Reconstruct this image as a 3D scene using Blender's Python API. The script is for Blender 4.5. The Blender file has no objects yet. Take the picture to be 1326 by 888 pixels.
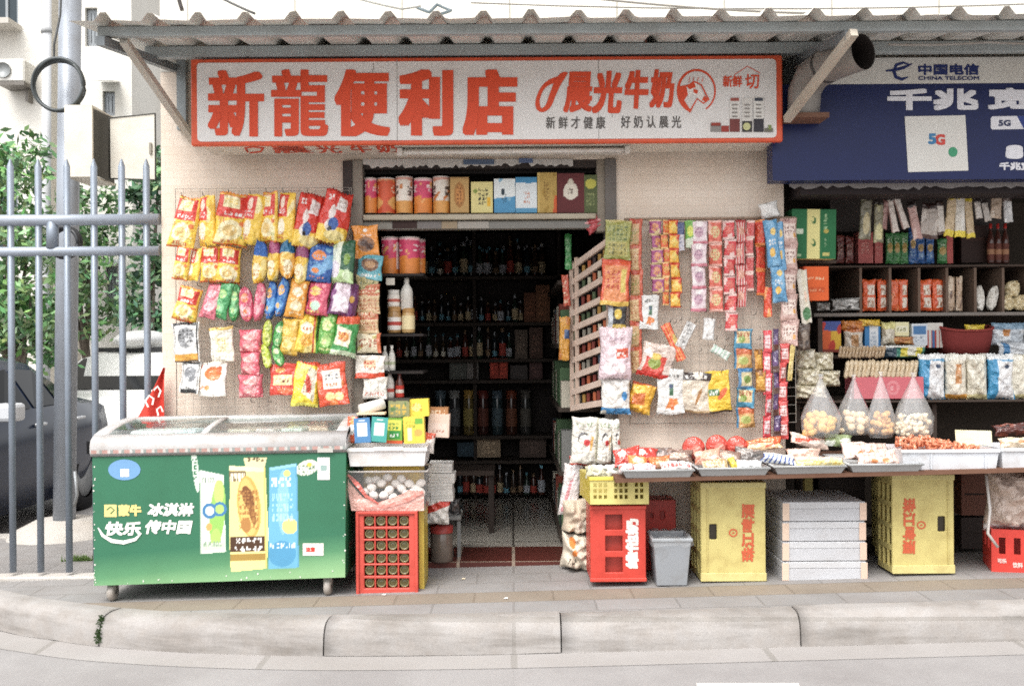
import bpy, bmesh, math, random
import numpy as np
from mathutils import Vector, Matrix
R_ = math.radians
SC = bpy.context.scene
COL = SC.collection

# ------------------------------------------------------------------ camera, sky, sun, exposure
CAMP = Vector((0.0, -5.75, 1.285)); ROLL = R_(-0.4); FPX = 1289.0
cam = bpy.data.objects.new('camera', bpy.data.cameras.new('camera')); COL.objects.link(cam)
cam.location = CAMP
cam.matrix_world = Matrix.Translation(CAMP) @ Matrix.Rotation(R_(90), 4, 'X') @ Matrix.Rotation(ROLL, 4, 'Z')
cam.data.sensor_width = 36.0; cam.data.lens = 36.0 * FPX / 1326.0
cam.data.clip_end = 500; SC.camera = cam
M3 = Matrix.Rotation(R_(90), 3, 'X') @ Matrix.Rotation(ROLL, 3, 'Z')

world = bpy.data.worlds.new('World'); SC.world = world; world.use_nodes = True
wn = world.node_tree.nodes; wl = world.node_tree.links
sky = wn.new('ShaderNodeTexSky'); sky.sky_type = 'NISHITA'; sky.sun_disc = False
SUN_EL, SUN_AZ = 58.0, 205.0          # azimuth: clockwise from +Y
sky.sun_elevation = R_(SUN_EL); sky.sun_rotation = R_(SUN_AZ); sky.dust_density = 4.0; sky.ozone_density = 1.0
hs = wn.new('ShaderNodeHueSaturation'); hs.inputs['Saturation'].default_value = 0.08
wl.new(sky.outputs[0], hs.inputs['Color']); wl.new(hs.outputs[0], wn['Background'].inputs[0])
wn['Background'].inputs[1].default_value = 0.15
sun = bpy.data.objects.new('sun', bpy.data.lights.new('sun', 'SUN')); COL.objects.link(sun)
sun.data.energy = 1.0; sun.data.angle = R_(28); sun.data.color = (1.0, 0.95, 0.88)
sd = Vector((math.sin(R_(SUN_AZ)) * math.cos(R_(SUN_EL)), math.cos(R_(SUN_AZ)) * math.cos(R_(SUN_EL)), math.sin(R_(SUN_EL))))
sun.rotation_euler = (-sd).to_track_quat('-Z', 'Y').to_euler(); sun.location = (-3, -8, 9)
SC.view_settings.view_transform = 'Standard'; SC.view_settings.look = 'None'
SC.view_settings.exposure = 1.14; SC.view_settings.gamma = 1.0; SC.view_settings.use_curve_mapping = False
SC.render.engine = 'CYCLES'
SC.cycles.max_bounces = 6; SC.cycles.diffuse_bounces = 4; SC.cycles.glossy_bounces = 3
SC.cycles.transmission_bounces = 5; SC.cycles.transparent_max_bounces = 16
SC.cycles.use_denoising = False; SC.cycles.use_adaptive_sampling = False; SC.cycles.filter_width = 1.7; SC.cycles.caustics_reflective = False; SC.cycles.caustics_refractive = False

def P(px, py, Y):                      # a point of the photograph (1326 x 888) at depth Y, in metres
    d = M3 @ Vector(((px - 663.0) / FPX, -(py - 444.0) / FPX, -1.0))
    return CAMP + d * ((Y - CAMP.y) / d.y)
def S(Y): return FPX / (Y - CAMP.y)    # pixels per metre at depth Y
GS = 0.02
def gz(x): return GS * max(-4.5, min(4.5, x))

# ------------------------------------------------------------------ colours
def lin(h):
    if not isinstance(h, str): return h
    h = PAL.get(h, h).lstrip('#')
    c = [int(h[i:i + 2], 16) / 255 for i in (0, 2, 4)]
    c = [x / 12.92 if x <= .04045 else ((x + .055) / 1.055) ** 2.4 for x in c]; L = .25 * c[0] + .65 * c[1] + .10 * c[2]
    return tuple(L + (x - L) * .93 + .004 for x in c)          # film-like muted colour
PAL = dict(R='#dc3320', O='#e6591b', o='#f0913a', Y='#f4cb3a', y='#f5e6a8', W='#efece6', K='#141416', B='#1c62b4', b='#86b8dc',
           G='#23803a', g='#8fc557', P='#d4527a', p='#efbfc6', V='#7d3674', M='#6a2024', T='#c49c66', N='#6b4528', C='#e8dabd',
           S='#a9adb0', D='#2b2a2e', A='#46a0a2', L='#8c8c40', q='#d9d9a0', F='#dcd6d0', r='#e2553e', k='#3a3436')

# ------------------------------------------------------------------ materials (procedural; base colour comes from the mesh attribute Col)
MATS = {}
def vmat(name, rough=.6, spec=.5, metal=0., coat=0., bump=0., bscale=40., dirt=.12, dscale=6., trans=0., alpha=1., bdist=.01, dirtcol=(.18, .15, .12)):
    m = bpy.data.materials.new(name); m.use_nodes = True; nt = m.node_tree; n = nt.nodes; l = nt.links
    b = n['Principled BSDF']
    at = n.new('ShaderNodeAttribute'); at.attribute_name = 'Col'
    tc = n.new('ShaderNodeTexCoord'); nz = n.new('ShaderNodeTexNoise'); nz.inputs['Scale'].default_value = dscale
    nz.inputs['Detail'].default_value = 5; nz.inputs['Roughness'].default_value = .65
    geo = n.new('ShaderNodeNewGeometry')
    l.new(geo.outputs['Position'], nz.inputs['Vector'])
    rp = n.new('ShaderNodeMapRange'); rp.inputs[1].default_value = .45; rp.inputs[2].default_value = .8; rp.inputs[3].default_value = 0; rp.inputs[4].default_value = dirt * 3
    l.new(nz.outputs['Fac'], rp.inputs[0])
    mx = n.new('ShaderNodeMix'); mx.data_type = 'RGBA'; mx.blend_type = 'MIX'
    l.new(rp.outputs[0], mx.inputs[0]); l.new(at.outputs['Color'], mx.inputs[6])
    mul = n.new('ShaderNodeMix'); mul.data_type = 'RGBA'; mul.blend_type = 'MULTIPLY'; mul.inputs[0].default_value = 1
    l.new(at.outputs['Color'], mul.inputs[6]); mul.inputs[7].default_value = tuple(.35 + x * 2 for x in dirtcol) + (1,)
    l.new(mul.outputs[2], mx.inputs[7]); l.new(mx.outputs[2], b.inputs['Base Color'])
    b.inputs['Roughness'].default_value = rough; b.inputs['Metallic'].default_value = metal
    b.inputs['Specular IOR Level'].default_value = spec; b.inputs['Coat Weight'].default_value = coat
    b.inputs['Transmission Weight'].default_value = trans; b.inputs['Alpha'].default_value = alpha
    if bump:
        n2 = n.new('ShaderNodeTexNoise'); n2.inputs['Scale'].default_value = bscale; n2.inputs['Detail'].default_value = 3
        l.new(tc.outputs['Object'], n2.inputs['Vector'])
        bp = n.new('ShaderNodeBump'); bp.inputs['Strength'].default_value = bump; bp.inputs['Distance'].default_value = bdist
        l.new(n2.outputs['Fac'], bp.inputs['Height']); l.new(bp.outputs[0], b.inputs['Normal'])
    MATS[name] = m; return m
vmat('film', rough=.2, spec=.8, bump=.8, bscale=26, bdist=.03, dirt=.03)
vmat('paper', rough=.62, spec=.3, bump=.12, bscale=30, dirt=.06)
vmat('plastic', rough=.42, spec=.45, bump=.06, bscale=60, dirt=.3, dscale=11)
vmat('ink', rough=.5, spec=.35, dirt=.05)
vmat('metal', rough=.45, spec=.5, metal=.25, bump=.08, bscale=70, dirt=.2, dscale=5)
vmat('galv', rough=.5, spec=.5, metal=.15, bump=.1, bscale=40, dirt=.22, dscale=4)
vmat('rough', rough=.85, spec=.25, bump=.35, bscale=45, dirt=.2, dscale=5)
vmat('cloth', rough=.9, spec=.15, bump=.3, bscale=90, dirt=.1)
vmat('wood', rough=.75, spec=.3, bump=.25, bscale=30, dirt=.25, dscale=8)
vmat('carpaint', rough=.2, spec=.4, coat=0, dirt=.02)
vmat('darkglass', rough=.06, spec=.18, dirt=0)
vmat('bottle', rough=.12, spec=.6, dirt=.02)
vmat('sign', rough=.4, spec=.35, dirt=.13, dscale=3.5, bump=.04, bscale=6)
vmat('leaf', rough=.55, spec=.3, dirt=.1)
vmat('render', rough=.9, spec=.15, bump=.2, bscale=18, dirt=.16, dscale=1.2)
vmat('foam', rough=.8, spec=.25, bump=.25, bscale=160, dirt=.14)

def film_mat(name, tint=(1, 1, 1), clear=.8, rough=.12):
    m = bpy.data.materials.new(name); m.use_nodes = True; nt = m.node_tree; n = nt.nodes; l = nt.links
    n.remove(n['Principled BSDF']); out = n['Material Output']
    tr = n.new('ShaderNodeBsdfTransparent'); tr.inputs[0].default_value = tint + (1,)
    gl = n.new('ShaderNodeBsdfGlossy'); gl.inputs['Roughness'].default_value = rough
    df = n.new('ShaderNodeBsdfDiffuse'); df.inputs[0].default_value = tuple(.85 * x for x in tint) + (1,)
    fr = n.new('ShaderNodeFresnel'); fr.inputs[0].default_value = 1.45
    tc = n.new('ShaderNodeTexCoord'); nz = n.new('ShaderNodeTexNoise'); nz.inputs['Scale'].default_value = 28
    bp = n.new('ShaderNodeBump'); bp.inputs['Strength'].default_value = .5; bp.inputs['Distance'].default_value = .012
    l.new(tc.outputs['Object'], nz.inputs['Vector']); l.new(nz.outputs['Fac'], bp.inputs['Height'])
    for k in (gl, df, fr): l.new(bp.outputs[0], k.inputs['Normal'])
    m1 = n.new('ShaderNodeMixShader'); m1.inputs[0].default_value = 1 - clear
    l.new(tr.outputs[0], m1.inputs[1]); l.new(df.outputs[0], m1.inputs[2])
    m2 = n.new('ShaderNodeMixShader'); gb = n.new('ShaderNodeNewGeometry'); iv = n.new('ShaderNodeMath'); iv.operation = 'SUBTRACT'; iv.inputs[0].default_value = 1; l.new(gb.outputs['Backfacing'], iv.inputs[1]); mu = n.new('ShaderNodeMath'); mu.operation = 'MULTIPLY'; l.new(fr.outputs[0], mu.inputs[0]); l.new(iv.outputs[0], mu.inputs[1]); l.new(mu.outputs[0], m2.inputs[0]); l.new(m1.outputs[0], m2.inputs[1]); l.new(gl.outputs[0], m2.inputs[2])
    l.new(m2.outputs[0], out.inputs[0]); MATS[name] = m
film_mat('clearfilm', clear=.92); film_mat('bagfilm', clear=.78); film_mat('milkfilm', (.97, .94, .92), clear=.9, rough=.25); film_mat('glass', (.93, .97, .96), clear=.93, rough=.03)

def tile_mat(name, c1, c2, mortar, bw, bh, ms=.012, rough=.5, axes='XZ', var=.5, offset=.5, bump=.25, stain=.25, stainc=(.25, .2, .15), spec=.4, band=None, sscale=1.6, streak=0):
    m = bpy.data.materials.new(name); m.use_nodes = True; nt = m.node_tree; n = nt.nodes; l = nt.links; b = n['Principled BSDF']
    geo = n.new('ShaderNodeNewGeometry'); sp = n.new('ShaderNodeSeparateXYZ'); cb = n.new('ShaderNodeCombineXYZ')
    l.new(geo.outputs['Position'], sp.inputs[0]); l.new(sp.outputs[axes[0]], cb.inputs[0]); l.new(sp.outputs[axes[1]], cb.inputs[1])
    br = n.new('ShaderNodeTexBrick'); br.offset = offset; l.new(cb.outputs[0], br.inputs['Vector'])
    br.inputs['Scale'].default_value = 1; br.inputs['Brick Width'].default_value = bw; br.inputs['Row Height'].default_value = bh
    br.inputs['Mortar Size'].default_value = ms * bh; br.inputs['Mortar Smooth'].default_value = .2; br.inputs['Bias'].default_value = 0
    br.inputs['Color1'].default_value = lin(c1) + (1,); br.inputs['Color2'].default_value = lin(c2) + (1,); br.inputs['Mortar'].default_value = lin(mortar) + (1,)
    src = br.outputs['Color']
    if band:                                  # a row of pavers of another colour
        lo, hi, bc = band
        g1 = n.new('ShaderNodeMath'); g1.operation = 'GREATER_THAN'; g1.inputs[1].default_value = lo; l.new(sp.outputs['Y'], g1.inputs[0])
        g2 = n.new('ShaderNodeMath'); g2.operation = 'LESS_THAN'; g2.inputs[1].default_value = hi; l.new(sp.outputs['Y'], g2.inputs[0])
        g3 = n.new('ShaderNodeMath'); g3.operation = 'MULTIPLY'; l.new(g1.outputs[0], g3.inputs[0]); l.new(g2.outputs[0], g3.inputs[1])
        mb_ = n.new('ShaderNodeMix'); mb_.data_type = 'RGBA'; mb_.blend_type = 'MULTIPLY'; l.new(g3.outputs[0], mb_.inputs[0]); l.new(src, mb_.inputs[6]); mb_.inputs[7].default_value = lin(bc) + (1,); src = mb_.outputs[2]
    def layer(src, scale, lo, hi, amt, col, detail=6):
        nz = n.new('ShaderNodeTexNoise'); nz.inputs['Scale'].default_value = scale; nz.inputs['Detail'].default_value = detail; nz.inputs['Roughness'].default_value = .65
        l.new(geo.outputs['Position'], nz.inputs['Vector'])
        rp = n.new('ShaderNodeMapRange'); rp.inputs[1].default_value = lo; rp.inputs[2].default_value = hi; rp.inputs[4].default_value = amt; l.new(nz.outputs['Fac'], rp.inputs[0])
        mx = n.new('ShaderNodeMix'); mx.data_type = 'RGBA'; mx.blend_type = 'MULTIPLY'; l.new(rp.outputs[0], mx.inputs[0]); l.new(src, mx.inputs[6]); mx.inputs[7].default_value = col + (1,)
        return mx.outputs[2]
    if streak:
        mp = n.new('ShaderNodeMapping'); mp.inputs['Scale'].default_value = (1.3, 1.3, 11); l.new(geo.outputs['Position'], mp.inputs[0]); nz0 = n.new('ShaderNodeTexNoise'); nz0.inputs['Scale'].default_value = 1.6; nz0.inputs['Detail'].default_value = 7; nz0.inputs['Roughness'].default_value = .6; l.new(mp.outputs[0], nz0.inputs['Vector'])
        rz = n.new('ShaderNodeMapRange'); rz.inputs[1].default_value = .47; rz.inputs[2].default_value = .68; rz.inputs[4].default_value = streak; l.new(nz0.outputs['Fac'], rz.inputs[0]); mz = n.new('ShaderNodeMix'); mz.data_type = 'RGBA'; mz.blend_type = 'MULTIPLY'; l.new(rz.outputs[0], mz.inputs[0]); l.new(src, mz.inputs[6]); mz.inputs[7].default_value = (.42, .40, .37, 1); src = mz.outputs[2]
    src = layer(src, sscale, .42, .75, stain, stainc); src = layer(src, 14, .4, .7, stain * .7, tuple(min(1, x * 1.8) for x in stainc)); src = layer(src, 120, .3, .75, var * .5, (.55, .55, .55), 3)
    l.new(src, b.inputs['Base Color']); b.inputs['Roughness'].default_value = rough; b.inputs['Specular IOR Level'].default_value = spec
    if bump:
        bp = n.new('ShaderNodeBump'); bp.inputs['Strength'].default_value = bump; bp.inputs['Distance'].default_value = .006; bp.invert = True
        l.new(br.outputs['Fac'], bp.inputs['Height'])
        n3 = n.new('ShaderNodeTexNoise'); n3.inputs['Scale'].default_value = 90; l.new(geo.outputs['Position'], n3.inputs['Vector'])
        b2 = n.new('ShaderNodeBump'); b2.inputs['Strength'].default_value = bump * .6; b2.inputs['Distance'].default_value = .004
        l.new(n3.outputs['Fac'], b2.inputs['Height']); l.new(bp.outputs[0], b2.inputs['Normal']); l.new(b2.outputs[0], b.inputs['Normal'])
    MATS[name] = m
tile_mat('walltile', '#eadbcb', '#e6d6c5', '#dccbb9', .095, .045, .04, rough=.45, stain=.5, stainc=(.74, .64, .54), bump=.07)
tile_mat('uppertile', '#dcd8cf', '#d6d2c8', '#a8a49a', .62, .31, .02, rough=.4, stain=.12, stainc=(.7, .68, .62), bump=.1, offset=0)
tile_mat('paving', '#949190', '#8f8d8c', '#827f7d', .40, .20, .03, rough=.85, axes='XY', stain=.45, stainc=(.5, .46, .42), band=(-.80, -.6, '#f8ead6'), spec=.25)
tile_mat('innerfloor', '#a9a49b', '#9d988f', '#55504a', .6, .6, .012, rough=.25, axes='XY', offset=0, stain=.3, stainc=(.6, .5, .42))
tile_mat('stepfloor', '#5c2a22', '#4c221c', '#a09080', .32, .5, .02, rough=.4, axes='XY', offset=0, stain=.5, stainc=(.5, .42, .38))
tile_mat('asphalt', '#9b9897', '#979493', '#999695', 5, 5, .001, rough=.9, axes='XY', stain=.7, stainc=(.68, .66, .66), bump=.35, var=.9, spec=.2)
tile_mat('gutter', '#a19d9b', '#9c9895', '#908c88', 1.15, 4, .004, rough=.85, axes='XY', stain=.4, stainc=(.62, .58, .54), var=.7, spec=.25)
tile_mat('kerbstone', '#a5a19e', '#a09c99', '#97938f', 9, 9, .001, rough=.85, axes='XZ', stain=.55, stainc=(.5, .46, .42), var=.9, bump=.4, spec=.25, sscale=2.6, streak=.5)
tile_mat('darkwall', '#1f1c1b', '#191716', '#141211', .6, .3, .02, rough=.8, stain=.3, bump=0)

# ------------------------------------------------------------------ mesh helpers
class MB:
    def __init__(s): s.v = []; s.f = []; s.c = []; s.sm = []
    def add(s, vs, fs, col, smooth=False):
        o = len(s.v); s.v += [tuple(v) for v in vs]; s.f += [tuple(i + o for i in f) for f in fs]
        if isinstance(col, str) or (isinstance(col, tuple) and not isinstance(col[0], (tuple, list))): s.c += [lin(col)] * len(vs)
        else: s.c += [tuple(c) for c in col]
        s.sm += [smooth] * len(fs); return s
    def box(s, x0, x1, y0, y1, z0, z1, col, M=None):
        vs = [Vector((x, y, z)) for z in (z0, z1) for y in (y0, y1) for x in (x0, x1)]
        if M is not None: vs = [M @ v for v in vs]
        return s.add(vs, [(0, 2, 3, 1), (4, 5, 7, 6), (0, 1, 5, 4), (2, 6, 7, 3), (0, 4, 6, 2), (1, 3, 7, 5)], col)
    def prism(s, pts, y0, y1, col, M=None):         # polygon in XZ, counter-clockwise seen from -Y, extruded y0..y1
        n = len(pts); vs = [Vector((x, y0, z)) for x, z in pts] + [Vector((x, y1, z)) for x, z in pts]
        if M is not None: vs = [M @ v for v in vs]
        return s.add(vs, [tuple(range(n)), tuple(range(2 * n - 1, n - 1, -1))] + [(i, n + i, n + (i + 1) % n, (i + 1) % n) for i in range(n)], col)
    def tube(s, pts, r, col, n=8, caps=True, smooth=True):
        pts = [Vector(p) for p in pts]; rs = r if isinstance(r, (list, tuple)) else [r] * len(pts)
        vs = []; prev = None
        for i, p in enumerate(pts):
            d = (pts[min(i + 1, len(pts) - 1)] - pts[max(i - 1, 0)]).normalized()
            if prev is None: a = d.orthogonal().normalized()
            else: a = (prev - d * prev.dot(d)).normalized()
            prev = a; b = d.cross(a)
            vs += [p + (a * math.cos(t) + b * math.sin(t)) * rs[i] for t in (2 * math.pi * k / n for k in range(n))]
        fs = [(i * n + k, i * n + (k + 1) % n, (i + 1) * n + (k + 1) % n, (i + 1) * n + k) for i in range(len(pts) - 1) for k in range(n)]
        s.add(vs, fs, col, smooth)
        if caps:
            o = len(s.v) - len(vs); s.f += [tuple(o + k for k in reversed(range(n))), tuple(o + (len(pts) - 1) * n + k for k in range(n))]; s.sm += [False, False]
        return s
    def lathe(s, prof, col, n=14, c=(0, 0, 0), axis='Z', smooth=True, M=None):
        vs = []; cols = []
        for i, (r, z) in enumerate(prof):
            for k in range(n):
                t = 2 * math.pi * k / n; x, y = r * math.cos(t), r * math.sin(t)
                v = Vector((x, y, z)) if axis == 'Z' else (Vector((x, z, y)) if axis == 'Y' else Vector((z, x, y)))
                if M is not None: v = M @ v
                vs.append(v + Vector(c)); cols.append(lin(col[i] if isinstance(col, list) else col))
        fs = [(i * n + k, i * n + (k + 1) % n, (i + 1) * n + (k + 1) % n, (i + 1) * n + k) for i in range(len(prof) - 1) for k in range(n)]
        if axis != 'Z': fs = [tuple(reversed(f)) for f in fs]
        return s.add(vs, fs, cols, smooth)
    def ball(s, c, r, col, n=10, sc=(1, 1, 1)):
        m = n // 2 + 1; prof = [(math.sin(math.pi * i / m) * r + 1e-5, -math.cos(math.pi * i / m) * r) for i in range(m + 1)]
        return s.lathe(prof, col, n, c, M=Matrix.Diagonal(sc).to_3x3())
    def panel(s, a, b, holes, y0, y1, col, f=None):  # plate a0..a1 x b0..b1 with rectangular holes, one connected mesh; f maps (a, depth, b)
        f = f or (lambda a_, d, b_: (a_, d, b_))
        A = sorted({a[0], a[1]} | {h[0] for h in holes} | {h[2] for h in holes}); B = sorted({b[0], b[1]} | {h[1] for h in holes} | {h[3] for h in holes})
        A = [x for x in A if a[0] <= x <= a[1]]; B = [x for x in B if b[0] <= x <= b[1]]
        def solid(i, j):
            if not (0 <= i < len(A) - 1 and 0 <= j < len(B) - 1): return False
            x, z = (A[i] + A[i + 1]) / 2, (B[j] + B[j + 1]) / 2
            return not any(h[0] < x < h[2] and h[1] < z < h[3] for h in holes)
        idx = {}; vs = []; fs = []
        def V(i, j, k):
            if (i, j, k) not in idx: idx[i, j, k] = len(vs); vs.append(f(A[i], (y0, y1)[k], B[j]))
            return idx[i, j, k]
        for i in range(len(A) - 1):
            for j in range(len(B) - 1):
                if not solid(i, j): continue
                fs.append((V(i, j, 0), V(i + 1, j, 0), V(i + 1, j + 1, 0), V(i, j + 1, 0))); fs.append((V(i, j, 1), V(i, j + 1, 1), V(i + 1, j + 1, 1), V(i + 1, j, 1)))
                for (di, dj), (p, q) in {(-1, 0): ((0, 1), (0, 0)), (1, 0): ((1, 0), (1, 1)), (0, -1): ((0, 0), (1, 0)), (0, 1): ((1, 1), (0, 1))}.items():
                    if not solid(i + di, j + dj):
                        fs.append((V(i + p[0], j + p[1], 0), V(i + p[0], j + p[1], 1), V(i + q[0], j + q[1], 1), V(i + q[0], j + q[1], 0)))
        return s.add(vs, fs, col)
    def build(s, name, mat, parent=None, loc=None, bev=0., seg=1):
        o0 = Vector(loc) if loc is not None else Vector((0, 0, 0)); q_ = parent if loc is None else None
        while q_ is not None: o0 = o0 + q_.location; q_ = q_.parent
        me = bpy.data.meshes.new(name); me.from_pydata([tuple(Vector(v) - o0) for v in s.v], [], s.f)
        at = me.attributes.new('Col', 'FLOAT_COLOR', 'POINT')
        at.data.foreach_set('color', [x for c in s.c for x in (c[0], c[1], c[2], 1.0)])
        me.polygons.foreach_set('use_smooth', s.sm)
        if bev:
            bm = bmesh.new(); bm.from_mesh(me); bmesh.ops.remove_doubles(bm, verts=bm.verts, dist=1e-5)
            es = [e for e in bm.edges if len(e.link_faces) == 2 and e.calc_face_angle(0) > .5]
            bmesh.ops.bevel(bm, geom=es, offset=bev, segments=seg, affect='EDGES', clamp_overlap=True, profile=.5)
            bm.to_mesh(me); bm.free()
        me.materials.append(MATS[mat]); o = bpy.data.objects.new(name, me); COL.objects.link(o)
        if parent is not None: o.parent = parent
        elif loc is not None: o.location = o0
        return o
def tag(o, label, cat, group=None, kind=None):
    o['label'] = label; o['category'] = cat
    if group: o['group'] = group
    if kind: o['kind'] = kind
    return o
def thing(name, label, cat, loc, group=None, rot=None):
    o = bpy.data.objects.new(name, None); COL.objects.link(o); o.location = Vector(loc)
    if rot: o.rotation_euler = rot
    return tag(o, label, cat, group)
def struct(o): o['kind'] = 'structure'; return o
def copy_tree(o, parent=None):
    c = o.copy(); COL.objects.link(c)
    if parent is not None: c.parent = parent
    for ch in o.children: copy_tree(ch, c)
    return c
rng = random.Random(7)

# ------------------------------------------------------------------ printed designs
def paint(des, U, V, seed):
    r = np.random.RandomState(seed % 100000); C = np.empty(U.shape + (3,)); C[...] = lin(des[0])
    def nz(sc):
        p = r.rand(6) * 6.28
        return (np.sin(U * sc + p[0] + 1.3 * np.sin(V * sc * .7 + p[1])) + np.sin(V * sc * 1.1 + p[2] + 1.1 * np.sin(U * sc * .8 + p[3])) + np.sin((U - V) * sc * .8 + p[4])) / 3
    for op in des[1:]:
        if op[0] == 'G':                           # printed colour run between two heights
            t = np.clip((V - op[1] - op[3] * U) / (op[2] - op[1]), 0, 1)[..., None]; C[...] = C * t + np.array(lin(op[-1])) * (1 - t); continue
        k = op[0]; c = lin(op[5] if k == 'g' else op[-1])
        if k == 'b': m = (V + (.02 * nz(9)) >= op[1]) & (V < op[2])
        elif k == 'v': m = (U >= op[1]) & (U < op[2])
        elif k == 'd': m = (V > op[1] + op[2] * U)
        elif k == 'u': m = (V < op[1] + op[2] * U)
        elif k == 'e': m = ((U - op[1]) / op[3]) ** 2 + ((V - op[2]) / op[4]) ** 2 < 1
        elif k == 'E':                             # tilted ellipse (cu, cv, ru, rv, angle) in units where one v = op[6] u
            a = op[5]; du = (U - op[1]); dv = (V - op[2]) * op[6]
            m = ((du * math.cos(a) + dv * math.sin(a)) / op[3]) ** 2 + ((-du * math.sin(a) + dv * math.cos(a)) / op[4]) ** 2 < 1
        elif k == 'r': m = (U >= op[1]) & (V >= op[2]) & (U < op[3]) & (V < op[4])
        elif k == 'n': m = nz(op[1]) > op[2]
        elif k == 's': m = ((U * op[1] + op[3] if op[2] else V * op[1] + op[3]) % 1) < op[4]
        elif k == 'x':                             # quadrilateral, four (u, v) corners counter-clockwise
            m = np.ones(U.shape, bool); q = op[1]
            for i in range(len(q)):
                (a0, b0), (a1, b1) = q[i], q[(i + 1) % len(q)]; m &= (a1 - a0) * (V - b0) - (b1 - b0) * (U - a0) >= 0
        elif k == 'g':                             # print too small to read: broken strokes in cells
            u = (U - op[1]) / (op[3] - op[1]); v = (V - op[2]) / (op[4] - op[2]); m = (u >= 0) & (u < 1) & (v >= 0) & (v < 1)
            cu, cv = np.floor(u * op[6] * 4).astype(int), np.floor(v * op[7] * 4).astype(int); t = r.rand(64, 64) > .45
            m &= t[cu % 64, cv % 64] & (cu % 4 != 3) & (cv % 4 != 3)
        C[m] = c
    return C
def ring_mesh(rows, cols, smooth, caps, capcol=None):
    n = len(rows[0]); R = len(rows); mb = MB()
    vs = [p for row in rows for p in row]; cc = [tuple(c) for row in cols for c in row]
    fs = [(i * n + k, i * n + (k + 1) % n, (i + 1) * n + (k + 1) % n, (i + 1) * n + k) for i in range(R - 1) for k in range(n)]
    mb.add(vs, fs, cc, smooth)
    if caps:
        for row, rev in ((rows[0], True), (rows[-1], False)):
            o = len(mb.v); mb.v += [tuple(p) for p in row]; mb.c += [lin(capcol)] * n
            mb.f.append(tuple(o + k for k in (reversed(range(n)) if rev else range(n)))); mb.sm.append(False)
    return mb
def pack_mesh(shape, W, H, D, des, res, seed):
    r = np.random.RandomState(seed % 99991); nu = max(5, min(46, int(res[0] * .95))); nv = max(6, min(72, int(res[1] * .95)))
    V = np.linspace(-1, 1, nv)
    if shape == 'can':
        th = np.linspace(-math.pi, math.pi, 33)[:-1] - math.pi / 2
        rows = []; cols = []
        for v in V: rows.append([(W / 2 * math.cos(t), W / 2 * math.sin(t), v * H / 2) for t in th])
        U = (np.arange(32) / 32 * 2) % 1; UU, VV = np.meshgrid(U, (V + 1) / 2); return ring_mesh(rows, paint(des, UU, VV, seed), True, True, 'S')
    if shape == 'box':
        u = np.linspace(-1, 1, nu); rows = []; cols = []
        UU, VV = np.meshgrid((u + 1) / 2, (V + 1) / 2); F = paint(des, UU, VV, seed)
        for i, v in enumerate(V):
            rows.append([(x * W / 2, -D / 2, v * H / 2) for x in u] + [(W / 2, -D / 2, v * H / 2), (W / 2, D / 2, v * H / 2), (-W / 2, D / 2, v * H / 2), (-W / 2, -D / 2, v * H / 2)])
            cols.append(list(F[i]) + [F[i][-1]] * 2 + [F[i][0]] * 2)
        return ring_mesh(rows, cols, False, True, tuple(F[-1][len(u) // 2]))
    gather = shape == 'bag'; u = np.linspace(-1, 1, nu); nb = 7; ub = np.linspace(1, -1, nb + 2)[1:-1]
    UU, VV = np.meshgrid((u + 1) / 2, (V + 1) / 2); F = paint(des, UU, VV, seed); base = lin(des[0])
    ph = r.rand(8) * 6.28; sk = (r.rand() - .5) * .10; rows = []; cols = []
    for i, v in enumerate(V):
        if shape == 'capsule':
            wv = max(.05, (1 - abs(v) ** 3.2)) ** .55; flat = 1.
        else:
            wv = 1 + .05 * v * v - .05 * (1 - v * v) + .025 * math.sin(v * 5 + ph[0]); flat = max(.02, 1 - abs(v) ** 7)
            if shape == 'pouch': flat = max(.05, 1 - abs(v) ** 10)
            if gather: wv *= 1 - .13 * max(0, v) ** 2 + .03 * math.sin(v * 3 + ph[7])
        zc = v * H / 2
        def pt(x, side):
            e = max(0., 1 - abs(x) ** 2.4) ** .65 * flat
            wr = (.20 * math.sin(x * 8 + ph[1] + 3 * v) + .15 * math.sin(x * 14 + ph[2] - 2 * v)) * abs(v) ** 1.6 + .09 * math.sin(x * 5 + v * 7 + ph[7]) - .10 * abs(math.sin(x * 3.1 + v * 4.3 + ph[6])) - .07 * abs(math.sin(x * 4.7 - v * 5.9 + ph[5])) + .07 * math.sin(v * 6 + x * 3 + ph[3]) + .04 * math.sin(v * 13 - x * 5 + ph[4])
            y = side * (D / 2) * e * (1 + wr) + side * .0006
            y += .012 * math.sin(x * 2.2 + ph[5]) * abs(v) ** 3 * (W / .15)
            return (x * W / 2 * wv + sk * W * v * .5, y, zc + .012 * H * math.sin(x * 4 + ph[6]) * v * (H > .12) + (.008 * H * (1 if int((x + 1) * 8) % 2 else -1) if abs(v) > .999 and shape in ('pillow', 'bag') else 0))
        rows.append([pt(x, -1) for x in u] + [pt(x, 1) for x in ub]); cols.append(list(F[i]) + [base] * nb)
    return ring_mesh(rows, cols, True, False)
NSEED = [11]
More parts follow.
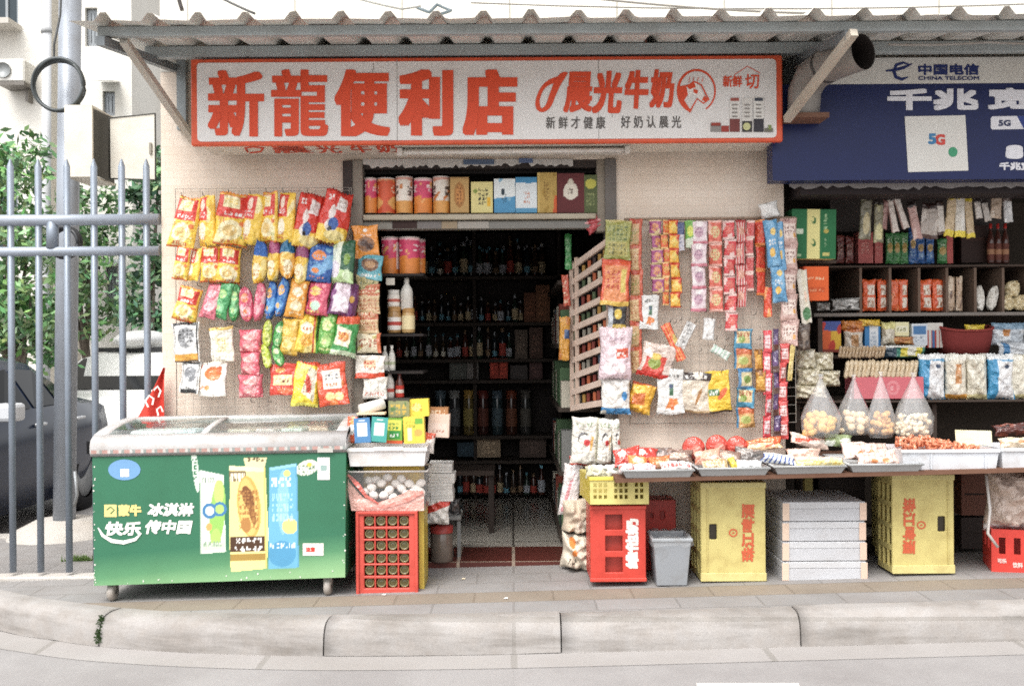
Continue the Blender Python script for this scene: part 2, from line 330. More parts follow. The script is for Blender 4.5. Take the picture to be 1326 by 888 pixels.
def pack(name, label, cat, px, py, w, h, des, rot=0, Y=-.15, shape='pillow', dp=None, yaw=0, mat=None, group=None, tilt=0, parent=None):
    s = S(Y); NSEED[0] += 37
    W, H = w / s, h / s; D = dp if dp is not None else {'pillow': .42 * W, 'bag': .46 * W, 'capsule': .8 * W, 'pouch': .14 * W, 'box': .06, 'can': W}[shape]
    mb = pack_mesh(shape, W, H, D, des, (w, h), NSEED[0])
    o = mb.build(name, mat or {'box': 'paper', 'can': 'plastic'}.get(shape, 'film'))
    c = P(px, py, Y); o.location = (c.x, c.y + (D / 2 if shape in ('box', 'can') else 0), c.z); o.rotation_euler = (R_(tilt), R_(rot), R_(yaw))
    if label: tag(o, label, cat, group)
    if parent is not None: o.parent = parent; o.location = o.location - parent.location
    return o

# ------------------------------------------------------------------ lettering
def glyphs(s):
    cu = bpy.data.curves.new('lettering', 'FONT'); cu.body = s; cu.fill_mode = 'FRONT'; cu.resolution_u = 4
    o = bpy.data.objects.new('lettering', cu); COL.objects.link(o); bpy.context.view_layer.update()
    me = o.evaluated_get(bpy.context.evaluated_depsgraph_get()).to_mesh()
    v = [(p.co.x, p.co.y) for p in me.vertices]; f = [tuple(p.vertices) for p in me.polygons]
    bpy.data.objects.remove(o); bpy.data.curves.remove(cu); return v, f
def letters(mb, s, rect, fn, col, bold=0., rot=0, shear=0., vb=None):   # rect in photo pixels, fn(px, py, proud) -> point
    v, f = glyphs(s); xs = [p[0] for p in v]; ys = [p[1] for p in v]; x0, x1, y0, y1 = min(xs), max(xs), min(ys), max(ys)
    X0, Y0, X1, Y1 = rect; wpx, hpx = (X1 - X0, Y1 - Y0) if rot == 0 else (Y1 - Y0, X1 - X0)
    bx = bold / wpx; by = (bold if vb is None else vb) / hpx
    st_ = (-1, 0, 1) if bold < 1.4 else (-1, -.5, 0, .5, 1); offs = [(0, 0)] if not bold else [(i, j) for i in st_ for j in st_]
    for k, (i, j) in enumerate(offs):
        vs = []
        for (x, y) in v:
            a = bx + (x - x0) / (x1 - x0) * (1 - 2 * bx) + i * bx; b = by + (y - y0) / (y1 - y0) * (1 - 2 * by) + j * by
            a += shear * (b - .5)
            if rot == 0: q = (X0 + a * (X1 - X0), Y1 - b * (Y1 - Y0))
            elif rot == 90: q = (X1 - b * (X1 - X0), Y1 - a * (Y1 - Y0))
            else: q = (X0 + b * (X1 - X0), Y0 + a * (Y1 - Y0))
            vs.append(fn(q[0], q[1], .00012 * k))
        mb.add(vs, f, col)
    return mb
def ribbon(mb, pts, w, fn, col, pr=0.):             # a flat stroke through photo pixels; w a width or a list
    n = len(pts); ws = w if isinstance(w, (list, tuple)) else [w] * n; vs = []
    for i, (x, y) in enumerate(pts):
        a = pts[max(0, i - 1)]; b = pts[min(n - 1, i + 1)]; dx, dy = b[0] - a[0], b[1] - a[1]; L = math.hypot(dx, dy) or 1
        vs += [fn(x - dy / L * ws[i] / 2, y + dx / L * ws[i] / 2, pr), fn(x + dy / L * ws[i] / 2, y - dx / L * ws[i] / 2, pr)]
    return mb.add(vs, [(2 * i, 2 * i + 2, 2 * i + 3, 2 * i + 1) for i in range(n - 1)], col)
def poly(mb, pts, fn, col, pr=0.): return mb.add([fn(x, y, pr) for x, y in pts], [tuple(range(len(pts)))], col)
def rect(mb, x0, y0, x1, y1, fn, col, pr=0.): return poly(mb, [(x0, y1), (x1, y1), (x1, y0), (x0, y0)], fn, col, pr)
def plane(Y): return lambda x, y, pr=0.: P(x, y, Y - pr)
# ================================================================== SETTING
KP = [(-14, 11.5), (-9, 6.2), (-5.4, 2.2), (-3.9, .62), (-3.25, -.12), (-2.66, -.56), (-2.3, -.75), (-1.95, -.9), (-1.45, -1.03), (-.89, -1.12), (-.3, -1.16), (.3, -1.17), (1.2, -1.17), (2.4, -1.17), (4, -1.17), (12, -1.17)]
def kpath(n=6):
    out = []
    for i in range(len(KP) - 1):
        p0 = Vector(KP[max(i - 1, 0)]); p1 = Vector(KP[i]); p2 = Vector(KP[i + 1]); p3 = Vector(KP[min(i + 2, len(KP) - 1)])
        for k in range(n):
            t = k / n; out.append(.5 * ((2 * p1) + (p2 - p0) * t + (2 * p0 - 5 * p1 + 4 * p2 - p3) * t * t + (3 * p1 - p0 - 3 * p2 + p3) * t ** 3))
    out.append(Vector(KP[-1])); return out
KQ = kpath()
def knorm(i):
    d = (KQ[min(i + 1, len(KQ) - 1)] - KQ[max(i - 1, 0)]).normalized(); return Vector((d.y, -d.x))   # towards the road
def koff(i, d): q = KQ[i] + knorm(i) * d; return q.x, q.y
RZ = -.145
# ground far and wide, then road, gutter, kerb, pavement
mb = MB(); mb.add([(-200, -120, -.34), (200, -120, -.34), (200, 260, -.34), (-200, 260, -.34)], [(0, 1, 2, 3)], '#8a8783'); struct(mb.build('ground', 'rough'))
mb = MB(); xs = [-40, -12, -4.5, 4.5, 12, 40]; vs = [(x, y, RZ + gz(x) - .002) for x in xs for y in (-30, 60 if x < -4 else -.9)]
mb.add(vs, [(2 * i, 2 * i + 2, 2 * i + 3, 2 * i + 1) for i in range(len(xs) - 1)], 'W'); struct(mb.build('road', 'asphalt'))
mb = MB(); vs = []
for i in range(len(KQ)):
    for d in (-.02, .20): x, y = koff(i, d); vs.append((x, y, RZ + gz(x)))
mb.add(vs, [(2 * i, 2 * i + 1, 2 * i + 3, 2 * i + 2) for i in range(len(KQ) - 1)], 'W'); struct(mb.build('gutter', 'gutter'))
# painted line at the very bottom of the view
mb = MB()
def line_pt(px, py):
    d = M3 @ Vector(((px - 663) / FPX, -(py - 444) / FPX, -1)); t = (RZ - CAMP.z) / (d.z - GS * d.x); q = CAMP + d * t; q.z += .002; return q
mb.add([line_pt(905, 905), line_pt(1040, 905), line_pt(1034, 884.5), line_pt(902, 884.5)], [(0, 1, 2, 3)], 'W'); struct(mb.build('road_marking', 'ink'))
# kerb stones
prof = [(-.15, 0), (-.085, .001), (-.062, -.002), (-.043, -.008), (-.027, -.018), (-.014, -.032), (-.005, -.05), (.001, -.075), (.005, -.11), (.008, -.15)]
joints = [-13, -8, -5, -4.2, -3.3, -2.03, -.885, .217, 1.318, 2.42, 3.52, 4.6, 8]
for a, b in zip(joints[:-1], joints[1:]):
    ids = [i for i in range(len(KQ)) if a < KQ[i].x < b]
    if len(ids) < 2: continue
    def at_x(x):
        for i in range(len(KQ) - 1):
            if KQ[i].x <= x <= KQ[i + 1].x:
                t = (x - KQ[i].x) / (KQ[i + 1].x - KQ[i].x); return KQ[i].lerp(KQ[i + 1], t), knorm(i).lerp(knorm(i + 1), t)
    st = [at_x(a + .0035)] + [(KQ[i], knorm(i)) for i in ids] + [at_x(b - .0035)]
    dz = rng.uniform(-.004, .004); vs = []
    for q, nn in st:
        for d, z in prof: vs.append((q.x + nn.x * d, q.y + nn.y * d, z + gz(q.x) + dz + .004 + rng.uniform(-.0015, .0015)))
    n = len(prof); mb = MB()
    mb.add(vs, [(i * n + k, i * n + k + 1, (i + 1) * n + k + 1, (i + 1) * n + k) for i in range(len(st) - 1) for k in range(n - 1)], 'W', True)
    mb.f += [tuple(range(n)), tuple((len(st) - 1) * n + k for k in reversed(range(n)))]; mb.sm += [False, False]
    struct(mb.build('kerb', 'kerbstone'))
# pavement
mb = MB(); vs = []
for i in range(len(KQ)):
    x, y = koff(i, -.145); yb = max(y + .02, min(1.35, y + 2.2)) if x < -2.05 else .03
    vs += [(x, y, gz(x)), (x, yb, gz(x))]
mb.add(vs, [(2 * i, 2 * i + 2, 2 * i + 3, 2 * i + 1) for i in range(len(KQ) - 1)], 'W'); struct(mb.build('pavement', 'paving'))
# back edge of the pavement behind the fence
mb = MB(); mb.box(-4.2, -2.05, 1.27, 1.40, -.5, -.055, '#aaa6a0'); struct(mb.build('kerb', 'rough', bev=.01))
for lab, px, py, Yd, c in (('white paper scrap on the pavement before the red drinks crate', 655, 776, -.74, 'W'), ('tiny white scrap near the freezer wheel', 497, 762, -.6, 'W'), ('small pale scrap on the pavement before the doorway', 600, 752, -.3, 'C')):
    m = MB(); q = P(px, py, Yd); q.z = gz(q.x) + .003; m.add([q + Vector((dx * .011, dy * .014, .002 * dx * dx)) for dx, dy in ((-1, -1), (.8, -1.2), (1.1, .7), (-.4, 1.2))], [(0, 1, 2, 3)], c); tag(m.build('paper_scrap', 'paper', loc=q), lab, 'litter')
# moss and weeds
mb = MB()
for k in range(240):
    c = P(rng.gauss(200, 16), 0, .6); px = rng.gauss(108, 12); py = rng.gauss(716, 6); c = P(px, py, .45); c.z = gz(c.x)
    h = rng.uniform(.012, .05); a = rng.uniform(0, 6.3); dx, dy = math.cos(a) * .006, math.sin(a) * .006
    mb.add([(c.x - dx, c.y - dy, c.z), (c.x + dx, c.y + dy, c.z), (c.x + rng.uniform(-.02, .02), c.y + rng.uniform(-.02, .02), c.z + h)], [(0, 1, 2)], '#6f8a4a')
o = mb.build('grass', 'leaf'); tag(o, 'thin green weeds sprouting on the pavement behind the fence', 'weeds', kind='stuff')
mb = MB()
for k in range(160):
    i = min(range(len(KQ)), key=lambda i: abs(KQ[i].x + 2.03)); z = rng.uniform(-.13, 0.0); d = .004 if z < -.06 else -.02
    x, y = koff(i, d + rng.uniform(0, .012)); x += -2.03 - KQ[i].x + rng.gauss(0, .007); h = rng.uniform(.004, .012)
    mb.add([(x - h, y, z + gz(x)), (x + h, y, z + gz(x)), (x, y - h, z + gz(x) + h)], [(0, 1, 2)], '#4f6b3c')
o = mb.build('moss', 'leaf'); tag(o, 'green moss filling the kerb joint in front of the freezer', 'moss', kind='stuff')

# ================================================================== SHOP BUILDING
WL, WR = -2.02, 1.575
dx0, dx1 = P(457, 300, 0).x, P(797, 300, 0).x       # outside of the door frame
ztop = P(663, 207, 0).z
bld = thing('shop_building', 'cream tiled shop building with dark open doorway under the corrugated awning', 'building', (0, 0, 0))
mb = MB()
def hole_panel(): return [(dx0, -1, dx1, ztop)]
mb.panel((WL, WR), (-.3, 2.86), [(dx0, -.4, dx1, ztop)], 0, .16, 'W'); mb.build('wall', 'walltile', bld)
mb = MB(); mb.box(WL, 6.5, -.002, .2, 2.862, 6.2, 'W'); mb.build('upper_wall', 'uppertile', bld)
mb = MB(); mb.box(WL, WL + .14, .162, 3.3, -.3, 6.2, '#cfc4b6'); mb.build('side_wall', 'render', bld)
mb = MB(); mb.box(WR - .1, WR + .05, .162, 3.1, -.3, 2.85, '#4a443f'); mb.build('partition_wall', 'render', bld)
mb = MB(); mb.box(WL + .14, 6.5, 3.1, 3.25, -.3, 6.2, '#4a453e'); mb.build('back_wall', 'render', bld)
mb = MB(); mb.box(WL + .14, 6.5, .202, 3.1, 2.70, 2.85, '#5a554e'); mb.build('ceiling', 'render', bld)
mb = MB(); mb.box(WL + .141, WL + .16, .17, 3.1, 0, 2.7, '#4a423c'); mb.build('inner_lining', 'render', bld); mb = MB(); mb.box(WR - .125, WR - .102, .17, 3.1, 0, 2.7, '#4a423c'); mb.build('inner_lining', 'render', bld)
# far right end of the block
mb = MB(); mb.box(6.3, 6.5, .0, 3.1, -.3, 2.86, '#b8aa9a'); mb.build('end_wall', 'render', bld)
mb = MB(); mb.box(WL, 6.5, .2, 3.25, 6.2, 6.35, '#8a8580'); mb.build('flat_roof', 'render', bld)
# floors
mb = MB(); mb.add([(dx0 + .002, -.01, .024), (dx1 - .002, -.01, .024), (dx1 - .002, .42, .024), (dx0 + .002, .42, .024), (dx0 + .002, -.01, -.05), (dx1 - .002, -.01, -.05)], [(0, 1, 2, 3), (4, 5, 1, 0)], 'W'); mb.build('doorstep', 'stepfloor', bld)
mb = MB(); mb.add([(WL, .42, .02), (WR, .42, .02), (WR, 3.1, .02), (WL, 3.1, .02)], [(0, 1, 2, 3)], 'W'); struct(mb.build('shop_floor', 'innerfloor'))
mb = MB(); mb.add([(WR, .0, .012), (6.4, .0, .1), (6.4, 3.1, .1), (WR, 3.1, .012)], [(0, 1, 2, 3)], '#5a5550'); struct(mb.build('stall_floor', 'rough'))
# door frame
fr = MB(); s0 = S(-.02)
def px_box(mb, x0, y0, x1, y1, Y0, Y1, col):        # a box whose front face covers photo pixels at depth Y0
    a = P(x0, y1, Y0); b = P(x1, y0, Y0); return mb.box(a.x, b.x, Y0, Y1, a.z, b.z, col)
px_box(fr, 457, 207, 469, 744, -.02, .1, '#8f877c'); fr.build('door_jamb', 'wood', bld, bev=.004)
fr = MB(); px_box(fr, 787, 205, 798, 742, -.02, .1, '#6f6a66'); fr.build('door_jamb', 'wood', bld, bev=.004)
fr = MB(); px_box(fr, 773, 205, 786.5, 300, .0, .1, '#8f8577'); fr.build('door_jamb', 'wood', bld, bev=.004)
fr = MB(); px_box(fr, 444, 208, 456, 268, -.03, .02, '#443c3a'); fr.build('door_post', 'wood', bld, bev=.004)
fr = MB(); px_box(fr, 470, 276, 772, 285, -.03, .26, '#b3aa97'); fr.build('transom_shelf', 'wood', bld, bev=.004)
fr = MB(); px_box(fr, 470, 285.4, 772, 297, .005, .09, '#8c8981'); ln = fr.build('lintel', 'wood', bld)
for x0, x1, c in ((508, 540, '#37211d'), (541.5, 571, '#77716f'), (572, 592, '#98866d'), (593, 633, '#a09a92'), (634, 770, '#7d7b76')):
    m = MB(); px_box(m, x0, 286.5, x1, 296, .002, .004, c); m.build('tape_strip', 'paper', ln)
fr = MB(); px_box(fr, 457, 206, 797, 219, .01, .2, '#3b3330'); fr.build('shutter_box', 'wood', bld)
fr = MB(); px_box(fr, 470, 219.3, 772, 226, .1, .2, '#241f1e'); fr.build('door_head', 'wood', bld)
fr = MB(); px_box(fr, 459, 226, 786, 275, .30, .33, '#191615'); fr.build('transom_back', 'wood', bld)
# torn white lining under the sign
m = MB(); n = 70; pts = []
for i in range(n + 1):
    x = 470 + 272 * i / n; pts.append(P(x, 206 + .2, -.005)); 
vs = []
for i in range(n + 1):
    x = 470 + 272 * i / n; vs += [P(x, 206, -.012), P(x, 216 + rng.uniform(-3.5, 2.5) - (2.5 if x > 640 else 0), -.014 - rng.uniform(0, .006))]
m.add(vs, [(2 * i, 2 * i + 1, 2 * i + 3, 2 * i + 2) for i in range(n)], '#c9c5c0'); tl = m.build('torn_lining', 'paper', bld)
m = MB(); fn = plane(-.022)
rect(m, 600, 206.5, 640, 213, fn, '#54657f'); m.build('blue_print', 'ink', tl)
m = MB(); rect(m, 672, 205, 690, 211, plane(-.022), '#5a6c90'); m.build('blue_print', 'ink', tl)

# ================================================================== AWNING
def roofz(y): return 2.957 + .147 * y - .0
aw = thing('corrugated_awning', 'grey corrugated metal awning on steel purlins above both shop signs', 'awning', (0, 0, 2.9))
mb = MB(); x = -2.045; per = .2205; k = 0; prof = []
while x < 5.6:
    prof += [(x, 0), (x + .118, 0), (x + .146, .036), (x + .172, .036), (x + .2, 0)]; x += per
ys = [-1.14, -.75, -.36, -.004]; vs = []
sag = [rng.uniform(-.006, .006) for _ in prof]
for j, y in enumerate(ys):
    for i, (px_, dz) in enumerate(prof): vs.append((px_, y + (sag[i] if j == 0 else 0), roofz(y) + dz + (sag[i] if j == 0 else 0)))
n = len(prof); mb.add(vs, [(j * n + i, j * n + i + 1, (j + 1) * n + i + 1, (j + 1) * n + i) for j in range(3) for i in range(n - 1)], '#dcdbd4')
mb.build('roof_sheet', 'galv', aw)
def beam(y0, y1, z0, z1, xa, xb, col, nm): m = MB(); m.box(xa, xb, y0, y1, z0, z1, col); m.build(nm, 'galv', aw, bev=.004)
z1 = roofz(-1.0); beam(-1.0, -.955, z1 - .048, z1 - .001, -1.97, 5.6, '#a3abac', 'purlin')
z1 = roofz(-.40); beam(-.385, -.335, z1 - .062, z1 - .001, -1.97, 5.6, '#a3abac', 'purlin')
for xr in (-1.93, 1.60, 4.6):
    m = MB(); a = Vector((xr, -1.06, roofz(-1.06) - .08)); b = Vector((xr, .0, roofz(0) - .075))
    for (y0, zz0), (y1, zz1) in (((a.y, a.z), (b.y, b.z)),):
        m.add([(xr - .02, y0, zz0 - .022), (xr + .02, y0, zz0 - .022), (xr + .02, y0, zz0 + .022), (xr - .02, y0, zz0 + .022), (xr - .02, y1, zz1 - .022), (xr + .02, y1, zz1 - .022), (xr + .02, y1, zz1 + .022), (xr - .02, y1, zz1 + .022)],
              [(0, 1, 2, 3), (7, 6, 5, 4), (0, 4, 5, 1), (1, 5, 6, 2), (2, 6, 7, 3), (3, 7, 4, 0)], '#7f868a')
    m.build('rafter', 'galv', aw)
def bar(nm, a, b, w, col, parent, mat='galv'):
    m = MB(); d = (b - a).normalized(); s1 = d.orthogonal().normalized() * w / 2
    m.tube([a, b], w * .62, col, n=4, smooth=False); return m.build(nm, mat, parent)
bar('brace', P(160, 52, -.95), P(250, 182, -.02), .042, '#c6c2b8', aw); bar('brace', P(1106, 42, -1.10), P(1019, 155, -.43), .042, '#c6bcac', aw)
m = MB(); px_box(m, 229, 78, 240, 168, -.05, -.005, '#8e979a'); m.build('wall_post', 'galv', aw)
m = MB(); px_box(m, 1016, 80, 1028, 160, -.05, -.005, '#6e716f'); m.build('wall_post', 'galv', aw)
bar('hanger', P(321, 52, -.36), P(321, 74, -.38), .012, '#4a4644', aw)
bar('hanger', P(836, 52, -.36), P(836, 66, -.38), .012, '#7a4636', aw)

# ================================================================== MAIN SIGN
SY = -.40
sg = thing('shop_sign', 'long white lightbox sign with orange border and big orange characters above the doorway', 'sign', P(630, 130, SY))
a = P(247, 188.5, SY); b = P(1013.5, 71, SY)
m = MB(); m.box(a.x + .03, b.x - .03, SY + .03, -.06, a.z + .012, b.z - .02, '#d9d2c6'); m.build('sign_box', 'sign', sg)
m = MB(); m.box(a.x, b.x, SY + .006, SY + .045, a.z, b.z, '#de5426'); m.build('sign_frame', 'plastic', sg, bev=.006)
m = MB(); q0 = P(255.5, 183.5, SY); q1 = P(1005, 76.5, SY); r = .02; pts = []
for cx, cz, a0 in ((q1.x - r, q0.z + r, -90), (q1.x - r, q1.z - r, 0), (q0.x + r, q1.z - r, 90), (q0.x + r, q0.z + r, 180)):
    pts += [(cx + r * math.cos(R_(a0 + t)), cz + r * math.sin(R_(a0 + t))) for t in (0, 30, 60, 90)]
m.prism(pts, SY, SY + .02, '#e4e1de'); m.build('sign_panel', 'sign', sg)
ORG = '#e2491a'; fs = plane(SY - .002)
for ch, x0, x1, y0, y1, bo in (('新', 269, 342, 91, 177, 2.9), ('龍', 351, 425, 90, 177, 2.5), ('便', 433, 505, 90, 177, 3.9), ('利', 516, 587, 90, 176, 4.6), ('店', 599, 670, 90, 176, 4.8)):
    m = MB(); letters(m, ch, (x0, y0, x1, y1), fs, ORG, bold=bo, vb=bo * .62); m.build('character', 'ink', sg)
m = MB()
def smooth(pts, n=6):
    out = []; V2 = [Vector(p) for p in pts]
    for i in range(len(V2) - 1):
        p0, p1, p2, p3 = V2[max(i - 1, 0)], V2[i], V2[i + 1], V2[min(i + 2, len(V2) - 1)]
        for k in range(n): t = k / n; out.append(tuple(.5 * ((2 * p1) + (p2 - p0) * t + (2 * p0 - 5 * p1 + 4 * p2 - p3) * t * t + (3 * p1 - p0 - 3 * p2 + p3) * t ** 3)))
    return out + [tuple(V2[-1])]
w1 = smooth([(725, 103, 9), (713, 106, 6.5), (703, 114, 5), (697, 127, 5), (696.5, 138, 6), (702, 143, 5), (710, 137, 7), (716, 122, 8), (722, 108, 9), (729, 98, 8), (735, 94.5, 2)])
ribbon(m, [(p[0], p[1]) for p in w1[:25]], [p[2] for p in w1[:25]], fs, ORG); ribbon(m, [(p[0], p[1]) for p in w1[24:]], [p[2] for p in w1[24:]], fs, ORG, .0012); m.build('swirl_mark', 'ink', sg)
for ch, r_, bo in (('晨', (731, 93, 768, 146), 1.5), ('光', (768, 92, 806, 147), 1.9), ('牛', (809, 91, 840, 141), 1.9), ('奶', (842, 90, 873, 140), 1.6)):
    m = MB(); letters(m, ch, r_, fs, ORG, bold=bo, shear=.1); m.build('character', 'ink', sg)
m = MB(); letters(m, '新 鲜 才 健 康', (707, 151, 784, 167), fs, '#5a5450', .2); m.build('small_lettering', 'ink', sg)
m = MB(); letters(m, '好 奶 认 晨 光', (804, 150, 882, 166), fs, '#5a5450', .2); m.build('small_lettering', 'ink', sg)
m = MB()
for x in (514, 775): ribbon(m, [(x, 77), (x + .5, 183)], .7, plane(SY - .001), '#8f8a84')
m.build('panel_seam', 'ink', sg)
m = MB(); ribbon(m, [(483, 82), (484, 88), (482, 93)], .8, plane(SY - .0012), '#8a847c'); ribbon(m, [(792, 146), (793, 152)], .7, plane(SY - .0012), '#8a847c'); m.build('scratch', 'ink', sg)
# round cow emblem
m = MB(); cx, cy = 902, 118
ribbon(m, [(cx + 24 * math.cos(t), cy + 27 * math.sin(t)) for t in [R_(110 + 310 * i / 30) for i in range(31)]], [4 - 2.2 * i / 30 for i in range(31)], fs, ORG)
poly(m, [(879, 122), (880, 112), (890, 110), (891, 122), (886, 130), (893, 141), (883, 137)], fs, ORG, .0006)
poly(m, [(889, 112), (899, 106), (906, 112), (912, 124), (917, 130), (909, 133), (903, 126), (897, 122), (894, 130), (891, 124)], fs, '#efe9e3', .0012)
ribbon(m, [(889, 112), (899, 106), (908, 110), (914, 122), (918, 129), (911, 134), (903, 128), (897, 138), (893, 146)], 1.8, fs, ORG, .0018)
poly(m, [(889, 112), (899, 107), (901, 113), (893, 116)], fs, ORG, .0022); poly(m, [(898, 115), (904, 117), (903, 122), (898, 120)], fs, ORG, .0024); poly(m, [(912, 124), (917, 128), (914, 132), (909, 130)], fs, ORG, .0026)
for x in (892, 897, 903, 909): ribbon(m, [(x, 107), (x + 1.5, 100)], .8, fs, ORG, .0028)
m.build('cow_emblem', 'ink', sg)
m = MB(); letters(m, '新鲜', (936, 98, 961, 113), fs, ORG, .4); letters(m, '切', (965, 96, 983, 115), fs, ORG, .35)
ribbon(m, [(951, 97), (968, 86), (984, 95), (980, 99)], 1.0, fs, ORG, .0006); m.build('lettering', 'ink', sg)
m = MB()
for x0, y0, x1, y1, c in ((920, 160, 934, 171, '#8f8a86'), (934, 163, 944, 171, '#a1382c'), (945, 128, 958, 171, '#e4e0da'), (945, 154, 958, 171, '#7a3a36'), (946, 127, 957, 131, '#a8574c'), (961, 127, 974, 171, '#dcd8d2'), (961, 157, 974, 171, '#3e3b3a'), (976, 127, 989, 171, '#e2dfd9'), (976, 154, 989, 171, '#35323a'), (977, 127, 988, 131, '#3e4250'), (990, 166, 1001, 171, '#6d6a5c'), (921, 159, 933, 163, '#9c3b2c'), (995, 162, 999, 168, '#7c8a4a')):
    rect(m, x0, y0, x1, y1, fs, c, .0005 * (1 + len(m.f)))
for x in (948, 964, 979):
    for y in range(135, 152, 5): rect(m, x, y, x + 7, y + 1.6, fs, '#8d8782', .0085)
poly(m, [(967 + 5 * math.cos(t / 12 * 6.283), 164 + 5 * math.sin(-t / 12 * 6.283)) for t in range(12)], fs, '#c9c98e', .009); m.build('milk_carton_print', 'ink', sg)
# underside: the old print seen at a glancing angle
m = MB(); a2 = P(268, 190, SY + .05); zz = a.z + .0105
def under(px, py, pr=0.):     # px across, py 0..1 across the depth
    return Vector((P(px, 188, -.2).x, SY + .05 + py * .26, zz - pr))
def under_text(s, x0, x1, c):
    m = MB(); v, f = glyphs(s); xs = [p[0] for p in v]; ys = [p[1] for p in v]
    for k, o in enumerate((-.06, -.03, 0, .03, .06)):
        m.add([under(x0 + ((p[0] - min(xs)) / (max(xs) - min(xs)) + o * .6) * (x1 - x0), .12 + .8 * (1 - (p[1] - min(ys)) / (max(ys) - min(ys))), .0003 * k) for p in v], [tuple(reversed(q)) for q in f], c)
    m.build('character', 'ink', sg)
m = MB(); ribbon(m, [(316, .5), (330, .2), (345, .25), (352, .6), (335, .8), (316, .55)], .12 if False else 5, lambda x, y, pr=0.: under(x, y, .0005), 'r') if False else None
for ch, x0, x1 in (('晨', 352, 402), ('光', 410, 440), ('牛', 455, 480), ('奶', 488, 516)): under_text(ch, x0, x1, '#d9431f')
m = MB(); m.tube([under(318, .75), under(322, .3), under(334, .18), under(345, .3), under(336, .7), under(320, .82)], .006, '#d9431f', n=6); m.build('swirl_mark', 'ink', sg)
# tube light under the sign
tl = thing('tube_light', 'slim white fluorescent batten fixed under the orange bordered sign', 'light', P(666, 197, -.24))
m = MB(); p0 = P(518, 197.5, -.25); p1 = P(812, 194.5, -.25); m.tube([p0, p1], .012, '#e9e6e0', n=10); m.build('tube', 'plastic', tl)
m = MB(); m.box(p0.x - .01, p1.x + .01, -.235, -.19, p0.z - .012, p1.z + .02, '#cfcac2'); m.build('housing', 'plastic', tl, bev=.003)
for p in (p0, p1): m = MB(); m.box(p.x - .014, p.x + .014, -.27, -.236, p.z - .02, p.z + .02, '#d8d4cc'); m.build('end_cap', 'plastic', tl)

# ================================================================== SECOND SIGN
TY = -.30; ts = thing('shop_sign', 'navy blue telecom shop sign with white top band above the snack stall', 'sign', P(1163, 150, TY))
a = P(1000.5, 234, TY); bx = 4.6; zt = P(1163, 109, TY).z; zw = P(1163, 75, TY).z
m = MB(); m.box(a.x, bx, TY, TY + .12, a.z, zt, '#0b1c52'); m.build('blue_panel', 'sign', ts)
m = MB(); m.box(P(1066, 90, TY).x, bx, TY, TY + .12, zt + .001, zw, '#d8d6cf'); m.build('white_band', 'sign', ts)
ft = plane(TY - .002); NV = '#1a2a66'
m = MB(); ribbon(m, [(1147, 92), (1158, 91), (1170, 88), (1181, 83)], [2, 4, 4, 1.5], ft, NV); ribbon(m, [(1178, 84), (1170, 81.5), (1161, 84), (1157.5, 92), (1160, 100), (1168, 103), (1176, 100)], [1.5, 3, 4, 4.5, 4.5, 4, 1.5], ft, NV, .0006); m.build('logo_mark', 'ink', ts)
m = MB(); letters(m, '中国电信', (1189, 83, 1268, 97.5), ft, NV, .7); letters(m, 'CHINA TELECOM', (1189, 99, 1268, 104), ft, NV, .25); m.build('lettering', 'ink', ts)
WH = '#e4e4ea'
m = MB(); letters(m, '千兆', (1149, 115, 1267, 143), ft, WH, 1.9); m.build('lettering', 'ink', ts); m = MB(); letters(m, '宽带', (1279, 114, 1397, 142), ft, WH, 1.9); m.build('lettering', 'ink', ts)
m = MB(); letters(m, '8', (1302, 188, 1325, 206), ft, WH, 1.9); m.build('lettering', 'ink', ts); m = MB(); letters(m, '8', (1330, 188, 1353, 206), ft, WH, 1.9); m.build('lettering', 'ink', ts)
m = MB(); letters(m, '千兆宽带', (1294, 210, 1350, 220.5), ft, WH, .6); m.build('lettering', 'ink', ts)
m = MB(); poly(m, [(1285, 168), (1340, 167), (1340, 150), (1285, 151), (1283, 153), (1283, 166)], ft, WH); poly(m, [(1326, 167.5), (1340, 167), (1340, 150), (1317, 150.5)], ft, '#2b3f86', .0006); letters(m, '5G', (1293, 155.5, 1309, 163.5), lambda x, y, p=0: ft(x, y, p + .001), '#3b4263', .5); m.build('badge', 'ink', ts)
m = MB(); fq = plane(TY - .004); poly(m, [(1176, 223), (1254, 221), (1250, 149.5), (1171.5, 151)], plane(TY - .003), '#dedcd6'); cardp = m.build('white_card', 'paper', ts)
m = MB(); letters(m, '5', (1202, 173, 1212.5, 187), fq, '#3a7fb0', .9); letters(m, 'G', (1211, 174, 1224, 188), fq, '#d2463a', .9); m.build('lettering', 'ink', ts)
m = MB(); poly(m, [(1234 + 6 * math.cos(-t / 16 * 6.283), 197 + 6.5 * math.sin(-t / 16 * 6.283)) for t in range(16)][::-1][::-1], fq, '#3c9a70', .0005); m.build('green_dot', 'ink', ts)
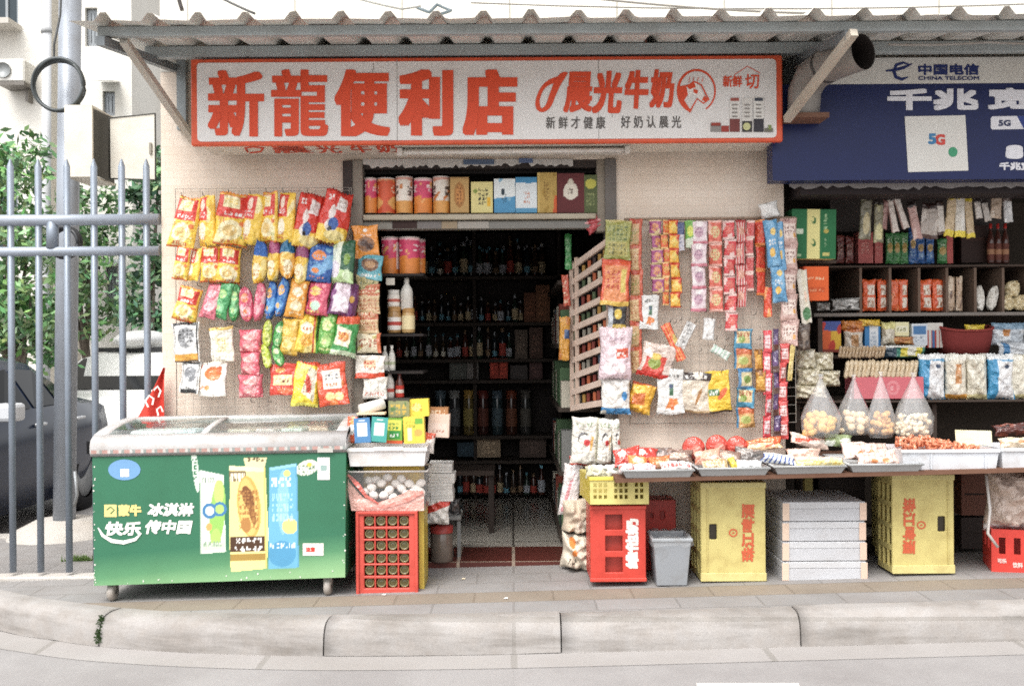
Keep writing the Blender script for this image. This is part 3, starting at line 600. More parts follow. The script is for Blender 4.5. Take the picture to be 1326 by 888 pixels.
# duct elbow between the signs
dc = thing('vent_duct', 'grey metal vent duct elbow sticking out between the two signs', 'duct', P(1080, 100, -.5))
pts = [P(1118, 67, -.86), P(1098, 74, -.78), P(1072, 84, -.62), P(1052, 98, -.48), P(1042, 118, -.40), P(1040, 150, -.37)]
m = MB(); m.tube(pts, [.089, .089, .09, .09, .088, .085], '#8f8a84', n=20, caps=False); m.build('duct_pipe', 'galv', dc)
m = MB(); m.tube([pts[0], pts[1], pts[2], pts[3]], [.083, .083, .082, .05], '#2e2623', n=20, caps=False); m.build('duct_mouth_shade', 'wood', dc)  # added inner tube, coloured dark to paint the shade inside the duct mouth
m = MB(); m.tube([pts[2] + Vector((0, -.0, 0)), pts[2].lerp(pts[3], .12)], .094, '#4c4a48', n=20, caps=False); m.build('clamp_band', 'galv', dc)
m = MB(); m.box(pts[5].x - .11, pts[5].x + .11, TY - .17, TY - .005, pts[5].z - .03, pts[5].z - .005, '#7d5a48'); m.build('support_bracket', 'wood', dc)
# shutter rail and lining above the stall
hb = thing('shutter_housing', 'dirty white lining strip below the navy telecom sign', 'shutter', P(1180, 242, -.2))
m = MB(); vs = []
for i in range(61):
    x = 1022 + 420 * i / 60; vs += [P(x, 233, -.17), P(x, 243 + rng.uniform(-3, 3), -.17)]
m.add(vs, [(2 * i, 2 * i + 1, 2 * i + 3, 2 * i + 2) for i in range(60)], '#8f8a88'); m.build('torn_lining', 'paper', hb)
m = MB(); m.box(WR + .06, 4.6, -.13, .1, P(1180, 251, -.13).z, P(1180, 238, -.13).z, '#30282a'); m.build('roller_beam', 'wood', hb)
# ================================================================== FENCE, POLE, BACKGROUND
fe = thing('steel_fence', 'grey steel bar fence left of the shop wall', 'fence', P(100, 740, 0))
for x in (16, 52, 89, 124, 160, 192, -22, -60, -98):
    m = MB(); top = P(x + 1, 222, 0); top = P(x + 1, 216, 0); bot = P(x + 1, 740, 0); r = .0195
    m.tube([bot, Vector((bot.x, 0, top.z))], r, '#818b98', n=10); m.tube([Vector((bot.x, 0, top.z)), Vector((bot.x, 0, top.z + .045))], [r, .004], '#818b98', n=10, caps=False); m.build('bar', 'metal', fe)
xl = P(-150, 285, 0).x; xr_ = -2.03
for y, r in ((285, .033), (325.5, .028)):
    m = MB(); z = P(100, y, 0).z; m.tube([(xl, -.002, z), (xr_, -.002, z)], r, '#98a1ae', n=12); m.build('rail', 'metal', fe)
m = MB(); a = P(68, 285, -.0); b = P(68, 322, -.0); m.tube([a, b], .034, '#818b98', n=12); m.build('stub_post', 'metal', fe)
m = MB(); m.box(xl, xr_, -.05, .06, -.12, -.035, '#b5b0aa'); m.build('fence_footing', 'rough', fe, bev=.01)

po = thing('utility_pole', 'tall grey steel pole carrying an open meter box behind the fence', 'pole', P(84, 690, 1.4))
m = MB(); a = P(83, 700, 1.4); b = P(92, -90, 1.4); m.tube([a, b], .076, '#939aa4', n=20); m.build('pole_shaft', 'metal', po)
m = MB(); m.lathe([(.42, -.25), (.42, -.06), (.36, .02), (.24, .08), (.2, .1), (1e-4, .1)], '#b3aea7', 18, P(84, 690, 1.4)); m.build('concrete_base', 'rough', po)
m = MB(); m.tube([P(74, 680, 1.38), P(77, 300, 1.38), P(80, 20, 1.38)], .018, '#949ba5', n=8); m.build('conduit', 'metal', po)
m = MB(); m.tube([P(96, 655, 1.28), P(100, 640, 1.27), P(97, 610, 1.28)], .012, '#8b8f92', n=8); m.build('handle', 'metal', po)
bx = thing('meter_box', 'cream metal meter box with its door hanging open on the pole', 'box', P(120, 185, 1.2))
a = P(84, 229, 1.05); b = P(119, 136, 1.05)
m = MB(); m.panel((a.x, b.x), (a.z, b.z), [], 1.05, 1.07, '#d6cfbf'); m.box(a.x, a.x + .012, 1.071, 1.45, a.z, b.z, '#cfc8b8'); m.box(a.x + .013, b.x, 1.071, 1.45, b.z - .014, b.z, '#cfc8b8'); m.box(a.x + .013, b.x, 1.071, 1.45, a.z, a.z + .014, '#cfc8b8'); m.build('box_shell', 'metal', bx)
m = MB(); m.add([(b.x - .006, 1.075, a.z + .02), (P(146, 0, 1.35).x, 1.36, a.z + .0), (P(146, 0, 1.35).x, 1.36, b.z - .02), (b.x - .006, 1.075, b.z - .02)], [(0, 1, 2, 3)], '#3c3a30'); m.build('box_interior', 'metal', bx)
m = MB(); c0 = P(148, 234, 1.30); c1 = P(201, 149, 1.22); m.prism([(c0.x, c0.z), (c1.x, c0.z - .01), (c1.x, c1.z + .01), (c0.x, c1.z - .02)], 1.22, 1.24, '#d2cdc0'); dr = m.build('box_door', 'metal', bx, bev=.004)
m = MB(); e = .012; m.tube([(c0.x, 1.219, c0.z), (c1.x, 1.219, c0.z - .01), (c1.x, 1.219, c1.z + .01), (c0.x, 1.219, c1.z - .02), (c0.x, 1.219, c0.z)], .007, '#33322e', n=4); m.build('door_seal', 'plastic', dr)
m = MB(); c = P(194, 192, 1.2); m.box(c.x - .008, c.x + .008, 1.205, 1.219, c.z - .04, c.z + .04, '#8a8478'); m.build('latch', 'metal', dr)
def coil(nm, label, cx, cy, r, Y, turns, col, tr, ry=1.05, ytilt=0):
    m = MB(); rr = random.Random(cx); pts = []; c = P(cx, cy, Y); n = turns * 36
    ph = [rr.uniform(0, 6.28) for _ in range(turns + 1)]
    for i in range(n + 1):
        t = i / 36 * 6.283; k = i // 36; w = r / S(Y) * (1 + .05 * math.sin(t + ph[k]) + .02 * math.sin(2 * t + ph[k]))
        pts.append((c.x + w * math.cos(t), c.y + .02 * math.sin(t * 1.1 + k) - k * tr * .8 + ytilt * math.cos(t), c.z + w * ry * math.sin(t)))
    m.tube(pts, tr, col, n=6); tag(m.build(nm, 'plastic', loc=c), label, 'cable')
coil('cable_coil', 'large dark loop of coiled cable hanging at the pole top', 76, 111, 32, 1.2, 4, '#3f4648', .010)
coil('cable_coil', 'small black coil of cable behind the fence rail', 86, 315, 18, .9, 5, '#22252a', .014)
def wire(label, pts, r, col, Y=None):
    m = MB(); P_ = [P(*p) for p in pts]; out = []
    for i in range(len(P_) - 1):
        for k in range(8):
            t = k / 8; q = P_[i].lerp(P_[i + 1], t); q.z -= .10 * 4 * t * (1 - t) * (P_[i] - P_[i + 1]).length * .12; out.append(q)
    out.append(P_[-1]); m.tube(out, r, col, n=6); tag(m.build('overhead_cable', 'plastic', loc=P_[0]), label, 'cable')
wire('thin dark cable running down the pole to the coil', [(80, -30, 1.3), (78, 20, 1.25), (70, 58, 1.2), (70, 80, 1.2)], .008, '#3d4042')
wire('dark cable slanting from the top edge down to the awning ribs', [(268, -12, -.9), (330, 18, -1.0)], .006, '#4a4a4a')
wire('faint cable slanting across the white upper wall right of centre', [(740, -5, -.1), (1060, 18, -.06)], .006, '#77736e')
wire('long thin cable strung level along the white upper wall', [(610, 4, -.05), (1500, -2, -.04)], .004, '#6f6c68')
wire('grey cable sagging below the awning over the telecom sign', [(1150, 58, -.5), (1280, 55, -.5), (1400, 56, -.5)], .006, '#b5b0aa')
wire('short tangled grey cable lying over the awning ribs at centre', [(540, 10, -.8), (556, 16, -.85), (566, 6, -.8), (584, 14, -.85), (572, 18, -.9)], .008, '#5f6c72')
wire('pale cable drooping across the top edge left of centre', [(430, -12, -.5), (520, 12, -.9), (545, 8, -.9)], .005, '#8a8a86')
wire('steep dark cable stub behind the awning left end', [(226, -20, -.3), (236, 14, -.3)], .012, '#3a3330')

# far buildings beyond the fence
def building(nm, label, x0, x1, y0, y1, z1, col, wins, cat='building', extra=None):
    c = thing(nm, label, cat, ((x0 + x1) / 2, y0, -.3)); f = x1 - x0
    holes = [w for w in wins]
    m = MB(); m.panel((x0, x1), (-.34, z1), [(w[0], w[1], w[2], w[3]) for w in wins], y0, y0 + .25, col); m.build('front_wall', 'render', c)
    m = MB(); m.box(x0, x0 + .25, y0 + .251, y1, -.34, z1, col); m.box(x1 - .25, x1, y0 + .251, y1, -.34, z1, col); m.build('side_wall', 'render', c)
    m = MB(); m.box(x0, x1, y0 + .1, y1, z1 + .001, z1 + .25, '#bdb9b2'); m.build('roof_slab', 'render', c)
    for w in wins:
        m = MB(); m.panel((w[0] + .01, w[2] - .01), (w[1] + .01, w[3] - .01), [(w[0] + .07, w[1] + .07, (w[0] + w[2]) / 2 - .025, w[3] - .07), ((w[0] + w[2]) / 2 + .025, w[1] + .07, w[2] - .07, w[3] - .07)], y0 + .08, y0 + .13, '#8b9196'); wo = m.build('window', 'metal', c)
        m = MB(); m.add([(w[0] + .03, y0 + .11, w[1] + .03), (w[2] - .03, y0 + .11, w[1] + .03), (w[2] - .03, y0 + .11, w[3] - .03), (w[0] + .03, y0 + .11, w[3] - .03)], [(0, 1, 2, 3)], '#39434a'); m.build('pane', 'darkglass', wo)
    return c
def wx(px, Y): return P(px, 300, Y).x
def wz(py, Y): return P(150, py, Y).z
Y1 = 13.
b1 = building('apartment_building', 'pale weathered apartment building far left behind the tree', wx(-330, Y1), wx(56, Y1), Y1, Y1 + 7, 13, '#d9d6cf', [(wx(-120, Y1), wz(150, Y1), wx(-60, Y1), wz(60, Y1)), (wx(-10, Y1), wz(40, Y1), wx(26, Y1), wz(-60, Y1)), (wx(-10, Y1), wz(330, Y1), wx(24, Y1), wz(230, Y1))])
m = MB(); m.box(wx(-60, Y1), wx(30, Y1), Y1 - .5, Y1 - .002, wz(40, Y1), wz(33, Y1), '#bdb8b0'); m.build('canopy_slab', 'render', b1)
Y2 = 11.5
b2 = building('apartment_building', 'bleached white apartment block behind the meter box', wx(104, Y2), wx(172, Y2), Y2, Y2 + 8, 11, '#dedbd3', [(wx(134, Y2), wz(150, Y2), wx(150, Y2), wz(118, Y2)), (wx(136, Y2), wz(400, Y2), wx(152, Y2), wz(345, Y2)), (wx(112, Y2), wz(60, Y2), wx(128, Y2), wz(10, Y2))])
for yy, x0, x1 in ((114, 132, 156), (345, 132, 158)):
    m = MB(); m.add([(wx(x0, Y2), Y2 - .01, wz(yy - 9, Y2)), (wx(x1, Y2), Y2 - .01, wz(yy - 9, Y2)), (wx(x1 + 8, Y2), Y2 - .6, wz(yy + 2, Y2)), (wx(x0, Y2), Y2 - .6, wz(yy + 2, Y2))], [(0, 1, 2, 3)], '#9aa3a4'); m.build('window_hood', 'metal', b2)
Y3 = 15.
b3 = building('apartment_building', 'pale building with a railed balcony between the white block and shop wall', wx(166, Y3), wx(330, Y3), Y3, Y3 + 8, 12, '#d4cfc4', [(wx(176, Y3), wz(200, Y3), wx(206, Y3), wz(150, Y3)), (wx(178, Y3), wz(90, Y3), wx(204, Y3), wz(40, Y3))])
m = MB()
for i in range(15): x = wx(172 + i * 2.9, Y3); m.box(x, x + .03, Y3 - .7, Y3 - .67, wz(142, Y3), wz(120, Y3), '#4d5454')
m.box(wx(170, Y3), wx(214, Y3), Y3 - .72, Y3 - .65, wz(121.5, Y3), wz(119, Y3), '#4d5454'); m.box(wx(170, Y3), wx(214, Y3), Y3 - .72, Y3 - .65, wz(143, Y3), wz(141, Y3), '#4d5454'); m.build('balcony_railing', 'metal', b3)
m = MB(); m.box(wx(168, Y3), wx(216, Y3), Y3 - .75, Y3 - .002, wz(148, Y3), wz(143.5, Y3), '#b9b4ab'); m.build('balcony_slab', 'render', b3)
ac = thing('air_conditioner', 'white air conditioner unit on the far left building wall', 'air conditioner', P(12, 92, Y1 - .2))
m = MB(); a = P(-6, 106, Y1 - .45); b = P(31, 76, Y1 - .45); m.box(a.x, b.x, Y1 - .45, Y1 - .003, a.z, b.z, '#dddbd5'); m.build('casing', 'metal', ac, bev=.03)
m = MB(); c = P(4, 91, Y1 - .47); m.lathe([(.14, -.02), (.14, .0), (1e-4, .0)], '#8e9293', 20, c, axis='Y'); m.build('fan_grille', 'metal', ac)
m = MB(); m.box(a.x + .05, b.x, Y1 - .45, Y1 - .003, a.z - .06, a.z - .005, '#6f6a64'); m.box(b.x - .1, b.x - .05, Y1 - .2, Y1 - .003, a.z - .3, a.z - .061, '#6f6a64'); m.build('wall_bracket', 'metal', ac)
dp = thing('drainpipe', 'pale vertical drainpipe on the building behind the pole', 'pipe', P(60, 300, 9))
m = MB(); m.tube([P(59, 560, 10), P(61, -80, 10)], .07, '#c3c5c8', n=10); m.build('pipe_run', 'render', dp)
for yy in (40, 200, 360): m = MB(); c = P(60, yy, 10); m.tube([(c.x, 10, c.z - .04), (c.x, 10, c.z + .04)], .085, '#a9abad', n=10); m.build('collar', 'render', dp)

def tree(label, base, h, blobs, nleaf, seed, leaf=.10, cols=('#5f8a4c', '#4b7440', '#7fa661')):
    r = random.Random(seed); t = thing('leafy_tree', label, 'tree', base); base = Vector(base)
    m = MB(); top = base + Vector((0, 0, h * .55)); m.tube([base, base.lerp(top, .5) + Vector((.05, .04, 0)), top], [.11, .085, .06], '#6b6257', n=9); m.build('trunk', 'rough', t)
    for c, rad in blobs:
        m = MB(); c = Vector(c); mid = top.lerp(c, .5) + Vector((r.uniform(-.1, .1), r.uniform(-.1, .1), .05)); m.tube([top - Vector((0, 0, h * .12 * r.random())), mid, c], [.045, .03, .012], '#6b6257', n=6); m.build('limb', 'rough', t)
    m = MB(); clumps = []
    for c, rad in blobs:
        for k in range(int(26 * rad * rad) + 8):
            d = Vector((r.gauss(0, 1), r.gauss(0, 1), r.gauss(0, .85))).normalized() * rad * r.random() ** .4; clumps.append((Vector(c) + d, r.uniform(.10, .24), r.choice(cols)))
    for k in range(nleaf):
        c, cr, cc = r.choice(clumps); p = c + Vector((r.gauss(0, 1), r.gauss(0, 1), r.gauss(0, .7))) * cr * .75
        n = Vector((r.gauss(0, 1), r.gauss(-.3, 1), r.gauss(.9, .8))).normalized(); a = n.orthogonal().normalized(); a.rotate(Matrix.Rotation(r.uniform(0, 6.28), 3, n)); b = n.cross(a)
        L = leaf * r.uniform(.7, 1.3); w = L * .42; c3 = tuple(x * r.uniform(.75, 1.25) for x in lin(cc))
        m.add([p - a * L * .5, p - a * L * .05 + b * w * .5, p + a * L * .5, p - a * L * .05 - b * w * .5], [(0, 1, 2, 3)], [c3] * 4)
    m.build('crown', 'leaf', t)
tree('bushy bright green tree left of the pole beyond the fence', P(20, 720, 6.5), 4.2, [(P(-8, 215, 6.5), .55), (P(-45, 240, 6.8), .8), (P(14, 300, 6.3), .55), (P(40, 385, 6.2), .45), (P(-10, 410, 6.4), .75), (P(38, 320, 6.8), .32), (P(50, 440, 6.3), .4)], 5200, 5, .13, ('#6f9460', '#587f4e', '#8fb07c'))
tree('green tree showing right of the pole beyond the fence', P(112, 600, 10.7), 3.6, [(P(106, 270, 10.6), .46), (P(112, 345, 10.4), .46), (P(108, 410, 10.5), .5), (P(76, 350, 10.8), .46), (P(122, 300, 10.6), .32)], 2400, 6, .15, ('#6a8f5c', '#56794c', '#86a874'))
tree('dark green tree beside the shop wall beyond the fence', P(196, 720, 9.5), 4.2, [(P(204, 260, 9.5), .45), (P(200, 330, 9.4), .5), (P(192, 390, 9.6), .45), (P(212, 430, 9.5), .5), (P(206, 210, 9.8), .3)], 3000, 8, .15, ('#456a4a', '#5a805a', '#749670'))

# ---- cars
def car(label, origin, yaw, col, col2, st, hw, parts_col):
    """st: list of (x along, sill z, belt z, roof z, half width at belt, half width at roof)"""
    c = thing('parked_car', label, 'car', origin, rot=(0, 0, yaw)); m = MB(); rows = []
    for x, zs, zb, zr, w, wr in st:
        rows.append([(x, -w * .93, zs), (x, -w, zs + (zb - zs) * .35), (x, -w * 1.0, zs + (zb - zs) * .72), (x, -w * .955, zb), (x, -wr, zr - .06 * (zr > zb + .1)), (x, -wr * .6, zr), (x, wr * .6, zr), (x, wr, zr - .06 * (zr > zb + .1)), (x, w * .955, zb), (x, w, zs + (zb - zs) * .72), (x, w, zs + (zb - zs) * .35), (x, w * .93, zs)])
    n = 12; vs = [p for r in rows for p in r]
    m.add(vs, [(i * n + k, i * n + (k + 1) % n, (i + 1) * n + (k + 1) % n, (i + 1) * n + k) for i in range(len(rows) - 1) for k in range(n)], col, True)
    m.f += [tuple(reversed(range(n))), tuple((len(rows) - 1) * n + k for k in range(n))]; m.sm += [False, False]
    b = m.build('body', 'carpaint'); b.parent = c
    def side(i, j, s, lo=.12, hi=.86, t0=.06, t1=.94, nm='side_window'):
        A = [Vector(p) for p in (rows[i][3 if s < 0 else 8], rows[i][4 if s < 0 else 7], rows[j][3 if s < 0 else 8], rows[j][4 if s < 0 else 7])]
        f = lambda u, v: A[0].lerp(A[1], v).lerp(A[2].lerp(A[3], v), u) + Vector((0, s * .012, .0))
        m = MB(); m.add([f(t0, lo), f(t1, lo), f(t1, hi), f(t0, hi)], [(0, 1, 2, 3)], '#0b0e11'); o = m.build(nm, 'darkglass'); o.parent = c
    def cross(i, j, nm):
        A, B = rows[i], rows[j]; f = [Vector(A[4]) * .5 + Vector(A[3]) * .5, Vector(A[7]) * .5 + Vector(A[8]) * .5] if False else None
        a0 = Vector(A[3]).lerp(Vector(A[4]), .9); a1 = Vector(A[8]).lerp(Vector(A[7]), .9); b0 = Vector(B[4]) + Vector((0, .05, -.01)); b1 = Vector(B[7]) + Vector((0, -.05, -.01)); off = Vector((.02 if B[0][0] > A[0][0] and False else 0, 0, .015))
        sx = -1 if Vector(B[0]).x > Vector(A[0]).x else 1
        off = Vector((sx * .02, 0, .02)); m = MB(); m.add([a0 + off, a1 + off, b1 + off, b0 + off], [(0, 1, 2, 3)], '#0b0e11'); o = m.build(nm, 'darkglass'); o.parent = c
    return c, rows, side, cross
ST = [(0, .42, .62, .64, .60, .50), (.12, .30, .68, .72, .80, .62), (.5, .22, .78, .82, .87, .66), (1.15, .2, .90, .93, .90, .68), (1.35, .2, .93, .98, .90, .66), (2.0, .2, .95, 1.40, .91, .56), (2.6, .2, .96, 1.46, .91, .57), (3.2, .2, .97, 1.43, .91, .56), (3.75, .2, .98, 1.28, .90, .54), (4.2, .22, .99, 1.04, .88, .62), (4.55, .3, .93, .97, .84, .60), (4.68, .42, .72, .75, .74, .5)]
def finish_car(c, side, cross, k=1., s_list=(-1, 1)):
    for s in s_list:
        side(4, 5, s, t0=.35, t1=.97, hi=.80); side(5, 6, s, t0=.03, t1=.95); side(6, 7, s, t0=.06, t1=.95); side(7, 8, s, t0=.06, t1=.85, hi=.8)
        for x in (2.5 * k, 3.45 * k):
            m = MB(); m.box(x, x + .16, s * .915 - .018, s * .915 + .018, .86, .885, '#b9bcc0'); o = m.build('door_handle', 'metal', bev=.006); o.parent = c
        m = MB(); m.box(1.62 * k, 1.62 * k + .18, s * 1.0 - .09, s * 1.0 + .09, .95, 1.09, '#c2c5ca'); o = m.build('wing_mirror', 'carpaint', bev=.03, seg=2); o.parent = c
        for x in (.85 * k, 3.75 * k):
            m = MB(); m.lathe([(.2, -.1), (.315, -.1), (.325, -.06), (.325, .06), (.315, .1), (.2, .1)], '#1b1b1d', 24, (x, s * .80, .325), axis='Y'); w = m.build('wheel', 'rough'); w.parent = c
            m = MB(); m.lathe([(.2, -.09), (.19, .085), (.05, .06), (1e-4, .06)] if s > 0 else [(1e-4, -.06), (.05, -.06), (.19, -.085), (.2, .09)], '#8f9396', 20, (x, s * .80, .325), axis='Y'); o = m.build('rim', 'metal'); o.parent = w
    cross(4, 5, 'windscreen')
ccar, rows, side, cross = car('dark blue parked car with pale reflections behind the fence', (-4.86, .50, -.24), R_(90), '#152238', None, [(q[0] * .8,) + q[1:] for q in ST], .9, None)
finish_car(ccar, side, cross, .8)
ST2 = [(x, a, b, d, w * 1.02, e) for (x, a, b, d, w, e) in ST]
wcar, rows, side, cross = car('white parked car half hidden behind the fence beside the flag', (-5.12, 5.5, -.30), R_(90), '#d8d8d4', None, [(x, a, b * 1.02, d * 1.05, w, e + .06) for (x, a, b, d, w, e) in ST], .9, None)
finish_car(wcar, side, cross)
rb = MB(); rb.ball((0, 0, 0), .5, '#d2d3d2', 16, (.62, 1.5, .28)); o = rb.build('roof_box', 'plastic'); o.parent = wcar; o.location = (2.6, 0, 1.66); o.rotation_euler = (0, 0, R_(90))
for x in (2.2, 3.0): m = MB(); m.box(x, x + .05, -.5, .5, 1.5, 1.56, '#2b2b2d'); o = m.build('roof_bar', 'plastic'); o.parent = wcar
# red pennant between the fence and the freezer
m = MB(); n = 14; vs = []
for i in range(n + 1):
    v = i / n
    for j in range(9):
        u = j / 8; xl_ = 150 + (212 - 150) * v; x = xl_ + (214 - xl_) * u; y = 590 - (590 - 476) * v
        p = P(x, y, -.06); p.y += .02 * math.sin(u * 9 + v * 3); vs.append(p)
m.add(vs, [(i * 9 + j, i * 9 + j + 1, (i + 1) * 9 + j + 1, (i + 1) * 9 + j) for i in range(n) for j in range(8)], '#c83a2c', True)
pf = tag(m.build('red_flag', 'cloth', loc=P(195, 545, -.06)), 'red cloth pennant with white print hanging between the fence and freezer', 'flag')
m = MB(); fp = plane(-.10)
ribbon(m, [(192, 527), (188, 519), (193, 512), (199, 516), (197, 524)], 2.4, fp, '#e6dcd4'); ribbon(m, [(199, 505), (204, 500), (208, 506), (205, 514)], 2.2, fp, '#e6dcd4', .001); ribbon(m, [(205, 538), (203, 530), (208, 526), (211, 533)], 2.2, fp, '#e6dcd4', .001); o = m.build('print', 'ink'); o.parent = pf; o.location = -pf.location
# ================================================================== ICE CREAM FREEZER
FY = -.62; g0 = gz(-1.5)
fz = thing('ice_cream_freezer', 'green chest freezer with printed ice creams and sliding glass lid left of the doorway', 'freezer', P(284, 775, FY))
A_, B_ = P(122, 758, FY), P(447, 747, FY); C_, D_ = P(119.5, 586, FY), P(448, 580, FY)
des = ('#2f6d50', ('n', 3, .45, '#2d694c'), ('G', -.06, .22, .12, '#68a06e'), ('G', -.22, .05, .16, '#98bd88'), ('n', 0, 2, 'W'))
fx = lambda x: (x - 120) / 327.; fv = lambda y: (757 - y + (x_ := 0)) / 172.
def Q(*pp): return [(fx(x), fv(y + (x - 120) * .03)) for x, y in pp]
des = list(des[:-1])
des += [
        ('x', Q((259, 716), (292, 713), (289, 612), (258, 606)), '#d9e2d2'), ('E', fx(281), fv(668), .030, .135, -.08, .526, '#8fbf58'), ('E', fx(283), fv(640), .02, .05, 0, .526, '#b5d66c'), ('E', fx(279), fv(700), .02, .04, 0, .526, '#a8cc64'), ('e', fx(271), fv(664), .03, .06, '#3f78a8'), ('e', fx(284), fv(662), .028, .055, '#3f78a8'), ('e', fx(284), fv(662), .018, .035, '#a8cf6a'), ('e', fx(271), fv(664), .018, .035, '#dfe8da'), ('e', fx(270), fv(685), .012, .03, '#e2a05a'), ('g', fx(261), fv(627), fx(278), fv(618), '#7e8a80', 5, 1)]
des += [('x', Q((295, 740), (345, 735), (347, 690), (343, 602), (292, 600), (296, 690)), '#efdf8e'), ('x', Q((345, 735), (345, 735), (343, 605), (322, 600), (344, 596)), '#e8d47a'),
        ('r', fx(296), fv(626), fx(318), fv(612), '#7d6b4c'), ('g', fx(297), fv(626), fx(318), fv(612), '#efe6c8', 4, 1), ('E', fx(322), fv(660), .046, .125, .1, .526, '#d2a650'), ('E', fx(321), fv(660), .036, .115, .1, .526, '#dcb968'), ('E', fx(321), fv(648), .022, .05, .3, .526, '#7b4e2c'), ('E', fx(326), fv(668), .012, .05, .2, .526, '#8a5a30'), ('g', fx(308), fv(690), fx(336), fv(636), '#a8763c', 5, 6), ('E', fx(318), fv(684), .02, .03, .1, .526, '#b07c40'),
        ('r', fx(297), fv(719), fx(343), fv(699), '#4f3624'), ('g', fx(305), fv(708), fx(340), fv(699), 'W', 5, 1), ('g', fx(303), fv(719), fx(341), fv(710), 'W', 5, 1), ('r', fx(297), fv(731), fx(344), fv(722), '#a5853c'),
        ('x', Q((318, 602), (342, 603), (345, 589), (315, 590)), '#e6d9a4'), ('g', fx(320), fv(600), fx(343), fv(592), '#5a4a34', 4, 1)]
des += [('x', Q((347, 736), (387, 734), (384, 596), (348, 602)), '#67abca'), ('n', 0, 9, 'W'), ('E', fx(366), fv(655), .022, .13, 0, .526, '#86bcd4'), ('e', fx(375), fv(687), .032, .06, '#e5d97a'), ('e', fx(371), fv(617), .014, .026, '#e5d97a'), ('g', fx(351), fv(634), fx(378), fv(618), '#e4eef2', 3, 1), ('e', fx(365), fv(723), .055, .10, '#4f96bd'), ('g', fx(352), fv(680), fx(380), fv(640), '#a6d2e2', 6, 3)]
des += [('E', fx(253), fv(610), .012, .09, .1, .526, '#cfdccb'), ('g', fx(249), fv(624), fx(257), fv(594), '#2a6a48', 1, 4), ('E', fx(397), fv(610), .045, .03, .35, .526, '#dfe3cf'), ('g', fx(386), fv(620), fx(408), fv(604), '#4a6b58', 5, 2), ('e', fx(400), fv(606), .01, .018, '#e0c04a')]
des += [('x', Q((259, 716), (261, 716), (260, 606), (258, 606)), '#b9c6b4'), ('x', Q((343, 735), (345, 735), (343, 602), (341, 602)), '#d8c46a'), ('x', Q((385, 734), (387, 734), (384, 596), (382, 596)), '#5a9cbc'), ('x', Q((262, 712), (290, 709), (290, 700), (262, 703)), '#c6d3bd'), ('g', fx(263), fv(711), fx(289), fv(701), '#8aa088', 5, 1), ('x', Q((349, 606), (383, 600), (383, 596), (349, 602)), '#8fc6dc'), ('x', Q((296, 606), (341, 608), (341, 602), (296, 600)), '#f6ecb4'), ('g', fx(349), fv(716), fx(384), fv(706), '#d6e6ec', 5, 1)]
des = [d for d in des if not (d[0] == 'n' and d[1] == 0)]
U, V = np.meshgrid(np.linspace(0, 1, 330), np.linspace(0, 1, 174)); CC = paint(des, U, V, 3)
m = MB(); nu, nv = 330, 174; vs = []
for j in range(nv):
    for i in range(nu):
        u, v = i / (nu - 1), j / (nv - 1); p = A_.lerp(B_, u).lerp(C_.lerp(D_, u), v); vs.append((p.x, p.y - .001, p.z))
m.add(vs, [(j * nu + i, j * nu + i + 1, (j + 1) * nu + i + 1, (j + 1) * nu + i) for j in range(nv - 1) for i in range(nu - 1)], CC.reshape(-1, 3).tolist()); m.build('front_panel', 'sign', fz)
BY = -.05; GR = '#1f6b46'
m = MB(); dz = B_.z - A_.z
m.add([(A_.x, FY + .001, A_.z), (B_.x, FY + .001, B_.z), (D_.x, FY + .001, D_.z), (C_.x, FY + .001, C_.z), (A_.x, BY, A_.z), (B_.x, BY, B_.z), (D_.x, BY, D_.z), (C_.x, BY, C_.z)],
      [(4, 7, 6, 5), (0, 4, 5, 1), (0, 3, 7, 4), (1, 5, 6, 2), (0, 1, 2, 3)], GR); m.build('body', 'sign', fz)
m = MB(); m.add([(B_.x + .002, FY + .12, B_.z + .12), (B_.x + .002, BY - .12, B_.z + .12), (B_.x + .002, BY - .12, B_.z + .42), (B_.x + .002, FY + .12, B_.z + .42)], [(0, 1, 2, 3)], '#6d6257'); m.build('side_vent', 'plastic', fz)
# lid frame: front bar, back bar, two ends, middle rail
LP = [(FY - .012, .0), (FY - .014, .03), (FY - .004, .062), (FY + .04, .088), (FY + .12, .108), (FY + .25, .128), (FY + .42, .142), (BY - .03, .145), (BY, .142), (BY, .0)]
def lz(x): return C_.z + (D_.z - C_.z) * (x - C_.x) / (D_.x - C_.x)
X0, X1 = C_.x - .008, D_.x + .004
def strip_x(m, xa, xb, pr, th, col):      # a piece of the curved lid between xa and xb
    vs = []
    for (y, z) in pr:
        for x in (xa, xb): vs.append((x, y, lz(x) + z))
    for (y, z) in pr:
        for x in (xa, xb): vs.append((x, y + .004, lz(x) + z - th))
    n = len(pr); fs = [(2 * i, 2 * i + 1, 2 * i + 3, 2 * i + 2) for i in range(n - 1)] + [(2 * n + 2 * i, 2 * n + 2 * i + 2, 2 * n + 2 * i + 3, 2 * n + 2 * i + 1) for i in range(n - 1)]
    fs += [(2 * i, 2 * i + 2, 2 * n + 2 * i + 2, 2 * n + 2 * i) for i in range(n - 1)] + [(2 * i + 1, 2 * n + 2 * i + 1, 2 * n + 2 * i + 3, 2 * i + 3) for i in range(n - 1)]
    fs += [(0, 2 * n, 2 * n + 1, 1), (2 * n - 2, 2 * n - 1, 4 * n - 1, 4 * n - 2)]
    m.add(vs, fs, col, True)
WHT = '#b9b7b6'
m = MB(); strip_x(m, X0, X1, LP[:4], .02, WHT); m.build('lid_front_bar', 'plastic', fz)
m = MB(); strip_x(m, X0, X0 + .075, LP[3:9], .03, WHT); m.build('lid_end', 'plastic', fz)
m = MB(); strip_x(m, X1 - .06, X1, LP[3:9], .03, WHT); m.build('lid_end', 'plastic', fz)
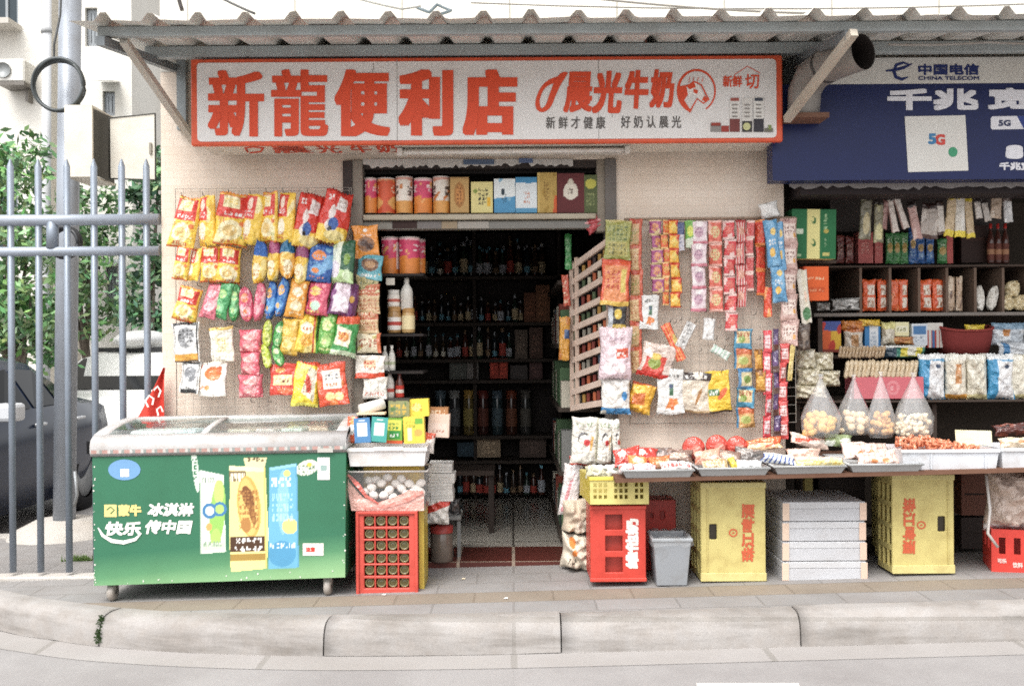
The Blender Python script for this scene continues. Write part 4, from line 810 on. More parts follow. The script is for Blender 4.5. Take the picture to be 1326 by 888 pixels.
m = MB(); strip_x(m, X0 + .076, X1 - .061, LP[6:9], .03, '#bdbcba'); m.build('lid_back_bar', 'plastic', fz)
xm = P(286, 560, -.3).x
m = MB(); strip_x(m, xm - .022, xm + .012, LP[3:7], .02, '#c2c2c0'); m.build('lid_middle_rail', 'plastic', fz)
m = MB(); strip_x(m, X0 + .076, xm - .023, LP[3:7], .006, 'W'); m.build('sliding_glass', 'glass', fz)
m = MB(); strip_x(m, xm + .013, X1 - .061, [(y, z - .008) for y, z in LP[3:7]], .006, 'W'); m.build('sliding_glass', 'glass', fz)
for x in (X0, X1 - .006):
    m = MB(); pr = [(y, lz(x) + z) for y, z in LP]; m.add([(x + d, y, z) for d in (0, .006) for y, z in pr], [tuple(range(10)), tuple(range(19, 9, -1))] + [(i, 10 + i, 10 + (i + 1) % 10, (i + 1) % 10) for i in range(10)], '#c4c2bf'); m.build('lid_cheek', 'plastic', fz)
m = MB(); m.add([(X0 + .05, FY + .05, C_.z + .01), (X1 - .05, FY + .05, D_.z + .01), (X1 - .05, BY - .04, D_.z + .01), (X0 + .05, BY - .04, C_.z + .01)], [(0, 1, 2, 3)], '#e2e2e0'); m.build('basin', 'plastic', fz)
# red and white checked trim under the lid
m = MB(); n = 92
for i in range(n):
    a, b = i / n, (i + 1) / n; p, q = C_.lerp(D_, a), C_.lerp(D_, b); c = ('#b08a82', '#bcb8b3', '#8b908c')[0 if i % 4 in (0, 1) else (1 if i % 4 == 2 else 2)]
    m.add([(p.x, FY - .017, p.z - .004), (q.x, FY - .017, q.z - .004), (q.x, FY - .017, q.z + .014), (p.x, FY - .017, p.z + .014)], [(0, 1, 2, 3)], c)
m.build('checked_trim', 'plastic', fz)
# stickers, lettering
ff = plane(FY - .003)
m = MB(); pts = []
m = MB(); poly(m, [(161 + 21 * math.cos(-t / 24 * 6.283), 608 + 13.5 * math.sin(-t / 24 * 6.283)) for t in range(24)], ff, '#6a97c2'); st = m.build('oval_sticker', 'paper', fz)
m = MB(); rect(m, 156, 607, 167, 617, ff, 'W', .001); m.build('white_patch', 'paper', st)
m = MB(); letters(m, '冰淇淋', (192, 651, 251, 668), ff, 'W', .75, shear=.06); m.build('lettering', 'ink', fz)
m = MB(); letters(m, '快乐', (136, 675, 183, 693), ff, 'W', .8, shear=.06); letters(m, '传中国', (188, 673, 248, 691), ff, 'W', .8, shear=.06); ribbon(m, [(127, 683), (133, 693), (145, 700), (160, 702), (175, 698), (183, 690)], [1.5, 4, 5, 5, 4, 1.5], ff, 'W', .002); m.build('lettering', 'ink', fz)
m = MB(); rect(m, 135, 653, 151, 669, ff, '#e3cf7e'); letters(m, '蒙牛', (153, 653, 183, 668), ff, '#e3cf7e', .9); ribbon(m, [(138, 660), (143, 656), (148, 660), (143, 665)], 1.6, ff, GR, .001); m.build('lettering', 'ink', fz)
m = MB(); rect(m, 411, 592, 427, 621, ff, '#dcdcd6'); st = m.build('price_sticker', 'paper', fz); m = MB(); rect(m, 415, 602, 423, 609, ff, '#8fa8a2', .001); m.build('print', 'ink', st)
m = MB(); rect(m, 392, 703, 419, 719, ff, '#e2dcd2'); st = m.build('warning_sticker', 'paper', fz); m = MB(); letters(m, '注意', (396, 708, 408, 714), lambda x, y, p=0: ff(x, y, p + .001), 'R', .3); m.build('print', 'ink', st)
m = MB(); rect(m, 411, 580, 431, 585.5, plane(FY - .018), '#bcb8b0'); m.build('lock_plate', 'metal', fz)
# paint chips
m = MB(); rr = random.Random(4)
for k in range(46):
    e = rr.random(); x, y = ((120.5 + rr.random() * 2.5, 600 + 158 * rr.random()) if e < .4 else ((444 + rr.random() * 3, 600 + 148 * rr.random()) if e < .6 else (122 + 324 * rr.random(), 757 - 9 * rr.random() * 1.1))); y -= (x - 120) * .03 * (e >= .6); s1 = rr.uniform(.5, 1.6)
    poly(m, [(x + s1 * math.cos(-t) * rr.uniform(.6, 1), y + s1 * math.sin(-t) * rr.uniform(.6, 1.3)) for t in (0, 1.2, 2.5, 3.8, 5)], plane(FY - .0025), '#d8d6ce')
m.build('paint_chip', 'ink', fz)
for px, Yc in ((146, FY + .06), (425, FY + .06), (150, BY - .08), (425, BY - .08)):
    X = P(px, 770, Yc).x; z0 = gz(X); zt = A_.z + (B_.z - A_.z) * (X - A_.x) / (B_.x - A_.x)
    m = MB(); m.box(X - .022, X + .022, Yc - .02, Yc + .03, z0 + .055, zt - .001, '#8b8580'); cs = m.build('caster', 'metal', fz, bev=.004)
    m = MB(); m.lathe([(.012, -.018), (.038, -.018), (.046, -.008), (.046, .008), (.038, .018), (.012, .018)], '#a39c94', 18, (X, Yc, z0 + .046), axis='X'); m.build('wheel', 'plastic', cs)
ICE = [(196, 549, 40, 22, '#e6e6e4', 'white paper sheet'), (224, 546, 34, 18, '#e9e7e2', 'white card'), (250, 553, 26, 18, '#cfd6dc', 'pale blue ice cream packet'), (320, 556, 32, 16, '#d9c6b2', 'tan ice cream packet'), (352, 556, 26, 18, '#cdb9b2', 'pinkish ice cream packet'), (384, 556, 28, 18, '#c9cdbf', 'pale green ice cream packet'), (412, 554, 24, 18, '#d8b49a', 'orange tinted ice cream packet')]
for px, py, w, h, c, nm in ICE:
    m = MB(); q = P(px, py, -.33); q.z = lz(q.x) + .065; W_ = w / 230
    M = Matrix.Translation(q) @ Matrix.Rotation(rng.uniform(-.3, .3), 4, 'Z'); m.box(-W_ / 2, W_ / 2, -.09, .09, -.0, .025, c, None); o = m.build('ice_cream_packet', 'film', bev=.008); o.matrix_world = M
    tag(o, nm + ' lying under the freezer glass', 'ice cream', 'packets inside the freezer')

# ================================================================== LEFT WIRE RACK WITH SNACK BAGS
def wire_rack(label, x0, x1, y0, y1, step, Y, loc):
    rk = thing('wire_rack', label, 'display rack', loc); m = MB(); a = P(x0, y1, Y); b = P(x1, y0, Y); n = int((b.x - a.x) / step) + 1
    for i in range(n): x = a.x + i * step; m.tube([(x, Y, a.z), (x, Y, b.z)], .0013, '#b5aea4', n=4, caps=False)
    k = int((b.z - a.z) / step) + 1
    for i in range(k): z = a.z + i * step; m.tube([(a.x, Y - .003, z), (b.x, Y - .003, z)], .0013, '#b5aea4', n=4, caps=False)
    m.build('wire_mesh', 'metal', rk); m = MB(); m.tube([(a.x, Y, a.z), (b.x, Y, a.z), (b.x, Y, b.z), (a.x, Y, b.z), (a.x, Y, a.z)], .0028, '#a39c92', n=6); m.build('rack_frame', 'metal', rk); return rk
RK = wire_rack('wide wire mesh rack of crisp bags on the wall left of the doorway', 229, 455, 243, 538, .0475, -.045, P(340, 540, -.045))
def hook(rk, px, py, Y=-.045, L=.10):
    m = MB(); p = P(px, py, Y); m.tube([p, p + Vector((0, -L, .004)), p + Vector((0, -L - .012, .022))], .0022, '#6c6660', n=5); m.build('hook', 'metal', rk)
def dA(top='R', fl='y'):
    return ('Y', ('n', 7, .35, fl), ('b', .52, .95, top), ('n', 0, 9, 'W'), ('b', .52, .60, '#d2361c'), ('r', .14, .70, .68, .92, '#f1e6b2'), ('g', .2, .78, .62, .9, 'Y', 3, 2), ('e', .48, .60, .40, .075, 'R'), ('g', .18, .55, .8, .65, 'W', 4, 1), ('e', .45, .28, .36, .19, '#f3e6b4'), ('e', .42, .27, .22, .11, '#e3c174'), ('g', .2, .04, .75, .13, '#c9622c', 6, 1), ('g', .06, .40, .26, .50, '#c9622c', 3, 2), ('g', .70, .12, .92, .2, '#8a9a3c', 3, 2), ('e', .8, .42, .1, .05, '#e6742a'), ('n', 15, .86, '#f7eec2'), ('v', .9, 1.1, 'Y'), ('b', .965, 1.1, 'o'), ('b', -1, .03, '#d9571f'))
def dA2(): return ('Y', ('n', 7, .5, 'y'), ('r', 0, .50, .60, 1, 'R'), ('e', .3, .8, .14, .12, '#f0d9c4'), ('g', .08, .55, .5, .68, 'W', 3, 2), ('e', .3, .3, .22, .17, '#f4ead0'), ('g', .08, .06, .5, .2, '#d0703a', 3, 2), ('b', .96, 1.1, 'Y'), ('b', -1, .03, 'Y'))
def dB(): return ('R', ('d', 1.1, -.4, '#d8301c'), ('u', .30, -.02, 'Y'), ('n', 0, 9, 'W'), ('x', [(.42, .62), (.78, .60), (.84, .84), (.5, .88)], '#ebe4e0'), ('g', .5, .66, .76, .82, '#b9a9a0', 3, 2), ('e', .34, .55, .1, .14, '#eee2dc'), ('e', .38, .30, .2, .13, '#f0e8e0'), ('e', .44, .34, .16, .12, '#2a5aa6'), ('e', .36, .24, .07, .05, 'K'), ('e', .55, .13, .34, .09, '#f3e094'), ('g', .12, .78, .32, .92, 'W', 2, 1), ('b', .965, 1.1, '#b81f18'))
def dC(top, body='Y'): return (body, ('n', 6, .3, '#f3dc8a'), ('g', .2, .42, .8, .5, '#b8742a', 4, 1), ('n', 13, .84, '#f6ecc0'), ('b', .66, 1.1, top), ('e', .5, .30, .28, .2, '#f4e9c2'), ('e', .5, .56, .3, .08, '#eec04a'), ('g', .2, .18, .8, .34, '#c98a30', 3, 2))
def dD(c, c2='W', c3='Y'): return (c, ('n', 6, .5, c2), ('e', .45, .68, .28, .13, c3), ('g', .2, .62, .75, .74, c2, 3, 1), ('e', .5, .3, .3, .14, c2), ('e', .4, .28, .14, .07, c3), ('g', .15, .44, .85, .52, c2, 6, 1), ('g', .2, .07, .8, .14, c3, 6, 1), ('e', .8, .85, .1, .06, c2), ('n', 14, .84, c2), ('b', .96, 1.1, c), ('b', -1, .04, c))
RED_G, CHIP = 'red and yellow crisp bags on the left rack', 'small snack bags on the left rack'
BAGS = [
 (241, 288, 33, 66, dA(), 8, 'pillow', 'wide yellow crisp bag with red top, first in the top row of the left rack'),
 (269, 286, 25, 64, dA2(), 3, 'pillow', 'narrow red and yellow crisp bag seen edge on, second in the top row'),
 (301, 284, 40, 66, dA(), 7, 'pillow', 'widest red topped yellow crisp bag, third in the top row'),
 (328, 284, 27, 63, dA2(), 8, 'pillow', 'slightly leaning edge on red and yellow crisp bag, fourth in the top row'),
 (349.5, 281, 24, 64, dA(), 3, 'pillow', 'upright slim red and yellow crisp bag, fifth in the top row'),
 (371, 281.5, 24, 64, dA2(), 2, 'pillow', 'slim red and yellow crisp bag just left of the bright red bags'),
 (400, 286, 34, 70, dB(), 13, 'pillow', 'bright red crisp bag with white label and blue figure, tilted more'),
 (434, 281, 39, 68, dB(), 8, 'pillow', 'bright red crisp bag with white label at the top row end by the doorway'),
 (236, 340, 20, 44, dA(), 9, 'pillow', 'small red and yellow bag at the left end of the second row'),
 (253, 342, 17, 42, dA2(), 2, 'pillow', 'smallest edge on red and yellow bag in the second row'),
 (273, 342, 25, 46, dA('#c8321e'), 4, 'pillow', 'small red and yellow bag, third in the second row'),
 (297, 343, 28, 46, dA('#d0301e', 'C'), 11, 'pillow', 'small tilted red and cream bag at a gap in the second row'),
 (337, 340, 21, 54, dC('B'), 9, 'capsule', 'plump yellow snack bag with a blue top'),
 (355, 337, 17, 52, dC('#a8406e'), 2, 'capsule', 'slim yellow snack bag with a magenta top between two blue tops'),
 (372, 336, 20, 50, dC('#1f6f98', '#e8a93a'), 0, 'capsule', 'amber snack bag with a teal blue top'),
 (390.5, 342, 19, 52, dC('#93406c'), 2, 'capsule', 'yellow snack bag with a purple top beside the blue square bag'),
 (415, 341, 34, 48, dD('#1c5aa6', '#6fa8d4', '#e6862e'), 5, 'pillow', 'blue snack bag with orange discs in the second row'),
 (444, 339, 34, 54, ('#e4ead6', ('v', .52, 1.1, '#1d5a3a'), ('u', .35, -.1, '#b6d292'), ('e', .28, .3, .22, .2, '#eadfe6'), ('e', .75, .55, .12, .14, '#7a9c3a'), ('e', .82, .2, .1, .1, '#cfe4d0'), ('n', 6, .75, '#c9dcb0')), 3, 'pillow', 'half white half dark green snack bag at the second row end'),
 (243, 394, 30, 44, dA('#d5381f', 'C'), 16, 'pillow', 'cream crisp bag with a torn looking red corner, alone in the third row'),
 (274.5, 389, 21, 46, dD('#d46a7c', '#efb9bc', '#e2a0a8'), 12, 'pillow', 'pink snack bag leaning beside the green pair'),
 (289.5, 389, 20, 46, dD('#3d9a58', '#7fc48a', '#a9d080'), 13, 'pillow', 'broader green snack bag of the green pair in the third row'),
 (304, 392, 15, 46, dD('#3a9a50', '#86c88c', '#b9da90'), 6, 'capsule', 'thinner green snack bag of the green pair in the third row'),
 (319, 394, 18, 44, dD('#d75c78', '#efb4ba', '#e88a5a'), -3, 'capsule', 'rounded pink snack bag right of the green pair'),
 (336.5, 391, 15, 48, dD('#d6607a', '#efb2b6', '#e0788a'), 9, 'capsule', 'thin leaning pink snack bag left of the blue pair'),
 (351.5, 389, 15, 48, dD('#1f66b0', '#5d9fd4', '#e7b25a'), 3, 'capsule', 'shorter blue snack bag of the blue pair'),
 (365.5, 385, 16, 50, dD('#2068b4', '#5a9ad0', '#efb45a'), 6, 'capsule', 'taller blue snack bag of the blue pair'),
 (385, 387, 24, 48, dD('#e8a02c', '#f0dfb0', '#f2e6c6'), 9, 'pillow', 'orange yellow snack bag beside the blue pair'),
 (412, 386, 32, 44, dD('#d2506c', '#e98a96', '#e8cf6a') + (('e', .55, .26, .2, .14, '#bfe0c8'),), 4, 'pillow', 'pink snack bag with yellow lettering patch and pale green spot'),
 (446, 387, 35, 45, ('#6d3268', ('x', [(.1, .05), (.68, .1), (.62, .95), (.08, .9)], '#e4d3dc'), ('e', .38, .35, .22, .2, '#efe3ea'), ('e', .75, .5, .1, .1, '#c9962e'), ('n', 6, .8, '#8a4a84')), 9, 'pillow', 'purple snack bag with a pale pink centre'),
 (241.5, 443, 34, 50, ('#1a1a1c', ('r', .08, .12, .9, .93, '#e6e4e0'), ('e', .5, .62, .34, .26, '#8f9092'), ('n', 8, .45, '#c9c9c9'), ('g', .2, .5, .8, .85, '#3a3a3c', 4, 4), ('r', .06, .04, .92, .2, '#e3a33a'), ('v', -1, .05, 'W'), ('v', .95, 2, 'W')), 1, 'pouch', 'larger black and white pouch with an orange base, fourth row'),
 (287.5, 446, 29, 44, ('#e2d8c2', ('s', 7, 1, .1, .4, '#f1ece0'), ('r', .25, .2, .75, .75, '#efe6c4'), ('g', .3, .3, .7, .7, '#c9a84a', 4, 6), ('b', .92, 2, '#d8b45a')), -3, 'pouch', 'clear pouch of pale sticks with a yellow header'),
 (346.5, 432, 12, 34, dD('#b7c42e', '#dfe08a', '#8aa02a'), 4, 'capsule', 'upper yellow green twist bag above its twin'),
 (345, 461, 12, 30, dD('#bccb30', '#e2e490', '#8aa02a'), -10, 'capsule', 'lower yellow green twist bag under its twin'),
 (361, 433, 13, 34, dD('#3a9444', '#7cc07c', '#d6e6b0'), 14, 'capsule', 'upper green twist bag beside the amber bag'),
 (360, 460, 13, 30, dD('#3a9a44', '#86c47c', '#e6e6b0'), -14, 'capsule', 'lower green twist bag above the red label packet'),
 (375, 436, 24, 46, dD('#e0b03a', '#f0dc92', '#e8c65a'), 5, 'pillow', 'amber crisp bag at the left of the fourth row cluster'),
 (398.5, 431, 28, 50, ('#eccb3c', ('n', 6, .4, '#f3e08a'), ('v', .88, 1.1, '#4d9a3a'), ('e', .42, .6, .3, .15, '#f4efd0'), ('e', .45, .3, .3, .16, '#e8a83a'), ('g', .2, .54, .66, .66, '#c2622a', 3, 1), ('v', .72, .80, '#cc3a22')), 4, 'pillow', 'bright yellow crisp bag with a red stripe in the fourth row'),
 (424, 431, 22, 52, dD('#5aa43a', '#a7d078', '#e5e8a0'), 6, 'pillow', 'leaf green crisp bag in the fourth row'),
 (448, 434, 30, 52, ('#3a9448', ('d', .72, .1, '#d8572a'), ('x', [(.05, .25), (.7, .2), (.75, .62), (.1, .7)], '#efe3c6'), ('e', .42, .45, .24, .12, '#e6a04a'), ('g', .15, .36, .7, .58, '#b4442a', 4, 2), ('u', .12, 0, '#cfe0c0')), 11, 'pillow', 'green crisp bag with orange top and white label by the door jamb'),
 (246.7, 488.5, 25, 40, ('#1c1c1e', ('r', .1, .12, .9, .92, '#dad8d4'), ('e', .5, .6, .34, .24, '#7c7e82'), ('n', 8, .5, '#bcbcbc'), ('g', .2, .08, .8, .24, '#3a3a3c', 5, 1), ('v', -1, .06, 'W'), ('v', .94, 2, 'W')), 2, 'pouch', 'smaller black and white pouch in the bottom row'),
 (276, 491, 34, 43, ('#e8e2da', ('n', 8, .25, '#f3efe8'), ('e', .5, .66, .32, .2, '#e27a3a'), ('n', 9, .7, '#d9662c'), ('r', .15, .3, .6, .46, '#efe9e0'), ('e', .3, .24, .1, .07, '#d8843c'), ('b', .94, 2, '#d6cabc')), 0, 'pouch', 'clear white pouch with orange print in the bottom row'),
 (366.5, 491, 32, 40, ('#d23a24', ('r', .1, .3, .9, .64, '#efd69a'), ('g', .18, .38, .8, .56, '#7c3a28', 4, 1), ('e', .4, .78, .2, .08, '#e89a4a'), ('e', .6, .14, .3, .1, '#d8622c'), ('n', 7, .75, '#e05a34')), 3, 'pouch', 'red packet with a yellow label in the bottom row'),
 (397, 497, 33, 56, ('#eed11f', ('n', 5, .5, '#f3e36a'), ('x', [(.3, .3), (.8, .1), (.86, .8), (.55, .9)], '#e6e0c8'), ('d', 1.0, -.12, '#d4482a'), ('E', .55, .5, .10, .4, .2, 1.7, '#cc3a22'), ('g', .38, .3, .7, .6, '#b4442a', 4, 4), ('u', .06, 0, '#f4ea5a')), 2, 'pillow', 'crumpled bright yellow bag in the bottom row'),
 (430, 497, 38, 54, ('#d9491f', ('n', 9, .45, '#e27a34'), ('r', .2, .38, .82, .84, '#ece6da'), ('g', .28, .60, .76, .76, '#4a4a56', 4, 2), ('g', .3, .44, .72, .54, '#c07a4a', 4, 1), ('e', .4, .2, .16, .1, '#efcf8a'), ('e', .7, .2, .14, .1, '#efcf8a'), ('b', .95, 2, '#c23a1c')), -3, 'pouch', 'orange red packet with a large white label ending the bottom row'),
]
for i, (px, py, w, h, d_, rot, shp, lab) in enumerate(BAGS):
    d_ = tuple(o for o in d_ if not (o[0] == 'n' and o[1] == 0)); hook(RK, px + rot * .25, py - h / 2 + 3)
    pack('snack_bag', lab, 'snack bag', px, py, w * 1.04, h * 1.02, d_, rot + rng.uniform(-4, 4), Y=-.135 - .006 * (i % 3), shape='bag' if shp == 'pillow' else shp, yaw=rng.uniform(-24, 24) if shp != 'pouch' else rng.uniform(-8, 8), group=RED_G if i < 12 else CHIP, tilt=rng.uniform(-9, 3))
def strip(nm, label, px, y0, y1, w, n, d_, Y=-.10, shape='pillow', wob=3, lean=0., group=None, part='sachet', dp=None):
    t = thing(nm, label, 'snack strip', P(px, y0, Y), group); h = (y1 - y0) / n; s = S(Y); NSEED[0] += 31
    ds = d_ if isinstance(d_, list) else [d_]
    mes = []
    for dd in ds:
        mb = pack_mesh(shape, w / s, h / s * 1.02, dp if dp else .20 * w / s, dd, (w, h), NSEED[0] + len(mes)); mes.append(mb)
    base = []
    for k in range(n):
        if k < len(ds): o = mes[k].build(part, 'film'); base.append(o)
        else: o = base[k % len(ds)].copy(); COL.objects.link(o)
        o.parent = t; o.location = ((lean * (k + .5) + rng.uniform(-1.6, 1.6)) / s, rng.uniform(-.006, .006), -(k + .5) * h / s); o.rotation_euler = (R_(rng.uniform(-5, 5)), R_(rng.uniform(-wob, wob)), R_(rng.uniform(-30, 30)))
    return t
strip('snack_strip', 'pink strip of three joined snack bags in the left rack', 325, 427, 514, 31, 3, dD('#d75c6c', '#eda2a4', '#e8b0a8'), Y=-.12, dp=.05)
# ================================================================== LEFT DOOR JAMB COLUMN
PAPER1 = ('#c9b98c', ('s', 5, 0, .1, .3, '#a89a62'), ('r', .1, .12, .9, .88, '#b8a86c'), ('g', .16, .2, .84, .8, '#5f6a3c', 5, 5), ('b', .93, 2, '#d8c89a'), ('b', -1, .06, '#d8c89a'))
PAPER2 = ('#d8b98c', ('b', .62, 2, '#c4603c'), ('g', .1, .68, .9, .92, '#efdcb4', 6, 2), ('g', .1, .12, .9, .52, '#b0623c', 6, 3), ('s', 4, 0, .3, .12, '#c98a5c'))
COLP = 'packets hung on the left door jamb'
for px, py, w, h, d_, rot, lab in (
 (474, 313, 33, 42, ('#e8921f', ('e', .5, .42, .34, .24, '#8a5a30'), ('e', .42, .46, .16, .1, '#4a2c20'), ('e', .62, .34, .14, .1, '#4a2c20'), ('e', .5, .86, .08, .05, 'W'), ('g', .25, .66, .8, .76, 'W', 4, 1)), -3, 'orange pouch with a dark biscuit picture at the jamb top'),
 (479, 346, 33, 32, ('#4e9fae', ('e', .5, .6, .36, .26, '#7a5238'), ('e', .5, .6, .22, .14, '#b88a5a'), ('u', .3, 0, '#6ab2bc'), ('g', .2, .1, .8, .25, 'W', 5, 1)), 7, 'teal pouch tucked below the orange pouch'),
 (476, 367, 31, 24, PAPER1, 0, 'olive paper packet under the teal pouch'),
 (477, 387, 30, 38, PAPER2, 1, 'tan and red paper packet, larger of the two stacked'),
 (476, 417, 29, 30, PAPER2, -1, 'tan and red paper packet, smaller and lower of the two'),
 (477.5, 444, 32, 26, ('#e2d4b4', ('n', 8, .4, '#cfc07a'), ('g', .1, .3, .9, .8, '#a85a3a', 4, 2), ('v', .85, 2, '#d06a3a')), 0, 'cream packet with scattered red print on the jamb'),
 (479, 475, 39, 30, ('#ece4d8', ('u', .22, .05, '#d8481f'), ('r', .3, .45, .7, .8, '#efc9a0'), ('g', .3, .4, .75, .8, '#c8442a', 4, 2), ('n', 8, .75, '#e07a4a')), 2, 'white packet with an orange red base on the jamb'),
 (486, 502, 32, 28, ('#e9e4da', ('s', 3, 1, .15, .12, '#c8beb0'), ('g', .1, .15, .9, .35, '#c8503a', 8, 1), ('b', .8, 2, '#ded6ca')), 0, 'white packet with tiny red print above the counter goods')):
    pack('snack_packet', lab, 'packet', px, py, w, h, d_, rot, Y=-.085, shape='pouch', group=COLP, dp=.02)
CAN_P = ('#d8406a', ('n', 5, .55, '#e0668a'), ('u', .42, .1, '#e2862e'), ('n', 11, .62, '#efb06a'), ('g', .15, .62, .85, .86, '#f4e2e2', 3, 2), ('b', .95, 2, 'p'))
CAN_O = ('#d8562a', ('n', 6, .5, '#e2863a'), ('e', .5, .3, .4, .2, '#e9b060'), ('g', .2, .6, .8, .85, '#f2dfc0', 3, 2), ('b', .95, 2, '#e8a070'))
CAN_W = ('#e9e2d6', ('u', .34, .0, '#e0a04a'), ('n', 12, .7, '#c8762e'), ('g', .15, .5, .85, .82, '#5a4a40', 2, 2), ('b', .93, 2, '#d8a090'))
def can(label, px, py, w, h, d_, Y, cat='can', group=None, lid='#cfc6c0'):
    o = pack('food_can', label, cat, px, py, w, h, d_, Y=Y, shape='can', group=group); s = S(Y); r = w / s / 2; hz = h / s / 2
    m = MB(); m.lathe([(r * .6, hz + .0005), (r * 1.03, hz + .0005), (r * 1.03, hz + .008), (1e-4, hz + .009)], lid, 24); l = m.build('lid', 'metal'); l.parent = o; l.location = (0, 0, 0); return o
# side shelf inside the doorway, left
ss = thing('side_shelf', 'narrow dark wooden shelf unit just inside the left door jamb', 'shelf', P(520, 700, .14))
for y in (354, 432, 480.5, 516): m = MB(); px_box(m, 488, y, 548, y + 3.5, .02, .32, '#2a2422'); m.build('shelf_board', 'wood', ss)
m = MB(); px_box(m, 484, 300, 489, 700, .19, .33, '#241f1d'); m.build('upright', 'wood', ss)
px_box(m := MB(), 500, 360, 511, 369, .012, .018, '#cfc8bb'); m.build('price_tag', 'paper', ss)
can('pink biscuit can with a white panel, left one on the door shelf', 504, 331, 23, 46, CAN_P + (('r', .3, .12, .55, .9, '#efe6e4'),), .08)
can('pink and orange biscuit can, middle one on the door shelf', 529, 331, 27, 46, CAN_P, .05)
can('pink and orange biscuit can half hidden behind the middle can', 541, 332, 18, 42, CAN_P, .20)
def bottle(nm, label, px, yb, w, h, Y, body, cap, prof=None, label_c=None, mat='bottle', group=None, cat='bottle', capr=.42, nn=14):
    s = S(Y); r = w / s / 2; H = h / s; t = thing(nm, label, cat, P(px, yb, Y) + Vector((0, r, 0)), group) if label else None
    pr = prof or [(1e-4, 0), (.9, .0), (1, .03), (1, .55), (.85, .66), (.42, .80), (.36, .86), (.36, .93)]
    m = MB(); m.lathe([(a * r, b * H) for a, b in pr], body, nn); o = m.build('body', mat); o.parent = t
    z0 = pr[-1][1]; m = MB(); cr = max(capr, pr[-1][0] * 1.08) * r; m.lathe([(cr, (z0 - .06) * H), (cr, H), (1e-4, H)], cap, nn); c = m.build('cap', 'plastic'); c.parent = t
    if label_c:
        m = MB(); a, b = label_c[0], label_c[1]; m.lathe([(r * 1.012, a * H), (r * 1.012, b * H)], label_c[2], nn)
        if len(label_c) > 3: m.lathe([(r * 1.02, (a + (b - a) * .35) * H), (r * 1.02, (a + (b - a) * .65) * H)], label_c[3], nn)
        l = m.build('label', 'paper'); l.parent = t
    return t
JAR = [(1e-4, 0), (.92, 0), (1, .04), (1, .72), (.9, .8), (.86, .84), (.86, .88)]
bottle('food_jar', 'white plastic jar with white lid on the upper row of the door shelf', 509, 399, 16, 24, .06, '#dcd6cc', '#ece8e0', JAR, (.15, .7, '#e9e2d8', '#c46a5a'), 'plastic', cat='jar')
bottle('food_jar', 'brown jar with a red and blue label, left one below the white jar', 510, 431, 18, 34, .05, '#a8814e', '#b98c50', JAR, (.12, .6, '#e6e0da', '#b8443c'), cat='jar')
bottle('plastic_bottle', 'white plastic bottle with pointed cap above the sauce jar', 526, 401, 16, 42, .06, '#dedad2', '#e6e2da', None, None, 'plastic')
bottle('food_jar', 'sauce jar with a cream label below the white bottle', 528, 431, 17, 32, .05, '#c9a468', '#b88a4a', JAR, (.15, .7, '#ead9a8'), cat='jar')
for px, yb, w, h, lab in ((498, 480, 9, 32, 'slim white bottle, left of the white pair on the door shelf'), (507, 480, 9, 33, 'slim white bottle, right of the white pair on the door shelf')):
    bottle('plastic_bottle', lab, px, yb, w, h, .04, '#d8d6ce', '#e4e2dc', None, (.1, .5, '#e6e2d8', '#b9c0a0'), 'plastic')
bottle('plastic_bottle', 'white milk drink bottle beside the red one above the counter goods', 504, 516, 12, 37, .035, '#dedad2', '#e6e4de', None, (.08, .5, '#e9e4dc', '#cf5a4a'), 'plastic')
bottle('plastic_bottle', 'red capped brown sauce bottle above the counter goods', 517, 516, 11, 34, .035, '#5a2c22', '#7a2a20', None, (.06, .5, '#c83a2a', '#e6dccf'))
